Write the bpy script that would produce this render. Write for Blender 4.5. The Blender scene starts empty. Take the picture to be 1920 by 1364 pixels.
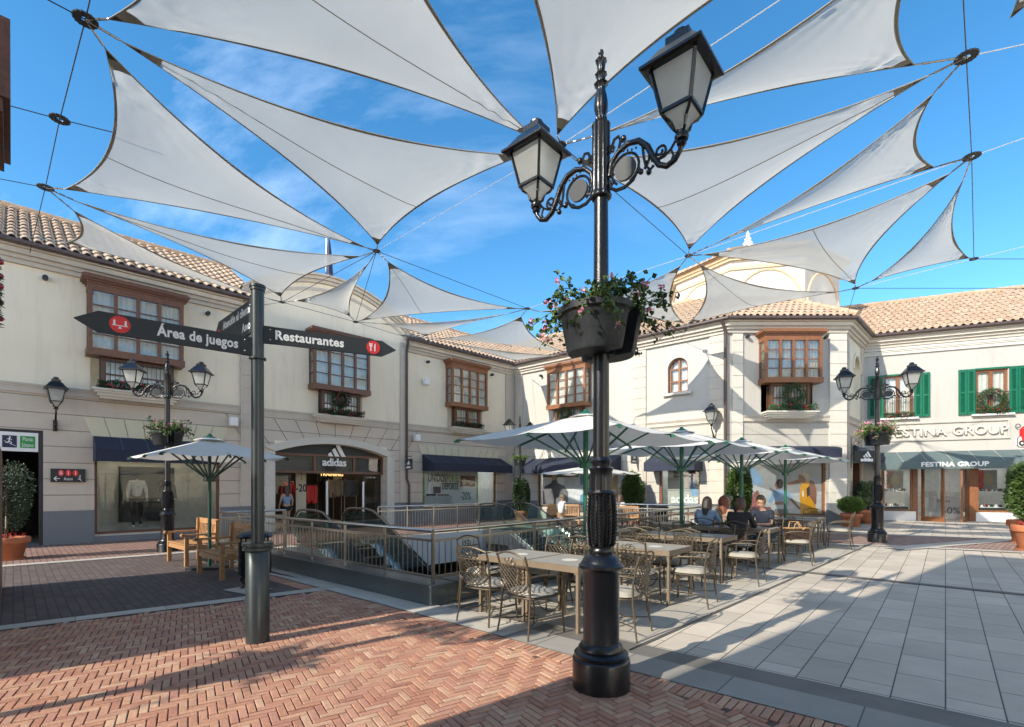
import bpy, math, random
from mathutils import Vector, Matrix
R = random.Random(11)
SC = bpy.context.scene
rad = math.radians
# ------------------------------------------------------------------ camera, sky, sun, exposure
cam_d = bpy.data.cameras.new('camera'); cam = bpy.data.objects.new('camera', cam_d)
SC.collection.objects.link(cam); SC.camera = cam
cam.location = (0, 0, 1.6); cam.rotation_euler = (rad(90), 0, 0)
cam_d.sensor_width = 36; cam_d.lens = 36*935/1920; cam_d.shift_y = 233/1920
cam_d.clip_start = .05; cam_d.clip_end = 3000
SUN_EL, SUN_AZ = rad(31.6), math.atan2(-.6225, -.783)      # towards the sun
world = bpy.data.worlds.new('World'); SC.world = world; world.use_nodes = True
wn = world.node_tree; wn.nodes.clear()
def wnode(t, **k):
    n = wn.nodes.new(t)
    for a, b in k.items(): setattr(n, a, b)
    return n
sky = wnode('ShaderNodeTexSky', sky_type='NISHITA', sun_disc=False, sun_elevation=SUN_EL,
            sun_rotation=math.atan2(-.783, -.6225) % (2*math.pi), air_density=.86, dust_density=.08, ozone_density=2.2)
geo = wnode('ShaderNodeTexCoord'); mp = wnode('ShaderNodeMapping')
mp.inputs['Rotation'].default_value = (0, 0, rad(25)); mp.inputs['Scale'].default_value = (.9, 5.5, 3.0)
nz = wnode('ShaderNodeTexNoise'); nz.inputs['Scale'].default_value = 1.5; nz.inputs['Detail'].default_value = 9; nz.inputs['Roughness'].default_value = .62
cr = wnode('ShaderNodeValToRGB'); cr.color_ramp.elements[0].position = .50; cr.color_ramp.elements[1].position = .86
sep = wnode('ShaderNodeSeparateXYZ'); msk = wnode('ShaderNodeMapRange')
msk.inputs[1].default_value = .35; msk.inputs[2].default_value = -.35; msk.inputs[3].default_value = .0; msk.inputs[4].default_value = .34
mul = wnode('ShaderNodeMath', operation='MULTIPLY'); mix = wnode('ShaderNodeMixRGB')
mix.inputs[2].default_value = (5.2, 5.9, 6.8, 1)
hsv = wnode('ShaderNodeHueSaturation'); hsv.inputs['Saturation'].default_value = 1.27; hsv.inputs['Hue'].default_value = .491; hsv.inputs['Value'].default_value = .70
bg = wnode('ShaderNodeBackground'); bg.inputs['Strength'].default_value = .15; wo = wnode('ShaderNodeOutputWorld')
L = wn.links.new
L(geo.outputs['Generated'], mp.inputs[0]); L(mp.outputs[0], nz.inputs['Vector']); L(nz.outputs[0], cr.inputs[0])
L(geo.outputs['Generated'], sep.inputs[0]); L(sep.outputs['X'], msk.inputs[0])
L(cr.outputs[0], mul.inputs[0]); L(msk.outputs[0], mul.inputs[1]); L(mul.outputs[0], mix.inputs[0])
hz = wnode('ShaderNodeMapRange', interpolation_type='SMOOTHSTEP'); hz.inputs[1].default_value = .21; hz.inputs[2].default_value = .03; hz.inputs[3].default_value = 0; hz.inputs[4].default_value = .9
hm = wnode('ShaderNodeMixRGB'); hm.inputs[2].default_value = (20, 17, 13.8, 1)              # warm fill glow added low in the sky, hidden behind the buildings
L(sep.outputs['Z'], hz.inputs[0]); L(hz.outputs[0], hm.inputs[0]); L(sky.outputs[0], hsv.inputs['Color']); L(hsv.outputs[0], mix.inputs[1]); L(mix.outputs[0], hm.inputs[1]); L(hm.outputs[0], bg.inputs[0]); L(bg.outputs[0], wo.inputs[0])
sun_d = bpy.data.lights.new('sun', 'SUN'); sun_d.energy = 2.35; sun_d.angle = rad(.53); sun_d.color = (1, .92, .79)
sun = bpy.data.objects.new('sun', sun_d); SC.collection.objects.link(sun)
sd = Vector((math.cos(SUN_AZ)*math.cos(SUN_EL), math.sin(SUN_AZ)*math.cos(SUN_EL), math.sin(SUN_EL)))
sun.rotation_euler = sd.to_track_quat('Z', 'Y').to_euler(); sun.location = sd*60
SC.view_settings.view_transform = 'Standard'; SC.view_settings.look = 'None'
SC.view_settings.exposure = 1.50; SC.view_settings.gamma = 1
SC.cycles.max_bounces = 7; SC.cycles.transparent_max_bounces = 24
SC.cycles.use_adaptive_sampling = True

# ------------------------------------------------------------------ materials
MATS = {}
def newmat(name):
    m = bpy.data.materials.new(name); m.use_nodes = True; MATS[name] = m
    return m, m.node_tree.nodes, m.node_tree.links.new, m.node_tree.nodes['Principled BSDF']
def mat(name, col, rough=.6, metal=0, var=.12, scale=6, bump=.0, bscale=60, spec=.5, coat=0, island=0, trans=0, grime=0):
    """plain surface with tonal mottling, optional per-piece tint and fine bump"""
    m, N, K, P = newmat(name)
    P.inputs['Roughness'].default_value = rough; P.inputs['Metallic'].default_value = metal
    P.inputs['Specular IOR Level'].default_value = spec; P.inputs['Coat Weight'].default_value = coat
    P.inputs['Coat Roughness'].default_value = .12
    tc = N.new('ShaderNodeTexCoord')
    n1 = N.new('ShaderNodeTexNoise'); n1.inputs['Scale'].default_value = scale; n1.inputs['Detail'].default_value = 6; n1.inputs['Roughness'].default_value = .6
    K(tc.outputs['Object'], n1.inputs['Vector'])
    mr = N.new('ShaderNodeMapRange'); mr.inputs[1].default_value = .3; mr.inputs[2].default_value = .7
    mr.inputs[3].default_value = 1-var; mr.inputs[4].default_value = 1+var
    K(n1.outputs[0], mr.inputs[0]); fac = mr.outputs[0]
    if island:
        g = N.new('ShaderNodeNewGeometry'); m2 = N.new('ShaderNodeMapRange'); m2.inputs[3].default_value = 1-island; m2.inputs[4].default_value = 1+island
        K(g.outputs['Random Per Island'], m2.inputs[0]); mm = N.new('ShaderNodeMath'); mm.operation = 'MULTIPLY'
        K(fac, mm.inputs[0]); K(m2.outputs[0], mm.inputs[1]); fac = mm.outputs[0]
    if grime:
        n3 = N.new('ShaderNodeTexNoise'); n3.inputs['Scale'].default_value = 1.0; n3.inputs['Detail'].default_value = 8; n3.inputs['Roughness'].default_value = .7
        mp3 = N.new('ShaderNodeMapping'); mp3.inputs['Scale'].default_value = (3.2, 3.2, .35); K(tc.outputs['Object'], mp3.inputs[0]); K(mp3.outputs[0], n3.inputs['Vector'])
        m3 = N.new('ShaderNodeMapRange'); m3.inputs[1].default_value = .52; m3.inputs[2].default_value = .75; m3.inputs[3].default_value = 1; m3.inputs[4].default_value = 1-grime
        K(n3.outputs[0], m3.inputs[0]); mm = N.new('ShaderNodeMath'); mm.operation = 'MULTIPLY'; K(fac, mm.inputs[0]); K(m3.outputs[0], mm.inputs[1]); fac = mm.outputs[0]
    vm = N.new('ShaderNodeVectorMath'); vm.operation = 'SCALE'; vm.inputs[0].default_value = col[:3]; K(fac, vm.inputs['Scale'])
    K(vm.outputs[0], P.inputs['Base Color'])
    if bump:
        n2 = N.new('ShaderNodeTexNoise'); n2.inputs['Scale'].default_value = bscale; n2.inputs['Detail'].default_value = 4
        K(tc.outputs['Object'], n2.inputs['Vector']); b = N.new('ShaderNodeBump'); b.inputs['Strength'].default_value = bump; b.inputs['Distance'].default_value = .01
        K(n2.outputs[0], b.inputs['Height']); K(b.outputs[0], P.inputs['Normal'])
    if trans:
        t = N.new('ShaderNodeBsdfTranslucent'); K(vm.outputs[0], t.inputs[0]); ms = N.new('ShaderNodeMixShader'); ms.inputs[0].default_value = trans
        K(P.outputs[0], ms.inputs[1]); K(t.outputs[0], ms.inputs[2]); K(ms.outputs[0], N['Material Output'].inputs[0])
    m['vm'] = vm.name
    return m
def emit(name, col, s):
    m, N, K, P = newmat(name); P.inputs['Base Color'].default_value = (*col, 1)
    P.inputs['Emission Color'].default_value = (*col, 1); P.inputs['Emission Strength'].default_value = s
    return m
def glassmat(name, tint=(.9, .95, .95), base=.08, rough=.02, mx=.9):
    m, N, K, P = newmat(name); N.remove(P)
    t = N.new('ShaderNodeBsdfTransparent'); t.inputs[0].default_value = (*tint, 1)
    g = N.new('ShaderNodeBsdfGlossy'); g.inputs['Roughness'].default_value = rough
    lw = N.new('ShaderNodeLayerWeight'); lw.inputs[0].default_value = .25
    mr = N.new('ShaderNodeMapRange'); mr.inputs[3].default_value = base; mr.inputs[4].default_value = mx; K(lw.outputs['Fresnel'], mr.inputs[0])
    ms = N.new('ShaderNodeMixShader'); K(mr.outputs[0], ms.inputs[0]); K(t.outputs[0], ms.inputs[1]); K(g.outputs[0], ms.inputs[2])
    K(ms.outputs[0], N['Material Output'].inputs[0]); return m
def coursed(name, col, h=.46, joint=.02, dark=.45, z0=0):
    """painted render cut by horizontal joints every h metres"""
    m = mat(name, col, .8, var=.05, scale=1.2, bump=.12, bscale=90, grime=.10); N = m.node_tree.nodes; K = m.node_tree.links.new
    tc = N.new('ShaderNodeTexCoord'); sp = N.new('ShaderNodeSeparateXYZ'); K(tc.outputs['Object'], sp.inputs[0])
    a = N.new('ShaderNodeMath'); a.operation = 'ADD'; a.inputs[1].default_value = 20*h-z0; K(sp.outputs['Z'], a.inputs[0])
    d = N.new('ShaderNodeMath'); d.operation = 'DIVIDE'; d.inputs[1].default_value = h; K(a.outputs[0], d.inputs[0])
    f = N.new('ShaderNodeMath'); f.operation = 'FRACT'; K(d.outputs[0], f.inputs[0])
    l = N.new('ShaderNodeMath'); l.operation = 'LESS_THAN'; l.inputs[1].default_value = joint/h; K(f.outputs[0], l.inputs[0])
    P = N['Principled BSDF']; vm = N[m['vm']]; mx = N.new('ShaderNodeMixRGB'); mx.inputs[2].default_value = (*[c*dark for c in col], 1)
    K(l.outputs[0], mx.inputs[0]); K(vm.outputs[0], mx.inputs[1]); K(mx.outputs[0], P.inputs['Base Color'])
    b = N.new('ShaderNodeBump'); b.inputs['Distance'].default_value = .02; b.invert = True; K(l.outputs[0], b.inputs['Height']); K(b.outputs[0], P.inputs['Normal'])
    return m
def bricktex(name, c1, c2, mortar, w, h, off=.5, rot=0, ms=.008, rough=.75, bump=.5, var=.2):
    m = mat(name, c1, rough, var=var, scale=1.3); N = m.node_tree.nodes; K = m.node_tree.links.new
    tc = N.new('ShaderNodeTexCoord'); mp = N.new('ShaderNodeMapping'); mp.inputs['Rotation'].default_value = (0, 0, rot)
    K(tc.outputs['Object'], mp.inputs[0])
    b = N.new('ShaderNodeTexBrick'); b.offset = off; b.inputs['Color1'].default_value = (*c1, 1); b.inputs['Color2'].default_value = (*c2, 1)
    b.inputs['Mortar'].default_value = (*mortar, 1); b.inputs['Scale'].default_value = 1; b.inputs['Mortar Size'].default_value = ms; b.inputs['Mortar Smooth'].default_value = .1
    b.inputs['Bias'].default_value = 0; b.inputs['Brick Width'].default_value = w; b.inputs['Row Height'].default_value = h; K(mp.outputs[0], b.inputs['Vector'])
    nn = N.new('ShaderNodeTexNoise'); nn.inputs['Scale'].default_value = .8; nn.inputs['Detail'].default_value = 9; nn.inputs['Roughness'].default_value = .72; K(tc.outputs['Object'], nn.inputs['Vector'])
    mr = N.new('ShaderNodeMapRange'); mr.inputs[1].default_value = .3; mr.inputs[2].default_value = .7; mr.inputs[3].default_value = 1-var*.6; mr.inputs[4].default_value = 1+var*.6; K(nn.outputs[0], mr.inputs[0])
    vm = N.new('ShaderNodeVectorMath'); vm.operation = 'SCALE'; K(b.outputs['Color'], vm.inputs[0]); K(mr.outputs[0], vm.inputs['Scale'])
    P = N['Principled BSDF']; K(vm.outputs[0], P.inputs['Base Color'])
    n4 = N.new('ShaderNodeTexNoise'); n4.inputs['Scale'].default_value = 70; K(tc.outputs['Object'], n4.inputs['Vector'])
    mx = N.new('ShaderNodeMath'); mx.operation = 'MULTIPLY_ADD'; mx.inputs[1].default_value = .25; K(n4.outputs[0], mx.inputs[0]); 
    iv = N.new('ShaderNodeMath'); iv.operation = 'SUBTRACT'; iv.inputs[0].default_value = 1; K(b.outputs['Fac'], iv.inputs[1]); K(iv.outputs[0], mx.inputs[2])
    bp = N.new('ShaderNodeBump'); bp.inputs['Strength'].default_value = bump; bp.inputs['Distance'].default_value = .006; K(mx.outputs[0], bp.inputs['Height']); K(bp.outputs[0], P.inputs['Normal'])
    return m
def ramped(name, stops, rough=.75, bump=.4, bscale=80, var=.1):
    """each separate piece of the mesh takes its own colour from the stops"""
    m = mat(name, (1, 1, 1), rough, var=var, scale=9, bump=bump, bscale=bscale); N = m.node_tree.nodes; K = m.node_tree.links.new
    g = N.new('ShaderNodeNewGeometry'); c = N.new('ShaderNodeValToRGB'); e = c.color_ramp.elements; c.color_ramp.interpolation = 'LINEAR'
    while len(e) < len(stops): e.new(.5)
    for i, s in enumerate(stops): e[i].position = i/(len(stops)-1); e[i].color = (*s, 1)
    K(g.outputs['Random Per Island'], c.inputs[0]); vm = N[m['vm']]; mu = N.new('ShaderNodeVectorMath'); mu.operation = 'MULTIPLY'
    K(vm.outputs[0], mu.inputs[0]); K(c.outputs[0], mu.inputs[1]); K(mu.outputs[0], N['Principled BSDF'].inputs['Base Color'])
    return m
WT, WA = rad(-41.2), rad(45)                      # terrace axis and arcade axis
mat('iron', (.006, .0065, .009), .25, .0, var=.2, bump=.22, bscale=130, spec=.42, coat=.25)
mat('iron_dull', (.018, .019, .022), .45, var=.2, bump=.15)
mat('sign_grey', (.030, .035, .037), .5, var=.1, spec=.35)
mat('post_grey', (.055, .066, .070), .32, .5, var=.08, bump=.03, spec=.5)
mat('steel', (.55, .53, .50), .22, 1, var=.08, scale=3)
mat('steel_tube', (.42, .40, .36), .33, 1, var=.1, scale=3)
mat('white_paint', (.78, .78, .77), .5, var=.04)
mat('letter_white', (.82, .82, .80), .5, var=.02)
mat('letter_red', (.72, .02, .02), .45, var=.03)
mat('letter_green', (.03, .30, .06), .5, var=.03)
mat('letter_navy', (.012, .018, .06), .5, var=.03)
mat('frost_glass', (.86, .87, .84), .35, var=.05, scale=3, trans=.8, spec=.3)
glassmat('window_glass', (.95, .97, .97), .06, mx=.8); glassmat('shop_glass', (.9, .93, .93), .03, mx=.55); glassmat('poster_glass', (.96, .97, .97), .01, mx=.3); glassmat('rail_glass', (.78, .90, .88), .07); glassmat('clear_glass', (.95, .97, .97), .12)
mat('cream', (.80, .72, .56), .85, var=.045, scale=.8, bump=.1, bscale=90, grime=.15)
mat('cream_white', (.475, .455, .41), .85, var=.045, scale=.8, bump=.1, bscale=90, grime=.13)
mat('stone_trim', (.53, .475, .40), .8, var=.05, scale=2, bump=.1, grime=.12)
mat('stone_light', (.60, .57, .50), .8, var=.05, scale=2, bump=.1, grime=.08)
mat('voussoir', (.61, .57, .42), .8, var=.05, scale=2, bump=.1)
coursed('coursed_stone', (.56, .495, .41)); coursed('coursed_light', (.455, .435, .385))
mat('plinth_granite', (.16, .175, .19), .6, var=.22, scale=90, bump=.1)
mat('kerb_granite', (.085, .105, .11), .22, var=.3, scale=60, bump=.05, spec=.6)
mat('gutter_brown', (.075, .052, .048), .4, var=.12)
mat('wood_dark', (.14, .058, .032), .42, var=.3, scale=14, bump=.1); mat('wood_red', (.235, .095, .038), .42, var=.3, scale=14, bump=.1)
mat('teak', (.38, .20, .085), .5, var=.3, scale=22, bump=.2, island=.14); mat('pale_wood', (.50, .30, .13), .5, var=.25, scale=18, island=.15)
mat('curtain', (.84, .82, .76), .9, var=.08, trans=.2); mat('room_dark', (.035, .03, .028), .8); mat('room_warm', (.36, .29, .21), .8, var=.2); mat('room_pale', (.50, .52, .52), .8)
mat('navy_canvas', (.020, .026, .050), .8, var=.08, bump=.15, bscale=250); mat('grey_canvas', (.105, .145, .145), .8, var=.08, bump=.15, bscale=250)
mat('canopy_white', (.76, .74, .69), .85, var=.03, bump=.08, bscale=260, trans=.25); mat('green_paint', (.008, .115, .065), .4, var=.1, coat=.2); mat('dark_green_paint', (.006, .05, .035), .4, var=.1)
mat('shutter_green', (.003, .125, .065), .45, var=.1)
mat('sail_cloth', (.69, .655, .57), .8, var=.05, scale=.7, bump=.7, bscale=2.6, trans=.48)
m_ = MATS['sail_cloth'].node_tree; o_ = m_.nodes['Material Output'].inputs[0]; s_ = o_.links[0].from_socket; tr_ = m_.nodes.new('ShaderNodeBsdfTransparent'); mx_ = m_.nodes.new('ShaderNodeMixShader'); mx_.inputs[0].default_value = .10
m_.links.new(s_, mx_.inputs[1]); m_.links.new(tr_.outputs[0], mx_.inputs[2]); m_.links.new(mx_.outputs[0], o_); mat('sail_hem', (.26, .235, .19), .8, var=.08); mat('sail_patch', (.02, .02, .022), .7)
mat('wire_dark', (.03, .03, .035), .5); mat('wire_light', (.6, .6, .6), .4, .4)
mat('chair_metal', (.105, .082, .055), .42, .45, var=.15, scale=10); mat('cushion', (.36, .335, .28), .9, var=.14, scale=5, bump=.3, bscale=220)
mat('table_frame', (.215, .165, .115), .5, .25, var=.08); mat('table_stone', (.30, .285, .25), .5, var=.35, scale=90, bump=.1)
mat('pot_black', (.020, .023, .027), .5, var=.5, scale=7, bump=.15, bscale=30, spec=.45); mat('terracotta', (.42, .145, .065), .75, var=.18, scale=5, bump=.15)
ramped('leaf', [(.018, .04, .008), (.05, .10, .015), (.09, .15, .03), (.03, .06, .012)], .55, 0)
ramped('leaf_bright', [(.05, .11, .015), (.10, .19, .03), (.17, .24, .05), (.06, .12, .02)], .5, 0)
ramped('leaf_dark', [(.008, .022, .008), (.02, .045, .015), (.035, .065, .02), (.012, .03, .01)], .5, 0)
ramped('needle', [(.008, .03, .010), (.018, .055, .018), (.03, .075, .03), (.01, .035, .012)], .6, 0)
ramped('needle_sun', [(.03, .09, .035), (.05, .13, .05), (.08, .17, .07), (.03, .08, .03)], .6, 0)  # same needles with sunlight put into the colour
ramped('petal_pink', [(.70, .22, .30), (.80, .38, .45), (.62, .10, .20), (.78, .55, .58)], .6, 0)
ramped('petal_red', [(.5, .015, .02), (.6, .03, .04)], .6, 0)
mat('bauble', (.38, .012, .012), .18, var=.05, coat=.6); mat('soil', (.03, .02, .013), .9)
ramped('brick_red', [(.42, .19, .12), (.52, .295, .185), (.46, .225, .145), (.38, .17, .115), (.56, .36, .235), (.43, .21, .15), (.49, .255, .17)], .8, .5, 60, .14)
mat('joint_sand', (.10, .066, .05), .95, var=.3, scale=40)
ramped('roof_tile', [(.42, .285, .19), (.48, .345, .235), (.44, .31, .205), (.51, .39, .275), (.39, .26, .17), (.47, .35, .25)], .8, .3, 40, .14)
bricktex('paver_dark', (.095, .07, .064), (.135, .103, .092), (.052, .042, .038), .21, .105, .5, WA, .007)
bricktex('paver_red', (.25, .135, .105), (.33, .20, .155), (.09, .07, .06), .21, .105, .5, WA, .008)
bricktex('paver_pink', (.27, .165, .135), (.36, .25, .21), (.13, .10, .09), .21, .105, .5, WT, .008)
bricktex('slab_grey', (.47, .41, .335), (.59, .515, .425), (.07, .063, .055), .62, .315, .37, rad(-49), .005, .7, .3, .26)
bricktex('slab_pale', (.45, .415, .36), (.54, .50, .435), (.20, .20, .19), .9, .6, .5, WT, .004, .75, .3, .14)
bricktex('slab_terrace', (.38, .345, .29), (.47, .43, .365), (.09, .09, .085), 1.2, .6, .5, rad(-49), .004, .75, .3, .2)
bricktex('strip_stone', (.27, .25, .22), (.34, .315, .28), (.08, .08, .08), .9, 5, .5, -WT, .005, .7, .3, .16)
mat('slab_dark', (.16, .148, .13), .6, var=.15, scale=3, bump=.1); mat('drain_line', (.03, .03, .03), .6)
mat('well_white', (.60, .61, .62), .6, var=.03, scale=1); mat('floor_dark', (.02, .026, .045), .35, var=.2); mat('skin', (.50, .28, .19), .55, var=.06); mat('skin_tan', (.42, .22, .14), .55, var=.06)
mat('rubber', (.012, .012, .014), .45)

# ------------------------------------------------------------------ mesh helpers
class MB:
    def __init__(s): s.v = []; s.f = []
    def pt(s, *ps):
        i = len(s.v); s.v += [tuple(p) for p in ps]; return list(range(i, i+len(ps)))
    def face(s, *ps): s.f.append(s.pt(*ps)); return s
    def box(s, x0, x1, y0, y1, z0, z1):
        b = s.pt((x0, y0, z0), (x1, y0, z0), (x1, y1, z0), (x0, y1, z0), (x0, y0, z1), (x1, y0, z1), (x1, y1, z1), (x0, y1, z1))
        for q in ((3, 2, 1, 0), (4, 5, 6, 7), (0, 1, 5, 4), (1, 2, 6, 5), (2, 3, 7, 6), (3, 0, 4, 7)): s.f.append([b[i] for i in q])
        return s
    def bar(s, a, b, w, h, up=(0, 0, 1)):
        a = Vector(a); b = Vector(b); d = (b-a).normalized(); u = Vector(up)
        if abs(d.dot(u)) > .95: u = Vector((0, 1, 0))
        x = d.cross(u).normalized()*w/2; y = x.cross(d).normalized()*h/2
        i = s.pt(*[p+q for p in (a, b) for q in (-x-y, x-y, x+y, -x+y)])
        for q in ((0, 1, 2, 3), (7, 6, 5, 4), (0, 4, 5, 1), (1, 5, 6, 2), (2, 6, 7, 3), (3, 7, 4, 0)): s.f.append([i[k] for k in q])
        return s
    def tube(s, pts, r, n=8, closed=False):
        pts = [Vector(p) for p in pts]; m = len(pts); rr = r if isinstance(r, (list, tuple)) else [r]*m
        prev = None; rings = []
        for k, p in enumerate(pts):
            if closed: t = pts[(k+1) % m]-pts[k-1]
            else: t = pts[min(k+1, m-1)]-pts[max(k-1, 0)]
            t.normalize()
            if prev is None:
                a = Vector((0, 0, 1)) if abs(t.z) < .9 else Vector((1, 0, 0)); x = t.cross(a).normalized()
            else: x = (prev-t*prev.dot(t)).normalized()
            prev = x; y = t.cross(x)
            rings.append(s.pt(*[p+(x*math.cos(2*math.pi*j/n)+y*math.sin(2*math.pi*j/n))*rr[k] for j in range(n)]))
        for k in range(m if closed else m-1):
            a, b = rings[k], rings[(k+1) % m]
            for j in range(n): s.f.append([a[j], a[(j+1) % n], b[(j+1) % n], b[j]])
        if not closed: s.f.append(rings[0][::-1]); s.f.append(rings[-1][:])
        return s
    def lathe(s, prof, n=24, c=(0, 0), flute=0, fn=0, a0=0, a1=2*math.pi):
        full = abs(a1-a0-2*math.pi) < 1e-6; rings = []
        for r, z in prof:
            ring = []
            for j in range(n if full else n+1):
                a = a0+(a1-a0)*j/n; q = r*(1+(flute*math.cos(fn*a) if fn else 0)); ring.append((c[0]+q*math.cos(a), c[1]+q*math.sin(a), z))
            rings.append(s.pt(*ring))
        m = len(rings[0])
        for a, b in zip(rings, rings[1:]):
            for j in range(m if full else m-1): s.f.append([a[j], a[(j+1) % m], b[(j+1) % m], b[j]])
        if full: s.f.append(rings[0][::-1]); s.f.append(rings[-1][:])
        return s
    def prism(s, poly, y0, y1):
        a = s.pt(*[(x, y0, z) for x, z in poly]); b = s.pt(*[(x, y1, z) for x, z in poly]); n = len(poly)
        s.f.append(a[:]); s.f.append(b[::-1])
        for i in range(n): s.f.append([a[i], b[i], b[(i+1) % n], a[(i+1) % n]])
        return s
    def slab(s, poly, z0, z1):
        a = s.pt(*[(x, y, z0) for x, y in poly]); b = s.pt(*[(x, y, z1) for x, y in poly]); n = len(poly)
        s.f.append(a[::-1]); s.f.append(b[:])
        for i in range(n): s.f.append([a[i], a[(i+1) % n], b[(i+1) % n], b[i]])
        return s
    def ball(s, c, r, n=8, sz=1, sx=1, sy=1):
        pr = [(math.sin(math.pi*k/n), -math.cos(math.pi*k/n)) for k in range(n+1)]; m = n+2
        rings = [s.pt(*[(c[0]+r*sx*q*math.cos(2*math.pi*j/m), c[1]+r*sy*q*math.sin(2*math.pi*j/m), c[2]+r*sz*w) for j in range(m)]) for q, w in pr[1:-1]]
        for a, b in zip(rings, rings[1:]):
            for j in range(m): s.f.append([a[j], a[(j+1) % m], b[(j+1) % m], b[j]])
        s.f.append(rings[0][::-1]); s.f.append(rings[-1][:]); return s
    def leaf(s, p, d, size, w=.5, up=None):
        d = Vector(d).normalized()*size; u = Vector(up) if up else Vector((R.uniform(-1, 1), R.uniform(-1, 1), R.uniform(-.4, 1)))
        x = d.cross(u)
        if x.length < 1e-4: x = Vector((size, 0, 0))
        x = x.normalized()*size*w/2; p = Vector(p); nn = x.cross(d).normalized()*size*.12
        i = s.pt(p, p+d*.5+x+nn, p+d, p+d*.5-x+nn); s.f.append(i); return s
    def merge(s, o, mtx=None):
        i = len(s.v); s.v += [tuple(mtx @ Vector(p)) if mtx else p for p in o.v]; s.f += [[k+i for k in q] for q in o.f]; return s
    def build(s, name, m, parent=None, smooth=False, loc=None, rot=None):
        me = bpy.data.meshes.new(name); me.from_pydata(s.v, [], s.f); me.update()
        me.materials.append(MATS[m] if isinstance(m, str) else m)
        if smooth:
            me.polygons.foreach_set('use_smooth', [True]*len(me.polygons))
        o = bpy.data.objects.new(name, me); SC.collection.objects.link(o)
        if smooth:
            try: me.set_sharp_from_angle(angle=rad(48))
            except Exception: pass
        if parent: o.parent = parent
        if loc: o.location = loc
        if rot: o.rotation_euler = rot
        return o
def tag(o, label=None, cat=None, group=None, kind=None):
    if label: o['label'] = label
    if cat: o['category'] = cat
    if group: o['group'] = group
    if kind: o['kind'] = kind
    return o
def thing(name, label, cat, loc=(0, 0, 0), rz=0, group=None):
    o = bpy.data.objects.new(name, None); SC.collection.objects.link(o); o.location = loc; o.rotation_euler = (0, 0, rz); o.empty_display_size = .2
    return tag(o, label, cat, group)
KIDS = {}
def copy_tree(o, parent=None):
    c = o.copy(); SC.collection.objects.link(c)
    if parent: c.parent = parent
    for ch in [k for k in SC.collection.objects if k.parent == o and k is not c]: copy_tree(ch, c)
    return c
def dup(root, loc, rz, label, group=None, scale=None):
    c = copy_tree(root); c.location = loc; c.rotation_euler = (0, 0, rz); c['label'] = label
    if group: c['group'] = group
    if scale: c.scale = scale
    return c
def textmesh(txt, size, ext=.004, bold=0, sp=1.0, align='CENTER'):
    cu = bpy.data.curves.new('lettering', 'FONT'); cu.body = txt; cu.size = size; cu.extrude = ext; cu.offset = bold; cu.align_x = align; cu.space_character = sp; cu.resolution_u = 3
    o = bpy.data.objects.new('lettering', cu); SC.collection.objects.link(o); bpy.context.view_layer.update()
    dg = bpy.context.evaluated_depsgraph_get(); me = bpy.data.meshes.new_from_object(o.evaluated_get(dg)); bpy.data.objects.remove(o)
    return me
def text(txt, size, m, parent, loc, rot=(math.pi/2, 0, 0), ext=.004, bold=0, sp=1.0, align='CENTER', name='lettering', sx=1, sy=1):
    me = textmesh(txt, size, ext, bold, sp, align); me.materials.clear(); me.materials.append(MATS[m]); o = bpy.data.objects.new(name, me); SC.collection.objects.link(o)
    o.parent = parent; o.location = loc; o.rotation_euler = rot; o.scale = (sx, sy, 1); return o
def arc(cx, cz, r, a0, a1, n=10): return [(cx+r*math.cos(rad(a0+(a1-a0)*k/n)), cz+r*math.sin(rad(a0+(a1-a0)*k/n))) for k in range(n+1)]
def spiral(cx, cz, r0, r1, a0, turns, n=18): return [(cx+(r0+(r1-r0)*k/n)*math.cos(rad(a0+360*turns*k/n)), cz+(r0+(r1-r0)*k/n)*math.sin(rad(a0+360*turns*k/n))) for k in range(n+1)]
H, FL, CZ = 915.0, 935.0, 1.6
def P3(px, v, z):
    Y = FL*(z-CZ)/(H-v); return Vector(((px-960)/FL*Y, Y, z))
def GZ(x): return .012*max(0.0, x-1.0)
def G(px, v):
    z = 0
    for _ in range(8): p = P3(px, v, z); z = GZ(p.x)
    return p
def gp(x, y): return Vector((x, y, GZ(x)))
class Facade:
    def __init__(s, o, ang): s.o = Vector(o); s.a = rad(ang); s.d = Vector((math.cos(s.a), math.sin(s.a))); s.n = Vector((math.sin(s.a), -math.cos(s.a)))
    def hit(s, px, v=915, d=0):
        q = s.o+s.n*d; r = (px-960)/FL; t = (r*q.y-q.x)/(s.d.x-r*s.d.y); Y = q.y+t*s.d.y; return t, CZ+(H-v)*Y/FL
    def s(s, px, d=0): return s.hit(px, 915, d)[0]
    def world(s, t, z=0, d=0): p = s.o+s.d*t+s.n*d; return Vector((p.x, p.y, z))
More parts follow.
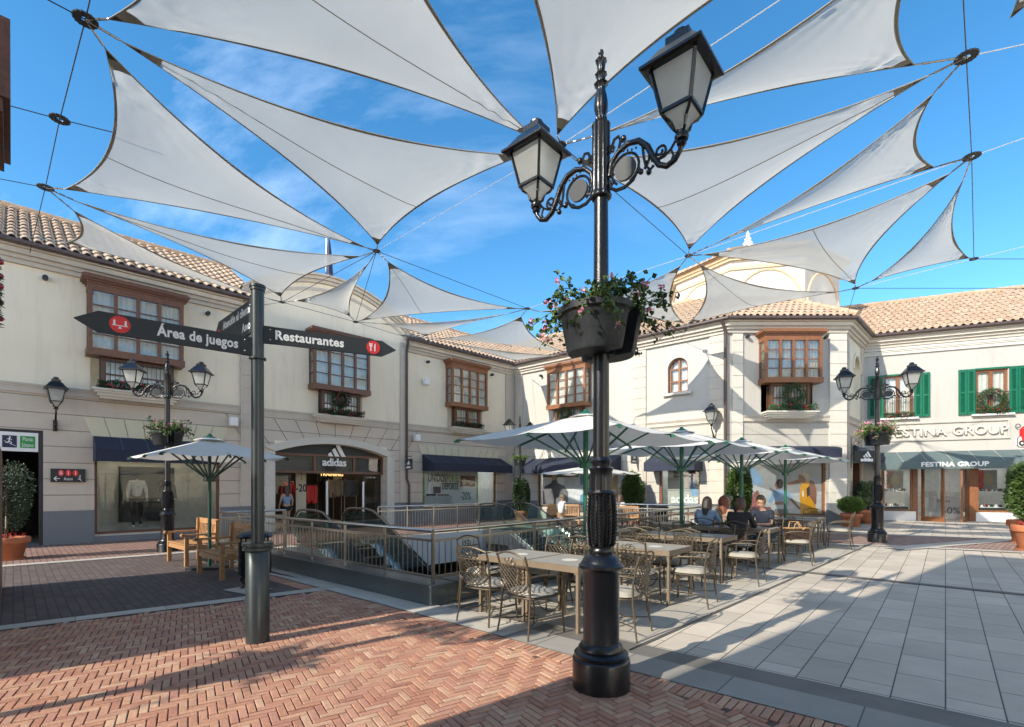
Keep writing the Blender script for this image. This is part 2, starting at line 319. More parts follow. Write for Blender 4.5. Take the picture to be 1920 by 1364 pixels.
# ------------------------------------------------------------------ ground
def GZ(x): return .012*min(max(0.0, x-1.0), 30)
U = Vector((math.cos(WT), math.sin(WT))); W = Vector((-math.sin(WT), math.cos(WT)))
C0 = Vector((-1.1, 6.8)); LU, LW = 8.07, 11.4            # near corner of the escalator well, its sides
def uw(a, b): p = C0+U*a+W*b; return (p.x, p.y)
def clipx(poly, x, side):
    out = []
    for i, p in enumerate(poly):
        q = poly[(i+1) % len(poly)]; ip = (p[0]-x)*side >= 0; iq = (q[0]-x)*side >= 0
        if ip: out.append(p)
        if ip != iq: t = (x-p[0])/(q[0]-p[0]); out.append((x, p[1]+t*(q[1]-p[1])))
    return out
def sheet(name, polys, dz, m, kind='structure'):
    mb = MB()
    for poly in polys:
        dz += .002 if dz > .006 else 0
        for lo, hi in ((-1e6, 1), (1, 31), (31, 1e6)):
            q = clipx(clipx(poly, lo, 1), hi, -1)
            if len(q) > 2: mb.f.append(mb.pt(*[(x, y, GZ(x)+dz) for x, y in q]))
    o = mb.build(name, m); 
    if kind: o['kind'] = kind
    return o
cells = []
us = [-900, -LU, 0, 900]; ws = [-900, 0, LW, 900]
for i in range(3):
    for j in range(3):
        if i == 1 and j == 1: continue
        cells.append([uw(us[i], ws[j]), uw(us[i+1], ws[j]), uw(us[i+1], ws[j+1]), uw(us[i], ws[j+1])])
sheet('ground', cells, 0, 'slab_grey')
def strip(a, b, w, side=1):
    a = Vector(a); b = Vector(b); n = Vector((-(b-a).y, (b-a).x)).normalized()*w*side
    return [tuple(a), tuple(b), tuple(b+n), tuple(a+n)]
e1 = Vector((.791, .612)); q1 = Vector((-5.71, 5.56))      # upper left edge of the herringbone brick
qe = q1+e1*3.52
brick_poly = [tuple(qe), tuple(q1-e1*9), (-12.5, -8), (12, -8), uw(12.5, -.459)]
sheet('brick_paving', [brick_poly], .004, 'joint_sand')
sheet('dark_paver_court', [[tuple(q1-e1*9), tuple(qe+e1*.1), uw(-1.2, -.02), uw(-LU-.3, -.02), uw(-LU-.3, 1.0), (-8.3, 11.8), (-17.5, 3.0)]], .004, 'paver_dark')
sheet('arcade_pavement', [[(-8.3, 11.8), uw(-LU-.3, 1.0), uw(-LU-.35, LW+.3), uw(1.2, LW+.3), (6.5, 20.8), (0, 27.2), (-20, 7.2), (-17.5, 3.0)]], .004, 'paver_red')
sheet('stone_border', [strip(q1-e1*9, qe+e1*.18, .25), strip((-16.5, 4.2), (-8.3, 11.8), .3), strip((-8.3, 11.8), uw(-LU-.3, 1.6), .3),
      [uw(-4.9, -.459), uw(1.75, -.459), uw(1.75, 0), uw(-LU-.3, 0), uw(-LU-.3, -.28), uw(-3.2, -.28)]], .012, 'slab_pale')
sheet('terrace_paving', [[uw(1.75, 0), uw(0, 0), uw(0, LW-.6), (7.2, 15.0), (10.3, 14.0), (1.15, 4.86)]], .004, 'slab_terrace')
sheet('border_slab', [[uw(1.75, -.459), uw(12.5, -.459), uw(12.5, -.04), uw(1.75, -.04)]], .012, 'strip_stone')
sheet('dark_border_slab', [[uw(1.75, -.04), uw(12.5, -.04), uw(12.5, .27), uw(1.75, .27)], strip(G(1400, 1064).xy, G(2050, 1131).xy, .15),
      uwq(.15, .3, .5, .7) if 0 else [uw(.35, .12), uw(.75, .12), uw(.75, .5), uw(.35, .5)], [uw(1.1, .12), uw(1.5, .12), uw(1.5, .5), uw(1.1, .5)], [uw(.75, .9), uw(1.1, .9), uw(1.1, 1.3), uw(.75, 1.3)]], .008, 'slab_dark')
sheet('drain_slot', [strip((1.15, 4.86), (10.3, 14.0), .02), [uw(1.75, .27), uw(12.5, .27), uw(12.5, .278), uw(1.75, .278)]], .016, 'drain_line')
pk = [G(1490, 999).xy, G(1920, 1013).xy+Vector((4, -2.4)), G(1920, 1036).xy+Vector((4, -4)), G(1920, 1036).xy, G(1676, 1024).xy, G(1490, 1018).xy]
sheet('pink_paving', [[tuple(p) for p in pk]], .006, 'paver_pink')
sheet('pale_border', [strip(pk[0], pk[1], .42), strip(pk[5], pk[4], .28, -1), strip(pk[4], pk[3], .3, -1), strip(G(1700, 1033).xy, G(1990, 1008).xy, .55)], .012, 'slab_pale')

# herringbone brick, every brick its own small block
mb = MB(); BW = .0590; BL = 3*BW; ca, sa = math.cos(rad(33)), math.sin(rad(33))
def inside(p, poly):
    c = False
    for i in range(len(poly)):
        a, b = poly[i], poly[i-1]
        if (a[1] > p[1]) != (b[1] > p[1]) and p[0] < (b[0]-a[0])*(p[1]-a[1])/(b[1]-a[1])+a[0]: c = not c
    return c
brick_in = [tuple(qe+Vector((-.05, -.15))), tuple(q1-e1*4), (-9, -1), (5.6, -.6), uw(6.0, -.459-.225)]
def brick(x0, y0, lx, ly, ang=None, org=(0, 0)):
    c_, s_ = (ca, sa) if ang is None else (math.cos(ang), math.sin(ang))
    g = .0042; z = GZ(0)+.004; t = .006+R.uniform(-.0022, .0022); j = [R.uniform(-.0012, .0012) for _ in range(8)]
    tl = [R.uniform(-.0008, .0008) for _ in range(4)]
    def w(x, y): return (org[0]+x*c_-y*s_, org[1]+x*s_+y*c_)
    o = [(x0+g+j[0], y0+g+j[1]), (x0+lx-g+j[2], y0+g+j[3]), (x0+lx-g+j[4], y0+ly-g+j[5]), (x0+g+j[6], y0+ly-g+j[7])]
    i_ = [(o[0][0]+.003, o[0][1]+.003), (o[1][0]-.003, o[1][1]+.003), (o[2][0]-.003, o[2][1]-.003), (o[3][0]+.003, o[3][1]-.003)]
    def gz(x): return GZ(x)+.004
    lo = mb.pt(*[(*w(*p), gz(w(*p)[0])) for p in o]); hi = mb.pt(*[(*w(*p), gz(w(*p)[0])+t+.003+tl[k]) for k, p in enumerate(i_)]); mi = mb.pt(*[(*w(*p), gz(w(*p)[0])+t) for p in o])
    mb.f.append(hi)
    for k in range(4): mb.f.append([lo[k], lo[(k+1) % 4], mi[(k+1) % 4], mi[k]]); mb.f.append([mi[k], mi[(k+1) % 4], hi[(k+1) % 4], hi[k]])
for ix in range(-190, 180):
    for iy in range(-130, 180):
        r = (ix-iy) % 6
        if r == 0: bx = (ix*BW, iy*BW, BL, BW)
        elif r == 5: bx = (ix*BW, iy*BW, BW, BL)
        else: continue
        cx, cy = bx[0]+bx[2]/2, bx[1]+bx[3]/2; X, Y = cx*ca-cy*sa, cx*sa+cy*ca
        if Y < 2.7 or abs(X) > 1.09*Y+.3 or not inside((X, Y), brick_in): continue
        brick(*bx)
for k in range(-85, 110):
    p = C0+U*(k*.060)+W*(-.459-.222)
    if p.y > 2.5: brick(0, 0, .059, .216, WT, (p.x, p.y))
tag(mb.build('brick_blocks', 'brick_red'), kind='structure')

# ------------------------------------------------------------------ escalator well: fascia, lower floor, granite kerb
mb = MB(); D = -1.05
def wellbox(mb, a0, a1, b0, b1, z0, z1):
    mb.slab([uw(a0, b0), uw(a1, b0), uw(a1, b1), uw(a0, b1)], z0, z1)
wellbox(mb, -LU-.25, .25, LW+.002, LW+.3, -2.4, -.01); wellbox(mb, -LU-.3, -LU-.002, -.25, LW-.002, D, -.01)
wellbox(mb, .002, .3, -.25, LW-.002, D, -.01); wellbox(mb, -LU+.002, -.002, -.3, -.002, D, -.01)
tag(mb.build('well_fascia', 'well_white'), kind='structure')
mb = MB(); mb.slab([uw(-LU-8, -8), uw(8, -8), uw(8, LW+8), uw(-LU-8, LW+8)], -4.3, -4.2); tag(mb.build('lower_floor', 'floor_dark'), kind='structure')
for a0, a1, b0, b1 in ((-LU-8.2, -LU-8, -8, LW+8), (8, 8.2, -8, LW+8), (-LU-8.2, 8.2, -8.2, -8), (-LU-8.2, 8.2, LW+8, LW+8.2)):
    m_ = MB(); wellbox(m_, a0, a1, b0, b1, -4.3, -.06); tag(m_.build('lower_level_wall', 'plinth_granite'), kind='structure')  # added to shut the glow of the low sky out of the well
mb = MB()
for k in range(12): wellbox(mb, -LU-2, 4, -2+k*1.5, -2+k*1.5+.06, -4.19, -4.185)
for k in range(9): wellbox(mb, -LU+k*1.5, -LU+k*1.5+.05, -2, LW+2, -4.184, -4.18)
tag(mb.build('lower_floor_stripes', 'white_paint'), kind='structure')
kerb = thing('stone_kerb', 'dark polished granite kerb running round the escalator well under the steel railing', 'kerb')
gz1 = [0, 0]
for n, a0, a1, b0, b1 in (('kerb_side', -LU-.12, .12, -.10, .34), ('kerb_side', -.32, .12, .342, LW+.1), ('kerb_side', -LU+4.8, -.322, LW-.3, LW+.1)):
    m_ = MB(); wellbox(m_, a0, a1, b0, b1, -.3, .262); m_.build(n, 'kerb_granite', kerb)
    m_ = MB(); wellbox(m_, a0-.02, a1+.02, b0-.02, b1+.02, .264, .292); m_.build('coping', 'kerb_granite', kerb)
# ------------------------------------------------------------------ railings
def railing(label, pts, zb=0, zt=1.0, post=1.15):
    t = thing('steel_railing', label, 'railing', (pts[0][0], pts[0][1], 0), 0, 'steel railings around the escalator well')
    o = Vector((pts[0][0], pts[0][1])); P = [Vector(p)-o for p in pts]
    def z(p, h): return (p.x, p.y, h+GZ(p.x+o.x)*.8)
    MB().tube([z(p, zt) for p in P], .027, 10).build('handrail', 'steel', t, True)
    mr_ = MB()
    for a, b in zip(P, P[1:]):
        mr_.bar(z(a, zt-.135), z(b, zt-.135), .03, .035); mr_.bar(z(a, zb+.07), z(b, zb+.07), .03, .035)
    mr_.build('lower_rail', 'steel_tube', t)
    for a, b in zip(P, P[1:]):
        Ln = (b-a).length; n = max(1, round(Ln/post)); bal = MB()
        for k in range(n+1):
            p = a.lerp(b, k/n)
            m_ = MB(); d = (b-a).normalized()*.02; q = Vector((-d.y, d.x))
            m_.bar(z(p, zb), z(p, zt-.02), .022, .05, (d.x, d.y, 0)); m_.build('post', 'steel_tube', t)
            if k < n:
                nb = round(Ln/n/.115)
                for j in range(1, nb):
                    s = a.lerp(b, (k+j/nb)/n); bal.bar(z(s, zb+.08), z(s, zt-.14), .011, .011, (d.x, d.y, 0))
        bal.build('balusters', 'steel_tube', t)
    return t
railing('long steel railing on the granite kerb between the brick paving and the escalators', [uw(-LU, .08), uw(-.06, .08)], .29)
railing('steel railing on the granite kerb directly behind the cafe tables', [uw(-.06, .08), uw(-.06, LW-.1)], .29)
railing('steel railing on the far side of the well in front of the arched shop entrance', [uw(-LU, 4.55), uw(-LU, 9.0)], 0, 1.0)
railing('far steel railing before the wooden benches and the shop with posters', [uw(-LU+2.3, LW-.1), uw(-.06, LW-.1)], 0, 1.0)
railing('short steel railing at the left end of the well beside the waste bin', [uw(-LU, .08), uw(-LU-.05, 1.7)], 0, 1.0)

# ------------------------------------------------------------------ escalators
def escalator(label, b0, a_start):
    t = thing('escalator', label, 'escalator', (*uw(a_start, b0), 0), WT, 'escalators going down into the well')
    # local: x runs down the flight, y across (0 .. 1.5)
    wd = 1.5; th = math.tan(rad(30)); x1 = 1.35; x2 = x1+4.1/th
    tr = MB()
    for y in (0, wd): 
        yy = (y-.16, y+.16)
        tr.prism([(-.2, -.5), (x1, -.5), (x2, -4.6), (x2+1, -4.6), (x2+1, -4.1), (x2, -4.1), (x1, .02), (-.2, .02)], *yy)
    tr.build('truss_cladding', 'steel', t)
    st = MB()
    for k in range(20):
        x = x1+k*.355; st.box(x, x+.36, .2, wd-.2, -.7-k*.205, -.05-k*.205)
    st.box(-.2, x1, .2, wd-.2, -.2, -.002); st.build('steps', 'rubber', t)
    for y in (0, wd):
        b = MB(); b.prism([(-.1, .05), (x1, .05), (x2, -4.05), (x2, -3.25), (x1+.1, .86), (x1-.3, .92), (0, .92), (-.28, .75), (-.3, .3)], y-.006, y+.006); b.build('glass_balustrade', 'rail_glass', t)
        path = [(-.12, y, .1), (-.32, y, .25), (-.4, y, .5), (-.3, y, .82), (-.1, y, .97), (.2, y, 1.0), (x1-.5, y, 1.0), (x1-.1, y, .95), (x1+.4, y, .72), (x2, y, -3.1)]
        MB().tube(path, .033, 8).build('handrail', 'rubber', t, True)
    return t
escalator('escalator at the left of the well with two black handrails curving down', 2.15, -LU-.15)
escalator('escalator at the far right of the well with glass sides and looped chrome edged handrail', 9.35, -LU-.15)
# ------------------------------------------------------------------ facades
FA = Facade(Vector((.1, 27.04))-Vector((.70711, .70711))*26, 45)
FB = Facade((.1, 27.04), -41.6); FC = Facade((8.49, 19.6), 0); FD = Facade((13.1, 19.6), 45); FE = Facade((15.5, 22.0), -22.5)
FF = Facade((-4.92, 4.32), 135)
LB, LC, LD, LE = 11.22, 4.61, 3.39, 15
def frame_empty(name, label, cat, fac): return thing(name, label, cat, (fac.o.x, fac.o.y, 0), fac.a)
def wall(name, parent, s0, s1, z0, z1, m, holes=(), depth=.3, d=0, back=None):
    """wall sheet with real reveals round each opening; local y is inward"""
    S = sorted({s0, s1, *[h[0] for h in holes], *[h[1] for h in holes]}); Z = sorted({z0, z1, *[h[2] for h in holes], *[h[3] for h in holes]})
    S = [x for x in S if s0-1e-6 <= x <= s1+1e-6]; Z = [x for x in Z if z0-1e-6 <= x <= z1+1e-6]; mb = MB(); y = -d
    for a, b in zip(S, S[1:]):
        for c, e in zip(Z, Z[1:]):
            if any(h[0] < (a+b)/2 < h[1] and h[2] < (c+e)/2 < h[3] for h in holes): continue
            mb.face((a, y, c), (b, y, c), (b, y, e), (a, y, e))
    for h in holes:
        a, b, c, e = h[:4]; c = max(c, z0); e = min(e, z1); y1 = y+depth
        mb.face((a, y, c), (a, y1, c), (a, y1, e), (a, y, e)); mb.face((b, y, e), (b, y1, e), (b, y1, c), (b, y, c))
        if h[3] < z1: mb.face((a, y, e), (a, y1, e), (b, y1, e), (b, y, e))
        if h[2] > z0: mb.face((a, y, c), (b, y, c), (b, y1, c), (a, y1, c))
    return mb.build(name, m, parent)
def quoins(parent, s0, s1, z0, z1, m='stone_trim', d=.06, name='pilaster', h=.46):
    mb = MB(); z = z0
    while z < z1-.02:
        e = min(z+h-.022, z1); mb.box(s0, s1, -d, .02, z, e); z += h
    mb.box(s0+.015, s1-.015, -d+.02, .01, z0, z1); return mb.build(name, m, parent)
def cornice(parent, s0, s1, z, m='stone_trim', ext=0, mitre0=0, mitre1=0):
    mb = MB()
    for i, (d, a, b) in enumerate(((.10, -.50, -.38), (.17, -.38, -.27), (.27, -.27, -.13), (.36, -.13, -.02))):
        i0 = mb.pt((s0-mitre0*d, -d, z+a), (s1+mitre1*d, -d, z+a), (s1+mitre1*d, -d, z+b), (s0-mitre0*d, -d, z+b), (s0, .05, z+a), (s1, .05, z+a), (s1, .05, z+b), (s0, .05, z+b))
        for q in ((0, 1, 2, 3), (4, 5, 1, 0), (3, 2, 6, 7), (0, 3, 7, 4), (1, 5, 6, 2)): mb.f.append([i0[k] for k in q])
    return mb.build('cornice', m, parent)
def gutter(parent, s0, s1, z, d=.43, m0=0, m1=0):
    mb = MB(); mb.tube([(s0-m0*d, -d, z), (s1+m1*d, -d, z)], .075, 10)
    k = s0+.4
    while k < s1: mb.tube([(k, -d, z), (k+.03, -d, z)], .085, 10); k += 1.2
    return mb.build('gutter', 'gutter_brown', parent, True)
def roof(parent, s0, s1, z, depth=4.0, slope=.5875, k0=0, k1=0, d0=.46, pitch=.255, name='tiled_roof', ridge=True, dark_under=True):
    """curved clay tiles laid in stepped courses; k0 / k1 cut the ends to hip lines"""
    mb = MB(); rows = round((depth+d0)/.40); n = int((s1-s0+2*d0)/pitch)+1; step = (depth+d0)/rows; seg = 6
    for r in range(rows):
        y0 = -d0+r*step; y1 = y0+step*1.12; z0 = z+(y0+d0)*slope+.045; z1 = z+(y1+d0)*slope+.005
        for j in range(n):
            sc = s0-d0+(j+.5)*pitch
            if sc < s0+k0*(y0+step/2)-.05 or sc > s1-k1*(y0+step/2)+.05: continue
            jz = R.uniform(-.006, .006); lo = []; hi = []
            for q in range(seg+1):
                a = math.pi*q/seg; x = -math.cos(a)*pitch*.36; h = math.sin(a)*.085
                lo.append((sc+x*1.06, y0, z0+h*1.05+jz)); hi.append((sc+x*.92, y1, z1+h*.9+jz))
            a = mb.pt(*lo); b = mb.pt(*hi); c = mb.pt(*[(p[0]*1+(sc-p[0])*.16, p[1]+.0, p[2]-.018) for p in lo])
            for q in range(seg): mb.f.append([a[q], a[q+1], b[q+1], b[q]]); mb.f.append([c[q], c[q+1], a[q+1], a[q]])
            # pan between two caps
            x0 = sc+pitch*.30; x1 = sc+pitch*.70; i = mb.pt((x0, y0, z0+.035), ((x0+x1)/2, y0, z0-.005), (x1, y0, z0+.035), (x1, y1, z1+.03), ((x0+x1)/2, y1, z1-.005), (x0, y1, z1+.03))
            mb.f.append([i[0], i[1], i[4], i[5]]); mb.f.append([i[1], i[2], i[3], i[4]])
    o = mb.build(name, 'roof_tile', parent, True)
    u = MB(); e0, e1 = s0, s1
    u.face((e0-k0*0, -.02, z-.02), (e1, -.02, z-.02), (e1-k1*depth, depth, z+(depth+d0)*slope-.03), (e0+k0*depth, depth, z+(depth+d0)*slope-.03))
    u.face((e0-(.4*abs(k0) if k0 else 0), -d0+.03, z-.02), (e1+(.4*abs(k1) if k1 else 0), -d0+.03, z-.02), (e1, .0, z-.02), (e0, .0, z-.02))
    u.face((e0, -d0+.05, z-.01), (e1, -d0+.05, z-.01), (e1-k1*depth, depth, z+(depth+d0)*slope-.02), (e0+k0*depth, depth, z+(depth+d0)*slope-.02))
    u.build('roof_deck', 'stone_light', parent)
    cap = MB(); zr = z+(depth+d0)*slope+.07
    def rl(a, b):
        a = Vector(a); b = Vector(b); n_ = max(1, int((b-a).length/.42))
        for k in range(n_): cap.tube([a.lerp(b, k/n_), a.lerp(b, (k+1.08)/n_)], [.12, .10], 8)
    if ridge: rl((s0+k0*depth, depth, zr), (s1-k1*depth, depth, zr))
    if k0: rl((s0-k0*d0, -d0, z+.12), (s0+k0*depth, depth, zr))
    if k1: rl((s1+k1*d0, -d0, z+.12), (s1-k1*depth, depth, zr))
    if cap.v: cap.build('ridge_tiles', 'roof_tile', parent, True)
    # rear slope and closing wall so the roof has a back
    b = MB(); b.face((s1-k1*depth, depth, zr-.1), (s0+k0*depth, depth, zr-.1), (s0+k0*depth, depth*2, zr-.1-depth*slope), (s1-k1*depth, depth*2, zr-.1-depth*slope)); b.build('rear_slope', 'roof_tile', parent)
    return o
def curtain(parent, s0, s1, z0, z1, y, m='curtain', amp=.018, freq=38, name='curtain'):
    mb = MB(); n = max(6, int((s1-s0)*40)); ph = R.uniform(0, 6)
    a = mb.pt(*[(s0+(s1-s0)*k/n, y+amp*math.sin(freq*(s1-s0)*k/n+ph)+amp*.5*math.sin(17*(s1-s0)*k/n), z0) for k in range(n+1)])
    b = mb.pt(*[(s0+(s1-s0)*k/n, y+amp*.7*math.sin(freq*(s1-s0)*k/n+ph+.4), z1) for k in range(n+1)])
    for k in range(n): mb.f.append([a[k], a[k+1], b[k+1], b[k]])
    return mb.build(name, m, parent, True)
def bay(fac, parent, pl, pr, vt, vb, l0, l1, vlb, at=None, cols=4, rows=4, d=.52, wood='wood_red'):
    sL, zT = fac.hit(pl, vt, d)[0], fac.hit(at or pl, vt, d)[1]; sR = fac.s(pr, d); zB = fac.hit(at or pl, vb, d)[1]
    d2 = .34; m0 = fac.s(l0, d2); m1 = fac.s(l1, d2); zB += .13; zL = fac.hit(l0, vlb, d2)[1]
    f = MB(); p = .10
    for s in (sL, sR-p): f.box(s, s+p, -d, -d+p, zB, zT); f.box(s+.01, s+p-.01, -.07, .02, zB, zT)
    f.box(sL-.03, sR+.03, -d-.03, .02, zB-.13, zB+.07); f.box(sL-.005, sR+.005, -d-.005, .02, zT-.16, zT+.02)
    w = (sR-sL-p*2)/cols
    for k in range(1, cols): x = sL+p+w*k; f.box(x-.045, x+.045, -d+.005, -d+.075, zB, zT-.1)
    hz = (zT-.16-zB-.07)/rows
    for k in range(1, rows): z = zB+.07+hz*k; f.box(sL+.02, sR-.02, -d+.02, -d+.055, z-.018, z+.018); f.box(sL+.015, sL+.05, -d+.05, 0, z-.018, z+.018); f.box(sR-.05, sR-.015, -d+.05, 0, z-.018, z+.018)
    f = f.build('bay_window', wood, parent)
    c = MB()
    for e, a, b in ((.03, 0, .06), (.09, .06, .11), (.14, .11, .20), (.10, .20, .24)): c.box(sL-e, sR+e, -d-e, .02, zT+a+.02, zT+b+.02)
    c.build('window_cornice', wood, f)
    g = MB(); g.box(sL+.05, sR-.05, -d+.035, -d+.041, zB+.05, zT-.12); g.box(sL+.03, sL+.036, -d+.05, 0, zB+.05, zT-.12); g.box(sR-.036, sR-.03, -d+.05, 0, zB+.05, zT-.12); g.build('glass', 'window_glass', f)
    for k in range(cols): curtain(f, sL+p+w*k+.03, sL+p+w*(k+1)-.03, zB+.02, zT-.1, -d+.12, freq=46+6*k)
    b = MB(); b.box(sL+.09, sR-.09, .0, .03, zL, zT); b.box(sL+.09, sL+.11, -d+.12, 0, zB, zT); b.box(sR-.11, sR-.09, -d+.12, 0, zB, zT); b.build('inner_panel', 'curtain', f)
    # lower window with iron grille and stone sill
    l = MB(); zt = zB-.13
    for s in (m0, m1-.11): l.box(s, s+.11, -d2+.02, -d2+.12, zL+.1, zt)
    l.box(m0, m1, -d2+.03, -d2+.11, zt-.10, zt); l.box((m0+m1)/2-.055, (m0+m1)/2+.055, -d2+.03, -d2+.11, zL+.1, zt); l.box(m0+.02, m1-.02, -d2+.05, -d2+.09, (zL+zt)/2-.02, (zL+zt)/2+.03); l.box(m0, m1, -d2+.03, -d2+.11, zL+.02, zL+.14)
    for s in (m0+.01, m1-.06): l.box(s, s+.05, -d2+.12, 0, zt-.1, zt); l.box(s, s+.05, -d2+.12, 0, zL+.04, zL+.12); l.box(s, s+.05, -.1, 0, zL+.1, zt)
    l.build('lower_window', wood, f)
    g = MB(); g.box(m0+.05, m1-.05, -d2+.07, -d2+.075, zL+.1, zt-.05); g.box(m0+.03, m0+.035, -d2+.1, 0, zL+.1, zt-.05); g.box(m1-.035, m1-.03, -d2+.1, 0, zL+.1, zt-.05); g.build('glass', 'window_glass', f)
    curtain(f, m0+.08, (m0+m1)/2-.03, zL, zt, -d2+.16); curtain(f, (m0+m1)/2+.03, m1-.08, zL, zt, -d2+.16)
    gr = MB(); n = int((m1-m0)/.105)
    for k in range(n+1): x = m0-.02+(m1-m0+.04)*k/n; gr.bar((x, -d2-.06, zL+.02), (x, -d2-.06, zt+.02), .014, .014)
    for z in (zL+.16, zt-.10): gr.bar((m0-.03, -d2-.06, z), (m1+.03, -d2-.06, z), .03, .01)
    for x in (m0-.02, m1+.02):
        for k in range(3): gr.bar((x, -d2+.02+k*.1, zL+.02), (x, -d2+.02+k*.1, zt+.02), .014, .014)
    gr.build('iron_grille', 'iron_dull', f)
    sl = MB()
    for e, a, b in ((.22, -.03, .03), (.17, -.09, -.03), (.10, -.17, -.09), (.03, -.24, -.17)): sl.box(m0-e, m1+e, -d2-e, .02, zL+a, zL+b)
    sl.build('window_sill', 'stone_light', f)
    return dict(m0=m0, m1=m1, zL=zL, y=-d2-.13, mid=(m0+m1)/2, fac=fac)
def local(fac, s, y, z): p = fac.o+fac.d*s-fac.n*y; return Vector((p.x, p.y, z))
def garland(fac, s0, s1, y, z, label, sun=False, grp='red and green garlands on window sills'):
    t = thing('christmas_garland', label, 'garland', local(fac, (s0+s1)/2, y, z), fac.a, grp); h = (s1-s0)/2
    g = MB()
    for k in range(int((s1-s0)*950)):
        x = R.uniform(-h, h); a = R.uniform(0, 6.283); q = .12*math.sqrt(R.random()); b = .85+.3*math.sin(x*9)
        g.leaf((x, q*math.cos(a)*1.1, .10+q*math.sin(a)*b), (R.uniform(-.7, .7), math.cos(a), math.sin(a)+.2), R.uniform(.05, .10), .3)
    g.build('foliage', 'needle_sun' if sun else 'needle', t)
    b = MB()
    for k in range(int((s1-s0)*10)): b.ball((R.uniform(-h, h), -R.uniform(.08, .14), .10+R.uniform(-.09, .12)), R.uniform(.024, .036), 6)
    tag(b.build('baubles', 'bauble', t, True), kind='stuff'); return t
def wreath(fac, s, y, z, r, label, sun=False):
    t = thing('christmas_wreath', label, 'wreath', local(fac, s, y, z), fac.a, 'wreaths hung on the upper windows'); g = MB()
    for k in range(int(r*7500)):
        a = R.uniform(0, 6.283); p = R.uniform(0, 6.283); q = .09*math.sqrt(R.random()); rr = r+q*math.cos(p)
        g.leaf((rr*math.cos(a), q*math.sin(p), rr*math.sin(a)), (math.cos(a)*math.cos(p)+R.uniform(-.8, .8), math.sin(p), math.sin(a)*math.cos(p)+R.uniform(-.8, .8)), R.uniform(.05, .09), .3)
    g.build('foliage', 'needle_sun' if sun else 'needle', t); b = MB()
    for k in range(17): a = k*.37+R.uniform(-.1, .1); rr = r+R.uniform(-.06, .06); b.ball((rr*math.cos(a), -.08, rr*math.sin(a)), R.uniform(.02, .034), 6)
    tag(b.build('baubles', 'bauble', t, True), kind='stuff'); return t
def awning(fac, label, s0, s1, zt, zf, zb, proj, m='navy_canvas', seams=5, grp=None):
    t = thing('shop_awning', label, 'awning', local(fac, s0, 0, 0), fac.a, grp); Ls = s1-s0; mb = MB(); th = .012
    mb.face((0, -.04, zt), (0, -proj, zf), (Ls, -proj, zf), (Ls, -.04, zt)); mb.face((0, -.04, zt-th), (Ls, -.04, zt-th), (Ls, -proj+th, zf-th), (0, -proj+th, zf-th))
    mb.face((0, -.04, zt), (0, -.04, zb), (0, -proj, zb), (0, -proj, zf)); mb.face((Ls, -.04, zt), (Ls, -proj, zf), (Ls, -proj, zb), (Ls, -.04, zb))
    mb.build('canvas', m, t); v = MB(); v.box(.0, Ls, -proj-.006, -proj+.006, zb, zf); v.build('valance', m, t)
    k_ = MB()
    for k in range(seams+1): x = Ls*k/seams; k_.bar((min(max(x, .01), Ls-.01), -.04, zt+.004), (min(max(x, .01), Ls-.01), -proj, zf+.004), .012, .006)
    k_.build('seams', 'grey_canvas' if m == 'navy_canvas' else 'stone_trim', t); return t
def shopbox(parent, s0, s1, z0, z1, depth, wallm, glow=None, floor='room_dark', y0=.3):
    mb = MB(); a, b = s0-.1, s1+.1
    mb.face((a, depth, z0), (b, depth, z0), (b, depth, z1), (a, depth, z1)); mb.face((a, y0, z0), (a, depth, z0), (a, depth, z1), (a, y0, z1)); mb.face((b, y0, z0), (b, y0, z1), (b, depth, z1), (b, depth, z0))
    mb.face((a, y0, z1), (a, depth, z1), (b, depth, z1), (b, y0, z1)); mb.face((a, y0, z0), (b, y0, z0), (b, depth, z0), (a, depth, z0)); o = mb.build('shop_interior', wallm, parent)
    if glow:
        g = MB(); n = max(2, int((s1-s0)/1.1))
        for k in range(n):
            for j in (1, 2): x = s0+(s1-s0)*(k+.5)/n; y = y0+(depth-y0)*j/3; g.box(x-.12, x+.12, y-.12, y+.12, z1-.035, z1-.02)
        g.build('ceiling_lamps', glow, o)
    return o
emit('glow_warm', (1, .78, .5), 7); emit('glow_white', (1, .96, .9), 9); emit('glow_sign', (.9, .95, .92), .9)
def glazing(parent, s0, s1, z0, z1, bars, trans, y=.12, m='wood_dark', t=.07, glass='shop_glass', name='shop_window'):
    f = MB()
    for s in (s0, s1-t): f.box(s, s+t, y-.04, y+.05, z0, z1)
    f.box(s0+t, s1-t, y-.04, y+.05, z0, z0+t); f.box(s0+t, s1-t, y-.04, y+.05, z1-t, z1)
    for b in bars: f.box(b-t/2, b+t/2, y-.035, y+.045, z0+t, z1-t)
    for z in trans: f.box(s0+t, s1-t, y-.037, y+.047, z-t/2, z+t/2)
    f = f.build(name, m, parent); MB().box(s0+.02, s1-.02, y, y+.012, z0+.02, z1-.02).build('glass', glass, f); return f
def voussoirs(parent, s0, s1, z0, z1, n, flare=.22, m='voussoir', d=.03):
    mb = MB()
    for k in range(n):
        a0, a1 = k/n, (k+1)/n; g = .012; b0 = s0+(s1-s0)*a0+g; b1 = s0+(s1-s0)*a1-g
        t0 = s0-flare+(s1-s0+2*flare)*a0+g; t1 = s0-flare+(s1-s0+2*flare)*a1-g
        mb.prism([(b0, z0), (b1, z0), (t1, z1), (t0, z1)], -d, .01)
    mb.build('flat_arch', m, parent)
def band(parent, s0, s1, z, m='stone_trim', h=.2):
    mb = MB(); mb.box(s0, s1, -.09, .01, z, z+.05); mb.box(s0, s1, -.05, .01, z-h, z-.002); mb.box(s0, s1, -.07, .01, z-.045, z-.003); mb.build('string_course', m, parent)
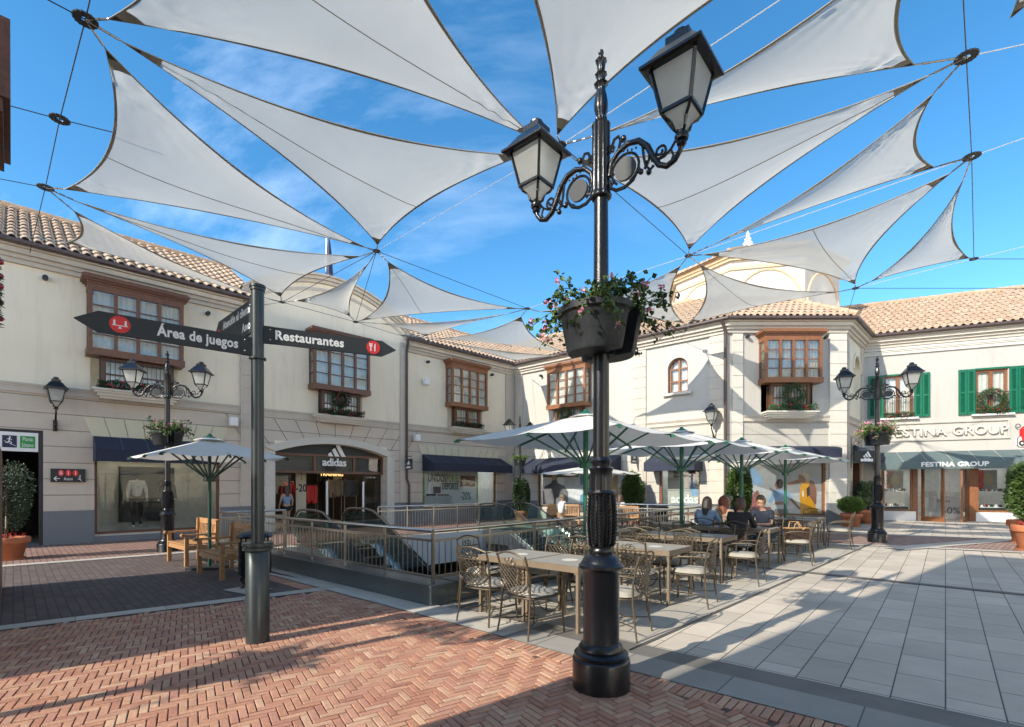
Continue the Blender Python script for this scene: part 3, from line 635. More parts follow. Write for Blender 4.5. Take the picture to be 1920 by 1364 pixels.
def spot(fac, px, v, i):
    s, z = fac.hit(px, v, .1); t = thing('wall_spotlight', i, 'spotlight', local(fac, s, 0, z), fac.a, 'small spotlights on the upper walls')
    MB().tube([(0, -.17, 0), (0, -.02, 0)], .065, 12).build('body', 'sign_grey', t, True); MB().box(-.03, .03, -.03, .0, -.05, .05).build('bracket', 'sign_grey', t)
def speaker(fac, px, v, lab):
    s, z = fac.hit(px, v, .25); t = thing('wall_speaker', lab, 'speaker', local(fac, s, 0, z), fac.a, 'white box speakers on brackets')
    MB().box(-.12, .12, -.34, -.14, -.14, .14).build('body', 'white_paint', t); MB().tube([(-.02, 0, .12), (-.06, -.1, .06), (-.02, -.18, 0)], .018, 6).build('bracket', 'white_paint', t)
ZS = 4.41; ZE = 8.17
# ---------------- left arcade building
bA = frame_empty('arcade_building', 'cream two storey building in shade with arched shop entrance and brown bay windows', 'building', FA)
a0 = FA.s(470); a1 = FA.s(752); sE0 = FA.s(-30)
# windows and openings
w1a, w1b = FA.s(177), FA.s(412); w1z0, w1z1 = FA.hit(177, 1003)[1], 3.05
w2a, w2b = FA.s(792), FA.s(931); en0, en1 = FA.s(514), FA.s(724); zsp = FA.hit(514, 847)[1]; zpk = FA.hit(620, 833)[1]; ztr = FA.hit(514, 886)[1]
bs0, bs1 = FA.s(-60), FA.s(81); bsz = FA.hit(81, 808)[1]
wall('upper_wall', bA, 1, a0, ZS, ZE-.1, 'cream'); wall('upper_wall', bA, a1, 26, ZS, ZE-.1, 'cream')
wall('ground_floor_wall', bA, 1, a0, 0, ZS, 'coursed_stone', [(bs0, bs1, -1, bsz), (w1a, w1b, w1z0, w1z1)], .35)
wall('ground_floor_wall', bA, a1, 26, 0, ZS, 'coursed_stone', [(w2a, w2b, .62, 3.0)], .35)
# centre section with curved pediment
wall('ground_floor_wall', bA, a0, a1, 0, ZS, 'coursed_stone', [(en0, en1, -1, zpk+.001)], .5, .04)
mb = MB(); n = 26; cz = (en0+en1)/2; hw = (en1-en0)/2; rise = zpk-zsp
def az(s, h=hw, r=rise, z=zsp): return z+r*(1-((s-cz)/h)**2)
for k in range(n):
    x0 = en0+(en1-en0)*k/n; x1 = en0+(en1-en0)*(k+1)/n
    mb.face((x0, -.04, az(x0)), (x1, -.04, az(x1)), (x1, -.04, zpk+.002), (x0, -.04, zpk+.002)); mb.face((x0, -.04, az(x0)), (x0, .46, az(x0)), (x1, .46, az(x1)), (x1, -.04, az(x1)))
mb.build('entrance_arch', 'cream', bA)
mb = MB(); ow = .34
for s0_, s1_ in ((en0-ow, en0), (en1, en1+ow)): mb.box(s0_, s1_, -.11, .02, 0, zsp-.002)
for k in range(n):
    t0, t1 = k/n, (k+1)/n; i0, i1 = en0+(en1-en0)*t0, en0+(en1-en0)*t1; o0, o1 = en0-ow+(en1-en0+2*ow)*t0, en0-ow+(en1-en0+2*ow)*t1
    zo = lambda s: az(s, hw+ow, rise+.10, zsp+.16)
    mb.prism([(i0, az(i0)), (i1, az(i1)), (o1, zo(o1)), (o0, zo(o0))], -.11, .02)
mb.build('entrance_surround', 'stone_light', bA)
mb = MB()                                           # wedge joints of the arch stones
for k in range(-5, 6):
    x = cz+k*.62; zo_ = az(x, hw+ow, rise+.1, zsp+.16)+.02; mb.bar((x, -.043, zo_), (cz+k*.78, -.043, ZS-.28), .018, .006, (0, 1, 0))
mb.build('arch_joints', 'gutter_brown', bA)
pz = []
for k in range(31):
    s = a0-.35+(a1-a0+.7)*k/30; pz.append((s, 8.62+1.28*math.sin(math.pi*k/30)**.8 if 0 < k < 30 else 8.62))
mb = MB()
for (x0, z0_), (x1, z1_) in zip(pz, pz[1:]):
    mb.face((x0, -.05, ZS), (x1, -.05, ZS), (x1, -.05, z1_-.3), (x0, -.05, z0_-.3)); mb.face((x0, .5, ZS), (x0, .5, z0_-.3), (x1, .5, z1_-.3), (x1, .5, ZS))
mb.build('pediment_wall', 'cream', bA)
mb = MB()
for (x0, z0_), (x1, z1_) in zip(pz, pz[1:]):
    for e, a, b in ((.03, -.62, -.5), (.10, -.32, -.2), (.18, -.2, -.08), (.26, -.08, 0)):
        i = mb.pt((x0, -.05-e, z0_+a), (x1, -.05-e, z1_+a), (x1, -.05-e, z1_+b), (x0, -.05-e, z0_+b), (x0, .55, z0_+a), (x1, .55, z1_+a), (x1, .55, z1_+b), (x0, .55, z0_+b))
        for q in ((0, 1, 2, 3), (4, 5, 1, 0), (3, 2, 6, 7), (7, 6, 5, 4)): mb.f.append([i[c] for c in q])
mb.build('pediment_moulding', 'stone_trim', bA)
for s0_, s1_ in ((a0-.35, a0+.1), (a1-.1, a1+.3)): quoins(bA, s0_, s1_, 0.95, 8.0, d=.10)
quoins(bA, 25.35, 25.995, .95, ZE-.45, 'stone_trim')
for s0_, s1_ in ((1, a0-.36), (a0+.11, a1-.11), (a1+.31, 25.34)): band(bA, s0_, s1_, ZS)
for s0_, s1_ in ((bs1, w1a), (w1b, en0-ow), (en1+ow, w2a), (w2b, 25.99)): MB().box(s0_+.003, s1_-.003, -.08, .0, 0, .93).build('granite_plinth', 'plinth_granite', bA)
MB().box(w1a, w1b, -.05, .0, 0, w1z0-.05).build('granite_plinth', 'plinth_granite', bA); MB().box(w2a, w2b, -.05, .0, 0, .6).build('granite_plinth', 'plinth_granite', bA)
cornice(bA, 1, a0-.36, ZE); cornice(bA, a1+.31, 26, ZE, mitre1=-1); gutter(bA, 1, a0-.1, ZE-.02); gutter(bA, a1+.1, 26, ZE-.02, m1=-1)
roof(bA, 1, a0+.3, ZE, 3.6); roof(bA, a1+.2, 30, ZE, 3.6)
mb = MB(); s, z = FA.hit(762, 655, .12); mb.tube([(s-.1, -.43, ZE-.05), (s, -.2, ZE-.35), (s, -.16, ZE-.6), (s, -.16, 2.0), (s+.12, -.16, 1.7), (s+.12, -.16, .3)], .055, 10); mb.build('drainpipe', 'gutter_brown', bA, True)
B1 = bay(FA, bA, 165, 344.5, 530, 663, 190, 323, 731, wood='wood_dark'); B2 = bay(FA, bA, 588.7, 694, 625, 727.5, 603, 676, 779, rows=4, wood='wood_dark'); B3 = bay(FA, bA, 848, 914.4, 682, 761, 854.5, 901, 802)
voussoirs(bA, w1a-.05, w1b+.05, w1z1+.05, w1z1+.62, 8); voussoirs(bA, w2a-.05, w2b+.05, 3.05, 3.55, 11)
# shop windows
glazing(bA, w1a, w1b, w1z0, w1z1, [], [w1z1-.62]); r1 = shopbox(bA, w1a, w1b, w1z0-.1, w1z1+.1, 1.9, 'room_pale', 'glow_warm')
MB().box(w1a+.75, w1b-1.0, 1.55, 1.6, w1z0+.25, w1z1-.75).build('display_panel', 'sign_grey', bA)
glazing(bA, w2a, w2b, .62, 3.0, [], [2.55]); shopbox(bA, w2a, w2b, .5, 3.1, 1.6, 'room_pale', 'glow_white')
sh = shopbox(bA, en0, en1, -.02, zpk-.3, 6.5, 'room_dark', 'glow_warm', y0=.46)
glazing(bA, en0, en1, ztr, zsp, [cz-hw*.30, cz+hw*.42], [], .3, 'wood_dark', .09, 'poster_glass', 'transom_window')
mb = MB()
for k in range(n):
    x0 = en0+(en1-en0)*k/n; x1 = en0+(en1-en0)*(k+1)/n; mb.face((x0, .32, zsp-.01), (x1, .32, zsp-.01), (x1, .32, az(x1)), (x0, .32, az(x0)))
    mb.face((x0, .45, ztr), (x1, .45, ztr), (x1, .45, az(x1)), (x0, .45, az(x0)))
mb.build('transom_backing', 'sign_grey', bA)
for s0_, s1_ in ((en0+.1, en0+.75), (en1-.85, en1-.1)): glazing(bA, s0_, s1_, .0, ztr-.05, [], [1.0], .42, 'iron_dull', .06, 'shop_glass', 'door_leaf')
# signs on the arcade
sg = thing('shop_sign', 'white three stripe logo over bold lowercase lettering above the arched entrance', 'shop sign', local(FA, FA.s(627, -.25), .24, 0), FA.a)
zc = FA.hit(627, 874, -.25)[1]; text('adidas', .43, 'letter_white', sg, (0, 0, zc), ext=.02, bold=.009, sp=.95)
def stripes(parent, x, y, z, w, m='letter_white', tb=.02):
    mb = MB()
    for k, h in enumerate((.20, .40, .62)):
        x0 = x+w*(-.40+.31*k); bw = w*.21; tl = h*w
        mb.prism([(x0, z), (x0+bw, z), (x0+bw-tl*.56, z+tl), (x0-(tl-bw*.5)*.56, z+max(tl-bw*.5, .02*w))], y-tb, y)
    return mb.build('logo_stripes', m, parent)
stripes(sg, .1, .0, zc+.38, .86)
gl = emit('store_letter', (.9, .55, .2), .8); text('TRAINING', .24, 'store_letter', bA, (FA.s(622, -3), 3.0, FA.hit(622, 893, -3)[1]), ext=.01)
# interior of the big shop: posters, rails of clothes
mb = MB(); s0_ = FA.s(555, -1.2); s1_ = FA.s(574, -1.2); mb.box(s0_, s1_, 1.2, 1.24, .3, 3.0); mb.build('price_banner', 'voussoir', bA)
text('-20', .42, 'letter_navy', bA, ((s0_+s1_)/2, 1.18, 1.45), ext=.003, bold=.008, sx=.8); 
for k, z in enumerate((2.7, 2.5, 2.2, 1.95)): MB().box(s0_+.12+.03*k, s1_-.12-.02*k, 1.19, 1.2, z-.05, z+.03+.05*(k > 1)).build('banner_print', 'letter_navy' if k < 2 else 'wood_dark', bA)
for k, (p0, p1, y, z, c, nn) in enumerate(((572, 592, 2.6, 1.75, 'letter_red', 8), (616, 640, 2.4, 2.0, 'room_warm', 10), (646, 668, 2.4, 2.0, 'plinth_granite', 9), (625, 672, 4.5, 2.75, 'stone_light', 16), (596, 640, 5.5, 2.6, 'pot_black', 12))):
    t = thing('clothes_rail', ['rail of red tops inside the arched shop', 'rail of tan jackets inside the arched shop', 'rail of grey jackets inside the arched shop', 'back row of pale tops hung high in the arched shop', 'rail of black tops at the back of the arched shop'][k], 'clothes rail', local(FA, FA.s(p0, -y), y, 0), FA.a, 'clothes rails in the shop')
    w_ = FA.s(p1, -y)-FA.s(p0, -y); r_ = MB().tube([(0, 0, 0), (0, 0, z), (w_, 0, z), (w_, 0, 0)], .015, 6); r_.build('rail', 'steel_tube', t)
    g = MB()
    for j in range(nn): x = w_*(j+.5)/nn; yy = R.uniform(.12, .22); g.prism([(x-.035, z-R.uniform(.55, .85)), (x+.035, z-R.uniform(.55, .85)), (x+.045, z-.12), (x+.02, z-.05), (x-.03, z-.05), (x-.045, z-.14)], -yy, yy)
    g.build('garments', c, t)
# poster in the second window
def poster(fac, s0, s1, z0, z1, y, label, shapes, base='white_paint'):
    t = thing('window_poster', label, 'poster', local(fac, s0, y, z0), fac.a); MB().box(0, s1-s0, 0, .01, 0, z1-z0).build('sheet', base, t); w_, h_ = s1-s0, z1-z0
    for i, (m, poly) in enumerate(shapes): MB().prism([(x*w_, z*h_) for x, z in poly], -.002-.0015*i, -.0005-.0015*i).build('print', m, t)
    return t, w_, h_
for nm, c in (('ink_green', (.26, .40, .03)), ('ink_black', (.02, .02, .02)), ('ink_brown', (.25, .11, .06)), ('ink_grey', (.14, .14, .15)), ('ink_blue', (.10, .28, .42)), ('ink_pale', (.52, .55, .56)), ('ink_skin', (.24, .105, .065)), ('ink_yellow', (.62, .30, .008)), ('ink_sky', (.22, .38, .58)), ('ink_pink', (.36, .11, .12)), ('ink_mauve', (.17, .13, .13)), ('ink_blond', (.48, .38, .24)), ('ink_fence', (.33, .34, .34))): mat(nm, c, .6, var=.12, scale=4)
def ell(cx, cz_, rx, rz, n=16, a0=0): return [(cx+rx*math.cos(2*math.pi*k/n+a0), cz_+rz*math.sin(2*math.pi*k/n+a0)) for k in range(n)]
def rect(x0, z0, x1, z1): return [(x0, z0), (x1, z0), (x1, z1), (x0, z1)]
pt, w_, h_ = poster(FA, w2a+.25, w2a+(w2b-w2a)*.78, .75, 2.9, .32, 'sale poster with green border and black slogan behind the shop window', [('ink_green', rect(0, 0, .025, 1)), ('ink_green', rect(.975, 0, 1, 1)), ('ink_green', rect(.025, 0, .975, .03)), ('ink_green', rect(.05, .93, .9, 1)),
    ('ink_brown', rect(.66, .42, .95, .68)), ('ink_blond', ell(.74, .54, .05, .07)), ('ink_skin', ell(.86, .55, .05, .08)), ('ink_black', rect(.05, .10, .22, .26)), ('ink_brown', rect(.24, .09, .45, .25)), ('ink_blond', ell(.30, .17, .04, .05)), ('ink_skin', ell(.13, .18, .045, .06)), ('ink_grey', rect(.17, .27, .30, .42)), ('ink_skin', ell(.24, .35, .03, .05)), ('ink_pale', rect(.02, .05, .5, .22))])
text('UNIDOS', h_*.24, 'ink_black', pt, (w_*.08, -.03, h_*.53), ext=.002, bold=.004, sx=.55, align='LEFT'); text('POR EL', h_*.24, 'ink_green', pt, (w_*.40, -.03, h_*.53), ext=.002, bold=.004, sx=.48, align='LEFT')
text('DEPORTE', h_*.21, 'ink_black', pt, (w_*.32, -.03, h_*.36), ext=.002, bold=.004, sx=.52, align='LEFT'); text('-20%', h_*.26, 'ink_grey', pt, (w_*.66, -.03, h_*.12), ext=.002, bold=.006, sx=.6, align='LEFT')
# basement entrance sign and toilets sign
sz0, sz1 = FA.hit(76, 848)[1], FA.hit(76, 813)[1]; t = thing('entrance_sign', 'white illuminated sign board with three pictogram tiles over the dark doorway', 'sign', local(FA, bs0, .04, 0), FA.a)
e = bs1-bs0-.1; MB().box(0, e, -.03, .05, sz0, sz1).build('board', 'white_paint', t); zc = (sz0+sz1)/2; q = (sz1-sz0)*.33
MB().box(e-.36, e-.06, -.036, -.031, zc-q*.95, zc+q*.95).build('green_tile', 'letter_green', t); MB().box(e-.70, e-.42, -.036, -.031, zc-q*.95, zc+q*.95).build('navy_tile', 'letter_navy', t); MB().box(e-1.06, e-.76, -.036, -.031, zc-q*.95, zc+q*.95).build('navy_tile', 'letter_navy', t)
text('Planta', .15, 'letter_white', t, (e-.21, -.04, zc+.03), sx=.56); text('Sótano', .15, 'letter_white', t, (e-.21, -.04, zc-.13), sx=.56)
def runner(parent, x, y, z, s, m='letter_white'):
    mb = MB(); mb.prism(ell(x+.02*s, z+.36*s, .055*s, .055*s), y-.003, y)
    for a, b, w_ in (((0, .28), (-.03, .02), .07), ((-.03, .03), (.12, -.1), .055), ((.12, -.1), (.08, -.26), .05), ((-.03, .03), (-.14, -.12), .055), ((-.14, -.12), (-.26, -.1), .045), ((0, .27), (.14, .12), .04), ((0, .27), (-.16, .18), .04), ((-.34, .05), (.38, -.38), .03)):
        mb.bar((x+a[0]*s, y-.0015, z+a[1]*s), (x+b[0]*s, y-.0015, z+b[1]*s), w_*s, .003, (0, 1, 0))
    mb.build('pictogram', m, parent)
runner(t, e-.56, -.037, zc, .32); mb = MB(); mb.tube([(e-1.0, -.038, zc-.1), (e-.82, -.038, zc-.1), (e-.82, -.038, zc+.1), (e-.94, -.038, zc+.1), (e-.94, -.038, zc), (e-.87, -.038, zc)], .012, 4); mb.build('pictogram', 'letter_white', t)
shopbox(bA, bs0, bs1, -.02, bsz, 4, 'room_dark', y0=.34)
mb = MB(); mb.box(bs1-.09, bs1, .02, .3, 0, bsz); mb.box(bs0, bs1-.09, .02, .3, bsz-.10, bsz); mb.build('door_frame', 'iron_dull', bA)
t = thing('toilet_sign', 'small black sign with three red pictogram discs and a left arrow on the rendered wall', 'sign', local(FA, FA.s(128, .05), -.02, FA.hit(128, 892, .05)[1]), FA.a)
t.scale = (.60, 1, 1); MB().box(-.62, .62, -.04, 0, -.19, .19).build('board', 'sign_grey', t)
for k in range(3):
    MB().prism(ell(-.26+.26*k, .07, .105, .09), -.046, -.041).build('red_disc', 'letter_red', t); mb = MB()
    for dx in ((-.03, .03) if k == 0 else (0,)): mb.prism(rect(-.26+.26*k+dx-.012, .02, -.26+.26*k+dx+.014, .10), -.05, -.0465); mb.prism(ell(-.26+.26*k+dx, .12, .014, .014, 8), -.05, -.0465)
    mb.build('pictogram', 'letter_white', t)
text('Aseos', .13, 'letter_white', t, (0, -.042, -.135)); runner(t, .42, -.042, -.08, .26); mb = MB(); mb.prism([(-.52, -.09), (-.42, -.02), (-.40, -.04), (-.46, -.08), (-.30, -.08), (-.30, -.1), (-.46, -.1), (-.40, -.14), (-.42, -.16)], -.046, -.041); mb.build('arrow', 'letter_white', t)
# ---------------- sunlit wing (B)
bB = frame_empty('sunlit_wing', 'sunlit cream wing with an arched window and one oak bay window right of the corner', 'building', FB)
w3a, w3b = FB.s(1008), FB.s(1158); w4a, w4b = FB.s(1236), FB.s(1312); aw0, aw1 = FB.s(1252), FB.s(1290); awz0 = FB.hit(1270, 737)[1]; awz1 = FB.hit(1271, 671)[1]; asp = awz1-(aw1-aw0)/2
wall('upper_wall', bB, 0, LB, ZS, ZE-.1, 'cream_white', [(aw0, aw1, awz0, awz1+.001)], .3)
mb = MB(); r_ = (aw1-aw0)/2; c_ = (aw0+aw1)/2
for k in range(16):
    t0, t1 = math.pi*k/16, math.pi*(k+1)/16; p0 = (c_-r_*math.cos(t0), asp+r_*math.sin(t0)); p1 = (c_-r_*math.cos(t1), asp+r_*math.sin(t1))
    mb.face((p0[0], 0, p0[1]), (p1[0], 0, p1[1]), (p1[0], 0, awz1+.002), (p0[0], 0, awz1+.002)); mb.face((p0[0], 0, p0[1]), (p0[0], .3, p0[1]), (p1[0], .3, p1[1]), (p1[0], 0, p1[1]))
mb.build('arch_infill', 'cream_white', bB)
def arched_window(parent, a, b, z0, zs, y=.2):
    f = MB(); c = (a+b)/2; r = (b-a)/2; t = .09
    f.box(a, a+t, y-.04, y+.04, z0, zs); f.box(b-t, b, y-.04, y+.04, z0, zs); f.box(a+t, b-t, y-.04, y+.04, z0, z0+t); f.box(c-.045, c+.045, y-.045, y+.045, z0+t, zs+r-t*.6)
    for z in (zs, z0+(zs-z0)*.5): f.box(a+t, b-t, y-.035, y+.035, z-.03, z+.03)
    for k in range(14):
        t0, t1 = math.pi*k/14, math.pi*(k+1)/14
        f.prism([(c-(r-t)*math.cos(t0), zs+(r-t)*math.sin(t0)), (c-(r-t)*math.cos(t1), zs+(r-t)*math.sin(t1)), (c-r*math.cos(t1), zs+r*math.sin(t1)), (c-r*math.cos(t0), zs+r*math.sin(t0))], y-.04, y+.04)
    f = f.build('arched_window', 'wood_red', parent); MB().prism([(a+.02, z0), (b-.02, z0)]+[(c+(r-.02)*math.cos(math.pi*k/12), zs+(r-.02)*math.sin(math.pi*k/12)) for k in range(13)], y, y+.008).build('glass', 'window_glass', f)
    curtain(f, a, c-.02, z0, zs+r*.95, y+.09); curtain(f, c+.02, b, z0, zs+r*.95, y+.09)
arched_window(bB, aw0, aw1, awz0, asp); MB().box(aw0-.18, aw1+.18, -.14, .2, awz0-.10, awz0).build('window_sill', 'stone_light', bB)
wall('ground_floor_wall', bB, 0, LB, 0, ZS, 'coursed_light', [(w3a, w3b, .62, 3.05), (w4a, w4b, .45, 3.05)], .35)
for p0, p1 in ((966, 980), (1188, 1212), (1331, 1364)): quoins(bB, max(.13, FB.s(p0)), min(FB.s(p1), LB), .95, ZE-.45, 'stone_trim')
band(bB, .6, FB.s(1187), ZS); band(bB, FB.s(1213), FB.s(1330), ZS)
for s0_, s1_ in ((.1, w3a), (w3b, w4a), (w4b, LB-.002)): MB().box(s0_+.003, s1_-.003, -.08, 0, 0, .93).build('granite_plinth', 'plinth_granite', bB)
cornice(bB, 0, LB, ZE, mitre0=-1, mitre1=.38); gutter(bB, 0, LB, ZE-.02, m0=-1, m1=.38); roof(bB, -4, LB, ZE, 4.0, k1=.38)
B4 = bay(FB, bB, 1025.6, 1097, 682, 759.6, 1040, 1090, 806, at=1097)
mb = MB(); s = FB.s(1368, .14); s = min(s, LB-.05); mb.tube([(s-.05, -.43, ZE-.06), (s, -.2, ZE-.4), (s, -.17, ZE-.7), (s, -.17, 1.35), (s-.22, -.19, 1.1), (s-.24, -.19, .2)], .06, 10); mb.build('drainpipe', 'gutter_brown', bB, True)
glazing(bB, w3a, w3b, .62, 3.05, [], [2.6], glass='poster_glass'); shopbox(bB, w3a, w3b, .5, 3.1, 1.6, 'room_pale', 'glow_white'); glazing(bB, w4a, w4b, .45, 3.05, [], [2.6], m='wood_red'); shopbox(bB, w4a, w4b, .4, 3.1, 1.6, 'room_pale', 'glow_white')
voussoirs(bB, w3a-.05, w3b+.05, 3.1, 3.55, 10, m='stone_light')
poster(FB, w3a+.12, w3b-.1, .75, 3.0, .3, 'large window poster of a dark haired man in a grey track top beside blue panels', [('ink_mauve', rect(0, .62, .5, .88)), ('ink_pale', rect(.30, 0, .52, .62)), ('ink_blue', rect(.52, 0, .75, .86)), ('ink_pale', [(.52, .2), (.75, .55), (.75, .7), (.52, .42)]), ('ink_grey', [(.0, 0), (.36, 0), (.36, .28), (.31, .42), (.22, .48), (.20, .56), (.14, .56), (.12, .48), (.03, .42), (0, .30)]),
    ('ink_skin', ell(.17, .66, .045, .12)), ('ink_blond', ell(.165, .65, .036, .10)), ('ink_black', ell(.18, .76, .058, .08)), ('ink_black', ell(.80, .62, .05, .14)), ('ink_skin', ell(.80, .50, .035, .10)), ('ink_mauve', rect(.75, 0, .86, .38)), ('ink_blond', [(.90, .2), (.99, .2), (.99, .7), (.93, .6)])])
t, w_, h_ = poster(FB, w4a+.25, w4b-.03, .55, 2.95, .3, 'pale shop poster with white raised logo lettering and an olive block', [('voussoir', rect(0, 0, 1, 1)), ('coursed_light', rect(.0, 0, 1, .62)), ('ink_mauve', rect(.18, .62, 1, .93)), ('ink_sky', [(.60, .66), (.72, .66), (.95, .30), (.72, .30)])], 'stone_light')
text('adidas', .50, 'letter_white', t, (w_*.52, -.03, h_*.17), ext=.03, bold=.018, sp=.95)
# ---------------- octagonal corner tower
bC = frame_empty('corner_tower', 'projecting cream corner tower with oak bay window and grey quoined pilasters', 'building', FC)
w5a, w5b = FC.s(1402), FC.s(1549)
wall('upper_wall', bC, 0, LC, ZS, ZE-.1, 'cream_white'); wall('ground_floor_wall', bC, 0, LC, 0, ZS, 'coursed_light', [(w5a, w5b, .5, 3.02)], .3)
quoins(bC, FC.s(1373), FC.s(1392), .95, ZE-.45, 'stone_light'); quoins(bC, FC.s(1554), LC+.03, .95, ZE-.45, 'stone_light')
band(bC, FC.s(1393), FC.s(1553), ZS); MB().box(.003, w5a-.003, -.08, 0, 0, 1.0).build('granite_plinth', 'plinth_granite', bC); MB().box(w5b+.003, LC+.03, -.08, 0, 0, 1.0).build('granite_plinth', 'plinth_granite', bC)
cornice(bC, 0, LC, ZE, mitre0=.38, mitre1=.414); gutter(bC, 0, LC, ZE-.02, m0=.38, m1=.414); roof(bC, 0, LC, ZE, 4, k0=.38, k1=.414)
B5 = bay(FC, bC, 1435, 1542.5, 630, 717.5, 1445, 1520, 773)
glazing(bC, w5a, w5b, .5, 3.02, [], [2.62], m='wood_red', glass='poster_glass'); shopbox(bC, w5a, w5b, .4, 3.1, 1.4, 'room_pale')
mb = MB()
for (x0, z0_), (x1, z1_) in (((w5a-.2, 3.35), (w5a-.5, 4.0)), ((w5a-.5, 4.0), (w5a-1.0, 4.0)), ((w5b+.2, 3.35), (w5b+.02, 3.9)), ((w5b+.02, 3.9), (LC-.3, 3.9))): mb.bar((x0, -.003, z0_), (x1, -.003, z1_), .018, .006, (0, 1, 0))
for k in range(7): x = w5a+.3+(w5b-w5a-.6)*k/6; mb.bar((x, -.003, 3.72), (x+(k-3)*.04, -.003, ZS-.22), .016, .006, (0, 1, 0))
mb.build('arch_joints', 'stone_trim', bC)
fp = [('ink_fence', [(0, .62), (.42, .40), (1, .45), (1, 1), (0, 1)]), ('ink_sky', [(0, .62), (.18, .55), (.2, .7), (.08, .9), (0, .95)]), ('ink_blue', rect(.02, .1, .035, .75)),
    ('ink_pink', [(.02, 0), (.20, 0), (.21, .22), (.17, .36), (.15, .52), (.08, .52), (.05, .30)]), ('ink_skin', ell(.125, .47, .03, .09)), ('ink_grey', [(.36, 0), (.55, 0), (.54, .14), (.36, .14)]), ('ink_skin', [(.36, .13), (.53, .13), (.53, .21), (.37, .21)]), ('ink_sky', [(.27, .18), (.33, .40), (.40, .47), (.50, .47), (.56, .42), (.60, .26), (.55, .24), (.52, .32), (.53, .20), (.37, .20), (.36, .30), (.32, .16)]),
    ('ink_skin', [(.56, .25), (.60, .27), (.70, .07), (.73, .03), (.69, .02)]), ('ink_skin', ell(.40, .58, .032, .10)), ('ink_black', ell(.435, .60, .045, .11)), ('ink_skin', [(.52, .58), (.54, .62), (.68, .70), (.74, .74), (.74, .64), (.60, .58)]),
    ('ink_skin', [(.84, .70), (.90, .64), (.93, .40), (.92, .15), (.85, .05), (.83, .30)]), ('ink_yellow', [(.71, .10), (.70, .45), (.71, .66), (.74, .76), (.80, .80), (.83, .72), (.82, .45), (.88, .30), (.96, .05), (.98, 0), (.72, 0)]), ('ink_black', [(.79, .60), (.83, .66), (.84, .46), (.80, .40)]), ('ink_skin', ell(.715, .86, .035, .075)), ('ink_skin', rect(.73, .74, .78, .86)), ('ink_blond', [(.70, .93), (.76, .96), (.82, .92), (.83, .84), (.78, .80), (.76, .88)]), ('ink_white', rect(.735, .42, .75, .55)) ]
mat('ink_white', (.75, .75, .75), .6); bricktex('mesh_print', (.50, .55, .58), (.55, .59, .62), (.30, .34, .37), .16, .16, 0, 0, .012, .6, 0)
fp = [(m_, [(x, z*.84+(.09 if i_ in (6, 7, 8, 9, 10, 11, 12) else 0)) for x, z in q]) if i_ > 1 else (m_, q) for i_, (m_, q) in enumerate(fp)]
t, w_, h_ = poster(FC, w5a+.08, w5b-.08, .52, 2.6, .16, 'big window poster of three young people, one in a yellow top pointing', fp, 'ink_pale')
mb = MB(); 
for k in range(46): x = -1.6+k*.13; mb.bar((max(0, x), -.012, .4 if 0 else 0.02), (min(w_, x+1.6), -.012, min(h_, 1.6)), .006, .002, (0, 1, 0)) if x > 0 and x+1.6 < w_ else None
for k in range(9): mb.bar((0, -.0125, .12+k*.25), (w_, -.0125, .3+k*.24), .006, .002, (0, 1, 0)) if .3+k*.24 < h_ else None
mb.build('print_mesh', 'ink_fence', t)
# face D with niche, doorway
bD = frame_empty('tower_return_wall', 'shaded return wall of the tower with an arched niche and a dark doorway below', 'building', FD)
na, nb = FD.s(1600), FD.s(1612); d0_, d1_ = FD.s(1599), FD.s(1614)
nz0, nz1 = FD.hit(1606, 738)[1], FD.hit(1606, 669)[1]
wall('upper_wall', bD, 0, LD, ZS, ZE-.1, 'cream', [(na, nb, nz0, nz1)], .35); MB().box(na-.05, nb+.05, .33, .36, nz0, nz1).build('niche_back', 'cream', bD)
mb = MB(); c_ = (na+nb)/2; r_ = (nb-na)/2
for k in range(12):
    t0, t1 = math.pi*k/12, math.pi*(k+1)/12; p0 = (c_-r_*math.cos(t0), nz1-r_+r_*math.sin(t0)); p1 = (c_-r_*math.cos(t1), nz1-r_+r_*math.sin(t1)); mb.face((p0[0], -.001, p0[1]), (p1[0], -.001, p1[1]), (p1[0], -.001, nz1+.01), (p0[0], -.001, nz1+.01))
    q0 = (c_-(r_+.15)*math.cos(t0), nz1-r_+(r_+.15)*math.sin(t0)); q1_ = (c_-(r_+.15)*math.cos(t1), nz1-r_+(r_+.15)*math.sin(t1)); mb.prism([p0, p1, q1_, q0], -.05, 0)
mb.build('niche_arch', 'cream', bD)
wall('ground_floor_wall', bD, 0, LD, 0, ZS, 'coursed_stone', [(d0_, d1_, -1, 2.75)], .4); shopbox(bD, d0_, d1_, 0, 2.8, 2, 'room_dark', y0=.4)
f = MB(); f.box(d0_, d0_+.1, .02, .3, .1, 2.75); f.box(d1_-.1, d1_, .02, .3, .1, 2.75); f.box(d0_, d1_, .02, .3, 2.65, 2.75); f.build('door_frame', 'wood_dark', bD)
quoins(bD, .12, .45, .95, ZE-.45, 'stone_trim'); quoins(bD, LD-.62, LD-.14, .95, ZE-.45, 'stone_trim'); band(bD, .46, LD-.64, ZS)
MB().box(.06, d0_, -.08, 0, 0, 1.0).build('granite_plinth', 'plinth_granite', bD); MB().box(d1_, LD, -.08, 0, 0, 1.0).build('granite_plinth', 'plinth_granite', bD)
cornice(bD, 0, LD, ZE, mitre0=.414, mitre1=-.66); gutter(bD, 0, LD, ZE-.02, m0=.414, m1=-.66); roof(bD, 0, LD+4, ZE, 4, k0=.414)
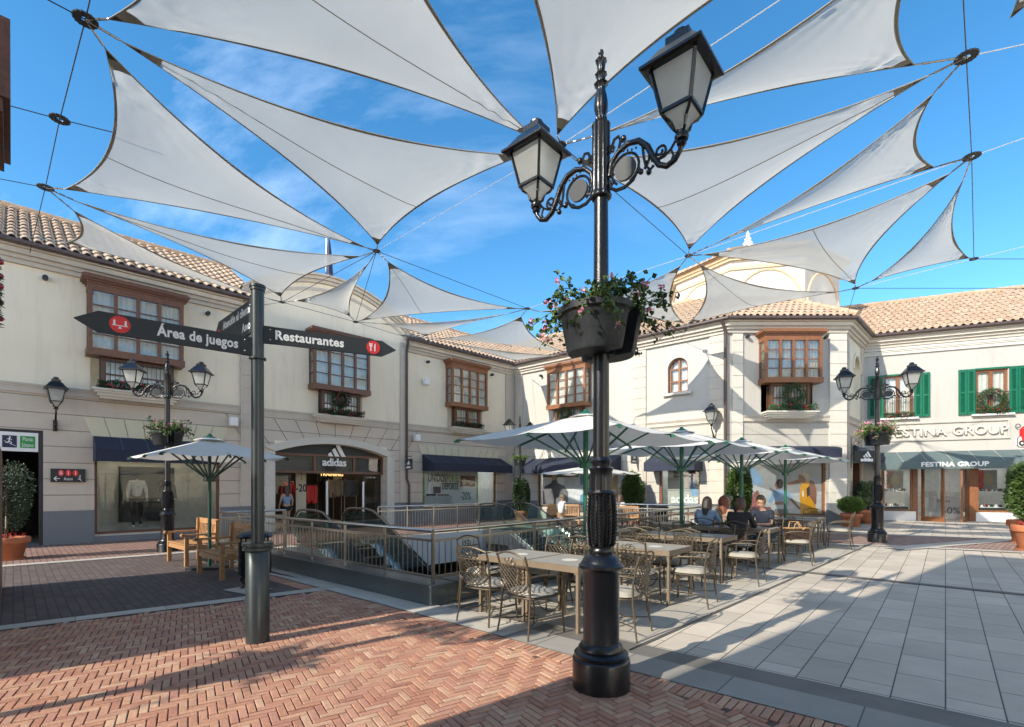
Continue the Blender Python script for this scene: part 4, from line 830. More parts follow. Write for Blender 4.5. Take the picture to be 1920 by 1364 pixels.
# ---------------- shuttered building (E)
bE = frame_empty('shuttered_building', 'white two storey building with green shutters above a watch shop', 'building', FE)
v1a, v1b = FE.s(1657), FE.s(1712); v2a, v2b = FE.s(1829), FE.s(1890); vz0, vz1 = FE.hit(1712, 782)[1], FE.hit(1712, 703)[1]
st0, st1 = FE.s(1653), FE.s(1904); stz = 2.62; g0 = .18
wall('upper_wall', bE, 0, LE, 3.2, ZE-.1, 'cream_white', [(v1a, v1b, vz0, vz1), (v2a, v2b, vz0, vz1)], .18)
wall('ground_floor_wall', bE, 0, LE, 0, 3.2, 'cream_white', [(st0, st1, -1, stz)], .4)
mb = MB(); zb_ = FE.hit(1700, 664)[1]; mb.box(.02, LE, -.07, .01, zb_, zb_+.13); mb.box(.02, LE, -.10, .01, zb_+.13, zb_+.17); mb.box(.02, LE, -.06, .01, 7.55, 7.7); mb.build('string_course', 'stone_light', bE)
cornice(bE, 0, LE, ZE, mitre0=-.66); gutter(bE, 0, LE, ZE-.02, m0=-.66); roof(bE, -4, LE, ZE, 4.0)
def shutter_window(a, b, shL, shR, bars=True):
    f = MB(); y = .06; c = (a+b)/2; t = .09
    for x0, x1 in ((a, a+t), (b-t, b), (c-.06, c+.06)): f.box(x0, x1, y, y+.08, vz0, vz1)
    f.box(a+t, c-.06, y+.003, y+.077, vz0, vz0+t); f.box(c+.06, b-t, y+.003, y+.077, vz0, vz0+t); f.box(a+t, c-.06, y+.003, y+.077, vz1-t, vz1); f.box(c+.06, b-t, y+.003, y+.077, vz1-t, vz1); f = f.build('window', 'wood_red', bE)
    MB().box(a+.03, b-.03, y+.03, y+.036, vz0+.05, vz1-.05).build('glass', 'window_glass', f); curtain(f, a+.05, c-.02, vz0, vz1, y+.13); curtain(f, c+.02, b-.05, vz0, vz1, y+.13)
    MB().box(a-.1, b+.1, .24, .27, vz0-.1, vz1+.1).build('inner_panel', 'curtain', f)
    MB().box(a-.02, b+.02, -.03, .0, vz1, vz1+.07).build('shutter_head', 'shutter_green', f); MB().box(a-.15, b+.15, -.17, .05, vz0-.09, vz0-.02).build('window_sill', 'white_paint', f)
    r = MB(); r.bar((a, -.1, vz0+.85), (b, -.1, vz0+.85), .02, .03); r.bar((a, -.1, vz0+.12), (b, -.1, vz0+.12), .02, .02)
    for k in range(13): x = a+(b-a)*(k+.5)/13; r.bar((x, -.1, vz0), (x, -.1, vz0+.85), .014, .014)
    for k in range(5): r.tube([(a+(b-a)*(k+.5)/5+x_*.7, -.1, vz0+.68+z_*.7) for x_, z_ in spiral(0, 0, .10, .03, 0, 1.2, 12)], .007, 4)
    r.build('window_guard', 'iron_dull', f)
    for s0_, s1_ in (shL, shR):
        h = MB(); n = 2
        for q in range(n):
            x0 = s0_+(s1_-s0_)*q/n+.006; x1 = s0_+(s1_-s0_)*(q+1)/n-.006
            for xa, xb in ((x0, x0+.07), (x1-.07, x1)): h.box(xa, xb, -.075, -.025, vz0-.02, vz1+.05)
            for za, zb in ((vz0-.02, vz0+.09), (vz1-.06, vz1+.05), ((vz0+vz1)/2-.04, (vz0+vz1)/2+.04)): h.box(x0+.07, x1-.07, -.073, -.027, za, zb)
            z = vz0+.1
            while z < vz1-.09: 
                i = h.pt((x0+.07, -.068, z), (x1-.07, -.068, z), (x1-.07, -.034, z+.042), (x0+.07, -.034, z+.042)); h.f.append(i); z += .046
        h.build('shutter', 'shutter_green', f)
    return a, b
shutter_window(v1a, v1b, (FE.s(1627), v1a-.02), (v1b+.02, FE.s(1743))); shutter_window(v2a, v2b, (FE.s(1796), v2a-.02), (v2b+.02, FE.s(1924)))
# name panel with raised letters
pa, pb = FE.s(1660), FE.s(1893); pz0, pz1 = FE.hit(1893, 819)[1], FE.hit(1893, 788.5)[1]; mb = MB()
for a, b, c, e in ((pa, pb, pz1, pz1+.07), (pa, pb, pz0-.07, pz0), (pa, pa+.07, pz0, pz1), (pb-.07, pb, pz0, pz1)): mb.box(a, b, -.06, .01, c, e)
mb.build('name_panel_frame', 'cream_white', bE)
text('FESTINA GROUP', .50, 'stone_light', bE, ((FE.s(1691)+FE.s(1857))/2, -.05, (pz0+pz1)/2-.19), ext=.05, bold=.008, sx=1.02, sp=1.08, name='raised_letters')
mb = MB()
# shop front
ax0 = FE.s(1650, 1.0); awning(FE, 'wide grey green awning with white shop lettering under the green shuttered windows', FE.s(1649, .9), FE.s(1935, .9)+.8, FE.hit(1700, 848)[1], FE.hit(1700, 866, 1)[1]-.02, FE.hit(1700, 879, 1)[1]-.03, 1.0, 'grey_canvas', 7)
aw_sc = [o for o in SC.collection.objects if o.name.startswith('shop_awning')][-1]
text('FESTINA GROUP', .25, 'letter_white', aw_sc, ((FE.s(1789, 1.0)-FE.s(1649, .9)), -1.012, (FE.hit(1789, 874.5, 1)[1])), ext=.004, bold=.009, sx=1.12, sp=1.05)
d1a, d1b, d2a, d2b = st0, FE.s(1712), FE.s(1726), FE.s(1812)
glazing(bE, st0+.05, d1b, .42+g0, stz, [], [], m='wood_red', y=.1); glazing(bE, FE.s(1832), st1, .42+g0, stz, [], [], m='wood_red', y=.1)
mb = MB(); mb.box(st0, d1b+.1, .0, .4, 0, .41+g0); mb.box(FE.s(1830), st1, .0, .4, 0, .41+g0); mb.build('stall_riser', 'white_paint', bE)
MB().box(d1b, d1b+.17, .02, .3, .1, stz).build('timber_pier', 'wood_red', bE); MB().box(FE.s(1819), FE.s(1831), .02, .3, .1, stz).build('timber_pier', 'wood_red', bE)
shopbox(bE, st0, st1, g0, stz+.1, 4.2, 'room_pale', 'glow_white', y0=.42)
for s0_, a_, lab in ((d1b+.3, -62, 'door_leaf'), (FE.s(1812), -118, 'door_leaf')):
    f = MB(); wl = 1.0
    for x0, x1 in ((0, .11), (wl-.11, wl)): f.box(x0, x1, -.03, .03, g0, stz-.1)
    f.box(.11, wl-.11, -.028, .028, g0, g0+.22); f.box(.11, wl-.11, -.028, .028, stz-.24, stz-.1); o = f.build(lab, 'wood_red', bE, loc=(s0_, 0, 0), rot=(0, 0, rad(a_)))
    MB().box(.1, wl-.1, -.004, .004, g0+.2, stz-.2).build('glass', 'shop_glass', o); MB().tube([(wl-.16, -.06, 1.1+x_*.9) for x_ in (0, .2, .4, .6)], .014, 6).build('handle', 'steel', o)
mb = MB(); ca_, cb_ = FE.s(1735, -2.0), FE.s(1812, -1.6); mb.box(ca_, cb_, 1.6, 2.2, g0, 1.18); c = mb.build('shop_counter', 'white_paint', bE); MB().box(ca_, cb_, 1.6, 2.2, 1.19, 1.42).build('glass_case', 'clear_glass', c)
text('Hasta', .2, 'ink_grey', c, (cb_-.8, 1.59, .95), ext=.002); text('50%', .42, 'ink_grey', c, (cb_-.55, 1.59, .45), ext=.002)
def display(a, b, z, seed, lab, cloth='room_dark'):
    t = thing('watch_display', lab, 'display', local(FE, (a+b)/2, .55, 0), FE.a); h = (b-a)/2; rr = random.Random(seed)
    mb = MB(); mb.box(-h, h, -.25, .3, z-.02, z); mb.box(-h, h, -.25, .3, .62+g0*0, .80); mb.build('shelf', 'white_paint', t); MB().box(-h, h, -.3, -.28, .60, .78).build('cloth', cloth, t)
    for m, n in (('steel', 26), ('pot_black', 24), ('white_paint', 26), ('teak', 10), ('letter_red', 5)):
        g = MB()
        for k in range(n):
            x = rr.uniform(-h+.05, h-.05); y = rr.uniform(-.2, .25); zz = z if k % 2 else .80; s = rr.uniform(.03, .055); g.prism([(x-s, zz), (x+s, zz), (x+s*.6, zz+s*2.2), (x-s*.5, zz+s*2.2)], y-.02, y+.03)
        g.build('watch_stands', m, t)
    for k, x in enumerate((-h*.55, h*.35)):
        o = MB().box(x-.3, x+.3, .45, .47, 1.55, 2.35).build('picture_panel', 'letter_red' if k == 0 else 'ink_fence', t); MB().prism(ell(x, 1.95, .16, .26), .43, .448).build('print', 'ink_blond' if k else 'ink_black', o)
display(st0+.2, d1b-.1, 1.45, 3, 'glass shelves of watches in the shop window left of the open doors'); display(FE.s(1836), st1-.15, 1.45, 5, 'glass shelves of watches in the shop window right of the open doors')
# ---------------- dark corner of the building at the left edge, and the one behind the camera
bF = frame_empty('left_corner_building', 'corner of a cream building at the left edge with a dark brown shop door frame', 'building', FF)
fl = 4.92; MB().slab([(0, 0), (fl, 0), (fl, 5), (0, 5)], -.05, 8.2).build('wall', 'cream', bF)
mb = MB(); mb.box(fl-1.9, fl-.02, -.30, -.02, .0, 2.15); mb.build('shop_frame', 'wood_dark', bF)
mb = MB(); mb.tube([(fl-.12, -.335, .95), (fl-.12, -.335, 1.15)], .01, 6); mb.build('handle', 'steel', bF, True)
mb = MB(); mb.slab([(.0, -.05), (fl+.1, -.05), (fl+.1, 5.3), (.0, 5.3)], 8.2, 8.4); mb.build('roof_eave', 'stone_light', bF)
sb = 1.5
mb = MB(); mb.box(sb, sb+1.35, -.26, .02, 4.3, 5.8); mb.box(sb-.08, sb+1.43, -.34, .02, 5.8, 6.6); mb.box(sb-.12, sb+1.5, -.40, .02, 5.95, 6.84); mb.build('bay_window', 'wood_dark', bF)
bG = thing('rear_building', 'cream building standing behind the viewpoint', 'building', (-2.75, 1.55, 0))
def AN(a, n): return (a*.783-n*.6225+2.75, a*.6225+n*.783-1.55)
MB().slab([AN(-.5, 2.42), AN(-9, 2.42), AN(-9, -8), AN(-.5, -8)][::1], -.05, 9.6).build('wall', 'cream', bG)
MB().slab([AN(-1.5, 2.98), AN(-6, 2.98), AN(-6, 2.3), AN(-1.5, 2.3)], -.05, 3.1).build('shade_block', 'cream', bG)  # low block added out of view to shade the lamp base
bH = thing('bounce_building', 'unseen cream building added beyond the right edge to bounce sunlight', 'building', (17.5, 13.2, 0))  # added out of view so its sunlit wall bounces warm light
MB().slab([(0, 0), (-5.5, -22), (3, -23), (8, -1)], -.05, 8.2).build('wall', 'cream', bH); MB().slab([(-.4, .2), (-6, -22.2), (3.2, -23.4), (8.4, -.8)], 8.21, 8.5).build('roof_eave', 'roof_tile', bH)
# ---------------- lantern tower behind the roofs
lt = thing('roof_lantern', 'octagonal cream lantern with arched panels and tiled roof rising behind the corner tower', 'cupola', (12.3, 26.0, 0), rad(22.5-13))
Rr = 4.0; zE2 = 12.2; walls = MB(); trim = MB(); blind = MB(); rf = MB(); 
for k in range(8):
    a0_, a1_ = 2*math.pi*k/8, 2*math.pi*(k+1)/8; p0 = Vector((Rr*math.cos(a0_), Rr*math.sin(a0_))); p1 = Vector((Rr*math.cos(a1_), Rr*math.sin(a1_))); d = (p1-p0).normalized(); nn = Vector((d.y, -d.x)); w_ = (p1-p0).length
    walls.face((p0.x, p0.y, 7), (p1.x, p1.y, 7), (p1.x, p1.y, zE2), (p0.x, p0.y, zE2))
    for e, a, b in ((.06, -.7, -.55), (.14, -.28, -.16), (.24, -.16, -.04)):
        q0 = p0.normalized()*(Rr+e); q1_ = p1.normalized()*(Rr+e); i = trim.pt((q0.x, q0.y, zE2+a), (q1_.x, q1_.y, zE2+a), (q1_.x, q1_.y, zE2+b), (q0.x, q0.y, zE2+b), (p0.x, p0.y, zE2+a), (p1.x, p1.y, zE2+a), (p1.x, p1.y, zE2+b), (p0.x, p0.y, zE2+b)); trim.f += [[i[0], i[1], i[2], i[3]], [i[4], i[5], i[1], i[0]], [i[3], i[2], i[6], i[7]]]
    m_ = (p0+p1)/2
    for rr_, t_ in ((w_*.46, .05),):
        for c_ in (0, ):
            pts = [m_+d*(rr_*math.cos(math.pi*q/14))+nn*.03 for q in range(15)]; trim.tube([(p.x, p.y, 9.75+rr_*1.18*math.sin(math.pi*q/14)) for q, p in enumerate(pts)], t_, 6)
    pts = [m_+d*(rr_*.98*math.cos(math.pi*q/14))+nn*.012 for q in range(15)]; blind.face(*[(p.x, p.y, 9.75+rr_*1.15*math.sin(math.pi*q/14)) for q, p in enumerate(pts)])
    e0, e1_ = p0.normalized()*(Rr+.42), p1.normalized()*(Rr+.42); rows = 8; nt = 11
    for r in range(rows):
        f0, f1 = r/rows, (r+1.12)/rows
        for j in range(nt):
            def q(f, u): a = e0.lerp(e1_, u)*(1-f); return (a.x, a.y)
            u0, u1 = (j+.0)/nt, (j+.62)/nt; z0_ = zE2+1.9*f0; z1_ = zE2+1.9*min(f1, 1); f1c = min(f1, 1); um = (u0+u1)/2
            if nt*(1-f0) < abs(2*um-1)*0: continue
            i = rf.pt((*q(f0, u0), z0_+.02), (*q(f0, um), z0_+.14), (*q(f0, u1), z0_+.02), (*q(f1c, u1), z1_), (*q(f1c, um), z1_+.09), (*q(f1c, u0), z1_)); rf.f += [[i[0], i[1], i[4], i[5]], [i[1], i[2], i[3], i[4]], [i[0], i[2], i[1]]]
    rf.face((e0.x, e0.y, zE2+.01), (e1_.x, e1_.y, zE2+.01), (0, 0, zE2+1.88)); rf.face((e1_.x, e1_.y, zE2-.02), (e0.x, e0.y, zE2-.02), (p0.x, p0.y, zE2-.02), (p1.x, p1.y, zE2-.02)); rf.tube([(e0.x, e0.y, zE2+.08), (0, 0, zE2+1.98)], .10, 6)
mat('lantern_trim', (.62, .47, .30), .8, var=.06); walls.build('wall', 'cream_white', lt); trim.build('moulding', 'lantern_trim', lt); blind.build('blind_arch', 'stone_light', lt); rf.build('tiled_roof', 'roof_tile', lt)
MB().lathe([(.30, 0), (.34, .1), (.20, .16), (.24, .3), (.13, .42), (.17, .52), (.07, .62), (.10, .72), (.02, .95)], 16).build('finial', 'white_paint', lt, True, loc=(0, 0, zE2+1.85))
# flag pole with furled navy flag behind the pediment
p = P3(612, 520, 10.2)*1.25; t = thing('flag_pole', 'white flag pole with a furled navy flag behind the curved pediment', 'flag pole', (p.x, p.y, 0)); zt_ = CZ+(H-438)*p.y/FL
MB().tube([(0, 0, 8), (0, 0, zt_)], [.06, .035], 8).build('pole', 'white_paint', t); MB().lathe([(.02, zt_-.25), (.10, zt_-.9), (.16, zt_-1.9), (.22, zt_-2.7), (.12, zt_-3.0)], 10, c=(.14, 0), flute=.18, fn=4).build('flag', 'letter_navy', t, True)
# ---------------- awnings
def aw(fac, lab, pl, pr, vtl, proj, drop, vh, seams=5, at=None):
    s0 = fac.s(pl); s1 = fac.s(pr); z = fac.hit(at or pl, vtl)[1]; return awning(fac, lab, s0, s1, z, z-drop, z-drop-vh, proj, 'navy_canvas', seams, 'navy blue shop awnings')
aw(FA, 'navy awning over the mannequin window left of the arched entrance', 174, 400, 818, .75, .42, .34, 5); aw(FA, 'navy awning over the window with the sale poster', 791, 937, 852, .95, .42, .36, 6)
aw(FB, 'navy awning in dappled sun over the poster window under the wreathed bay', 1000, 1165, 853, .95, .42, .36, 6, at=1165); aw(FB, 'short navy awning over the pale window with the white logo', 1225, 1318, 850, .9, .36, .36, 4, at=1312)
t = thing('shop_awning', 'domed navy awning over the big poster of three young people', 'awning', local(FC, w5a-.05, 0, 0), 0, 'navy blue shop awnings'); mb = MB(); wd = w5b-w5a+.12; zA = FC.hit(1450, 838)[1]; zB2 = 2.95; rows = []
for k in range(9):
    a = math.pi/2*k/8; y = -.85*math.sin(a); z = zB2+.12+(zA-zB2-.12)*math.cos(a); ins = .6*(1-math.sin(a))**1.5; rows.append(mb.pt((ins, y, z), (wd-ins, y, z)))
for a, b in zip(rows, rows[1:]): mb.f.append([a[0], a[1], b[1], b[0]])
for q in (0, 1): base = mb.pt((0 if q == 0 else wd, 0, zB2)); [mb.f.append([base[0], a[q], b[q]]) for a, b in zip(rows, rows[1:])]
mb.box(0, wd, -.857, -.845, zB2-.2, zB2+.12); mb.build('canvas', 'navy_canvas', t)
s_ = FD.s(1612); t = awning(FD, 'dark navy awning over the tower side doorway beside the watch shop', d0_-.1, d1_+.15, 3.35, 3.05, 2.72, .8, 'navy_canvas', 2, 'navy blue shop awnings')
# garlands, wreaths
garland(FA, B1['m0']-.1, B1['m1']+.1, B1['y'], B1['zL']+.05, 'red berried garland under the large dark bay window nearest the signpost'); garland(FA, B2['m0']-.05, B2['m1']+.08, B2['y'], B2['zL']+.05, 'red berried garland under the bay window above the arched entrance')
garland(FA, B3['m0']-.05, B3['m1']+.05, B3['y'], B3['zL']+.05, 'red berried garland under the oak bay window left of the inner corner'); garland(FC, B5['m0']-.12, B5['m1']+.15, B5['y'], B5['zL']+.05, 'sunlit garland with red balls on the tower bay sill', True)
garland(FB, B4['m0']-.05, B4['m1']+.05, B4['y'], B4['zL']+.05, 'garland on the sill of the bay window behind the white umbrella')
garland(FE, v1a, v1b, -.1, vz0-.02, 'sunlit garland on the sill of the shuttered window behind the far lamp', True); garland(FE, v2a, v2b, -.1, vz0-.02, 'sunlit garland on the sill of the rightmost shuttered window', True)
s, z = FA.hit(640, 748, .45); wreath(FA, s, -.47, z, .26, 'wreath with red balls on the bay window above the arched entrance')
s, z = FB.hit(1059, 776, .45); wreath(FB, s, -.47, z, .27, 'wreath on the oak bay window half hidden by the large umbrella', True); s, z = FC.hit(1489.5, 740, .45); wreath(FC, s, -.47, z, .33, 'wreath with red balls on the tower bay window', True)
s, z = FE.hit(1860, 751, .15); wreath(FE, s, -.16, z, .38, 'large wreath on the rightmost green shuttered window', True)
t = thing('christmas_garland', 'hanging garland with red balls at the extreme left edge of the view', 'garland', local(FF, 3.8, -.20, 0), FF.a); g = MB()
for k in range(900): z = R.uniform(3.92, 4.93); a = R.uniform(0, 6.283); q = .09*math.sqrt(R.random()); g.leaf((q*math.cos(a), q*math.sin(a), z), (math.cos(a), math.sin(a), R.uniform(-.8, .3)), R.uniform(.04, .08), .3)
g.build('foliage', 'needle', t); b = MB()
for z in (4.05, 4.3, 4.5, 4.66, 4.85): b.ball((R.uniform(-.05, .09), -.09, z), .042, 8)
tag(b.build('baubles', 'bauble', t, True), kind='stuff')
for px, v, lab in ((85, 521, 'small spotlight left of the dark bay window on the shaded wall'), (390, 588, 'small spotlight right of the largest dark bay window'), (803, 679, 'small spotlight left of the oak bay window near the drainpipe'), (923, 703, 'small spotlight right of the oak bay window near the inner corner')): spot(FA, px, v, lab)
spot(FB, 1014, 705, 'small spotlight in sun left of the wreathed bay window'); spot(FC, 1402, 631, 'small spotlight left of the tower bay window'); spot(FC, 1549, 632, 'small spotlight right of the tower bay window')
speaker(FA, 438, 791, 'white box speaker high on the wall left of the signpost'); speaker(FA, 782, 821, 'white box speaker beside the drainpipe'); speaker(FA, 800, 716, 'small white box on the upper wall between drainpipe and bay')
# hanging blade signs
def blade(fac, px, v, w, h, proj, lab, face_a=None, swing=0):
    s, z = fac.hit(px, v, proj); t = thing('hanging_sign', lab, 'hanging sign', local(fac, s, 0, z), fac.a+swing, 'small black hanging shop signs')
    MB().box(-.03, .03, -proj-w/2, -proj+w/2, -h/2, h/2).build('board', 'sign_grey', t)
    m = MB(); m.tube([(0, 0, h/2+.12), (0, -proj-w/2, h/2+.12)], .014, 6); m.tube([(0, 0, h/2-.35), (0, 0, h/2+.5)], .02, 6); m.tube([(0, -.02-x_, h/2+.12+z_) for x_, z_ in arc(0, 0, .24, -90, 0)], .012, 6); m.tube([(0, -.13+x_, h/2+.30+z_) for x_, z_ in spiral(0, 0, .14, .04, 180, 1.3)], .010, 5)
    for y in (-proj-w*.3, -proj+w*.3): m.tube([(0, y, h/2), (0, y, h/2+.12)], .008, 4)
    m.build('bracket', 'iron_dull', t)
    for q, rz in ((-.033, -90), (.033, 90)):
        text('adidas', h*.30, 'letter_white', t, (q, -proj, -h*.36), rot=(math.pi/2, 0, rad(rz)), ext=.003, bold=.006)
        o = stripes(t, 0, 0, 0, h*.62, tb=.004); o.location = (q, -proj, -h*.02); o.rotation_euler = (0, 0, rad(rz))
    return t
blade(FA, 767, 871, .46, .46, .42, 'small square hanging sign beside the brown drainpipe right of the arched entrance'); blade(FB, 1188, 860, .42, .46, .35, 'small hanging sign on the sunlit wall above the poster window corner')
# the sign on the tower corner hangs square to the viewer
s, z = FD.hit(1592, 859, .0); t = thing('hanging_sign', 'wide black hanging sign with white logo at the tower corner beside the far lamp', 'hanging sign', (13.15, 19.35, z), 0, 'small black hanging shop signs')
MB().box(.12, 1.05, -.05, .0, -.24, .24).build('board', 'sign_grey', t); m = MB(); m.tube([(0, -.02, .34), (1.1, -.02, .34)], .016, 6); m.tube([(0, -.02, -.45), (0, -.02, .75)], .022, 6); m.tube([(.02+x_, -.02, .34-z_*1) for x_, z_ in arc(.3, .36, .30, 180, 270)], .013, 6); m.tube([(.17+x_, -.02, .50+z_) for x_, z_ in spiral(0, 0, .15, .04, 180, 1.4)], .012, 5)
for x in (.35, .85): m.tube([(x, -.02, .24), (x, -.02, .34)], .01, 4)
m.build('bracket', 'iron_dull', t); text('adidas', .19, 'letter_white', t, (.585, -.054, -.17), ext=.004, bold=.01); o = stripes(t, 0, 0, 0, .36, tb=.006); o.location = (.60, -.051, -.01)
# oval red and white sign at the right edge
pr_ = P3(1918, 827, 2.95); t = thing('hanging_sign', 'red and white shaped sign on a scroll bracket cut by the right edge', 'hanging sign', (pr_.x, pr_.y, pr_.z), 0)
MB().prism([(-.12, -.18), (-.16, -.12), (-.16, .08), (-.10, .14), (.9, .14), (.9, -.18)], 0, .04).build('board', 'white_paint', t); MB().tube([(x, -.004, z) for x, z in ((.9, .14), (-.10, .14), (-.16, .08), (-.16, -.12), (-.12, -.18), (.9, -.18))], .012, 4).build('rim', 'iron_dull', t)
MB().prism([(-.02, .0), (-.05, .12), (-.05, .34), (.05, .42), (.9, .5), (.9, .0)], -.03, .05).build('crest', 'letter_red', t); text('LO', .2, 'letter_white', t, (.02, -.035, .10), align='LEFT', bold=.01); text('Co', .19, 'iron_dull', t, (-.12, -.012, -.13), align='LEFT', bold=.012)
MB().tube([(x, .01, z+.42) for x, z in spiral(-.12, 0, .09, .03, -90, -1.2)]+[], .012, 5).build('scroll', 'iron_dull', t)
# ------------------------------------------------------------------ lamps
def lantern(parent, x, y, z0, rz=0, name='lantern'):
    """four sided tapering lantern standing on z0"""
    fr = MB(); gl = MB(); zb, zt = .15, .44; b, t = .105, .16; c = [(1, 1), (-1, 1), (-1, -1), (1, -1)]
    for (i, j), (k, l) in zip(c, c[1:]+c[:1]):
        fr.bar((i*b, j*b, zb), (i*t, j*t, zt), .022, .022, (i, -j, 0)); fr.bar((i*b, j*b, zb), (k*b, l*b, zb), .026, .022)
        gl.face((i*b, j*b, zb), (k*b, l*b, zb), (k*t, l*t, zt), (i*t, j*t, zt)); gl.face((i*b, j*b, zb), (k*b, l*b, zb), (k*.03, l*.03, .03), (i*.03, j*.03, .03))
        fr.tube([(i*.012, j*.012, .0), (i*.04, j*.04, .03), (i*.052, j*.052, .085), (i*.085, j*.085, .11), (i*b, j*b, zb)], .011, 6)
    q = lambda s, z: [(s, s, z), (-s, s, z), (-s, -s, z), (s, -s, z)]
    rings = [fr.pt(*q(s, z)) for s, z in ((.20, zt-.01), (.222, zt), (.222, zt+.02), (.19, zt+.045), (.115, zt+.155), (.085, zt+.185), (.085, zt+.235), (.05, zt+.24))]
    for A, B in zip(rings, rings[1:]):
        for k in range(4): fr.f.append([A[k], A[(k+1) % 4], B[(k+1) % 4], B[k]])
    fr.f.append(rings[0][::-1]); fr.f.append(rings[-1]); fr.lathe([(.04, zt+.24), (.058, zt+.25), (.058, zt+.28), (.035, zt+.30), (.0, zt+.305)], 12)
    fr.lathe([(.045, -.04), (.05, -.02), (.03, 0), (.035, .02), (.012, .04)], 10)
    o = fr.build(name, 'iron', parent, loc=(x, y, z0), rot=(0, 0, rz)); gl.build('frosted_panes', 'frost_glass', o); return o
def arm(sgn, parent, R_=.66):
    m = MB(); P = lambda pts: [(sgn*r, 0, z) for r, z in pts]
    m.tube(P([(.075, 4.06), (.09, 4.15), (.15, 4.215), (.24, 4.245), (.33, 4.225), (.40, 4.15), (.445, 4.05), (.49, 3.975), (.55, 3.94), (.61, 3.96), (.65, 4.01), (.66, 4.07)]), [.016, .018, .02, .022, .024, .024, .023, .022, .022, .020, .019, .022], 8)
    m.tube(P([(.08, 4.02), (.09, 3.96), (.14, 3.925), (.21, 3.92), (.28, 3.95), (.315, 4.0), (.34, 3.99)]), .014, 7)
    m.tube(P(arc(.215, 4.06, .115, -70, 230, 16)), .011, 6); m.tube(P([(.08, 4.05), (.12, 4.06)]), .010, 5); m.tube(P([(.08, 3.98), (.13, 4.0)]), .010, 5)
    m.ball((sgn*.345, 0, 3.985), .022, 6); m.ball((sgn*.33, 0, 4.01), .015, 6)
    m.tube(P(arc(.30, 4.08, .115, 60, -50, 10)), .011, 6); m.tube(P([(.36, 4.17), (.37, 4.08), (.385, 4.01), (.42, 3.97), (.45, 3.99)]), .011, 6); m.ball((sgn*.41, 0, 3.955), .022, 6); m.ball((sgn*.385, 0, 4.04), .014, 6)
    m.tube(P(spiral(.50, 4.07, .055, .015, -160, 1.5)), .010, 6); m.tube(P([(.43, 4.03), (.47, 4.015), (.53, 4.02), (.58, 4.05), (.62, 4.10)]), .010, 6); m.tube(P([(.58, 4.05), (.60, 4.0), (.585, 3.965)]), .009, 6)
    m.tube(P([(.08, 4.26), (.11, 4.24), (.12, 4.27), (.10, 4.30), (.075, 4.285)]), .010, 6); m.tube(P([(.08, 4.24), (.12, 4.33), (.155, 4.34), (.175, 4.30), (.16, 4.24), (.15, 4.215)]), .012, 6); m.ball((sgn*.20, 0, 4.30), .024, 6, 1.2)
    for k in range(7): r = .13+.035*k; m.ball((sgn*r, 0, 4.195+.012*math.sin(k)), .009, 5)
    m.lathe([(.02, 4.03), (.035, 4.05), (.028, 4.08), (.05, 4.095), (.05, 4.11), (.02, 4.12)], 12, c=(sgn*.66, 0))
    o = m.build('scroll_arm', 'iron', parent, True); MB().prism([(sgn*.215+.088*math.cos(2*math.pi*k/20), 4.06+.088*math.sin(2*math.pi*k/20)) for k in range(20)], -.012, .012).build('medallion', 'sign_grey', o)
    MB().box(-.02, .02, -.004, .004, 4.0, 4.01)
    return o
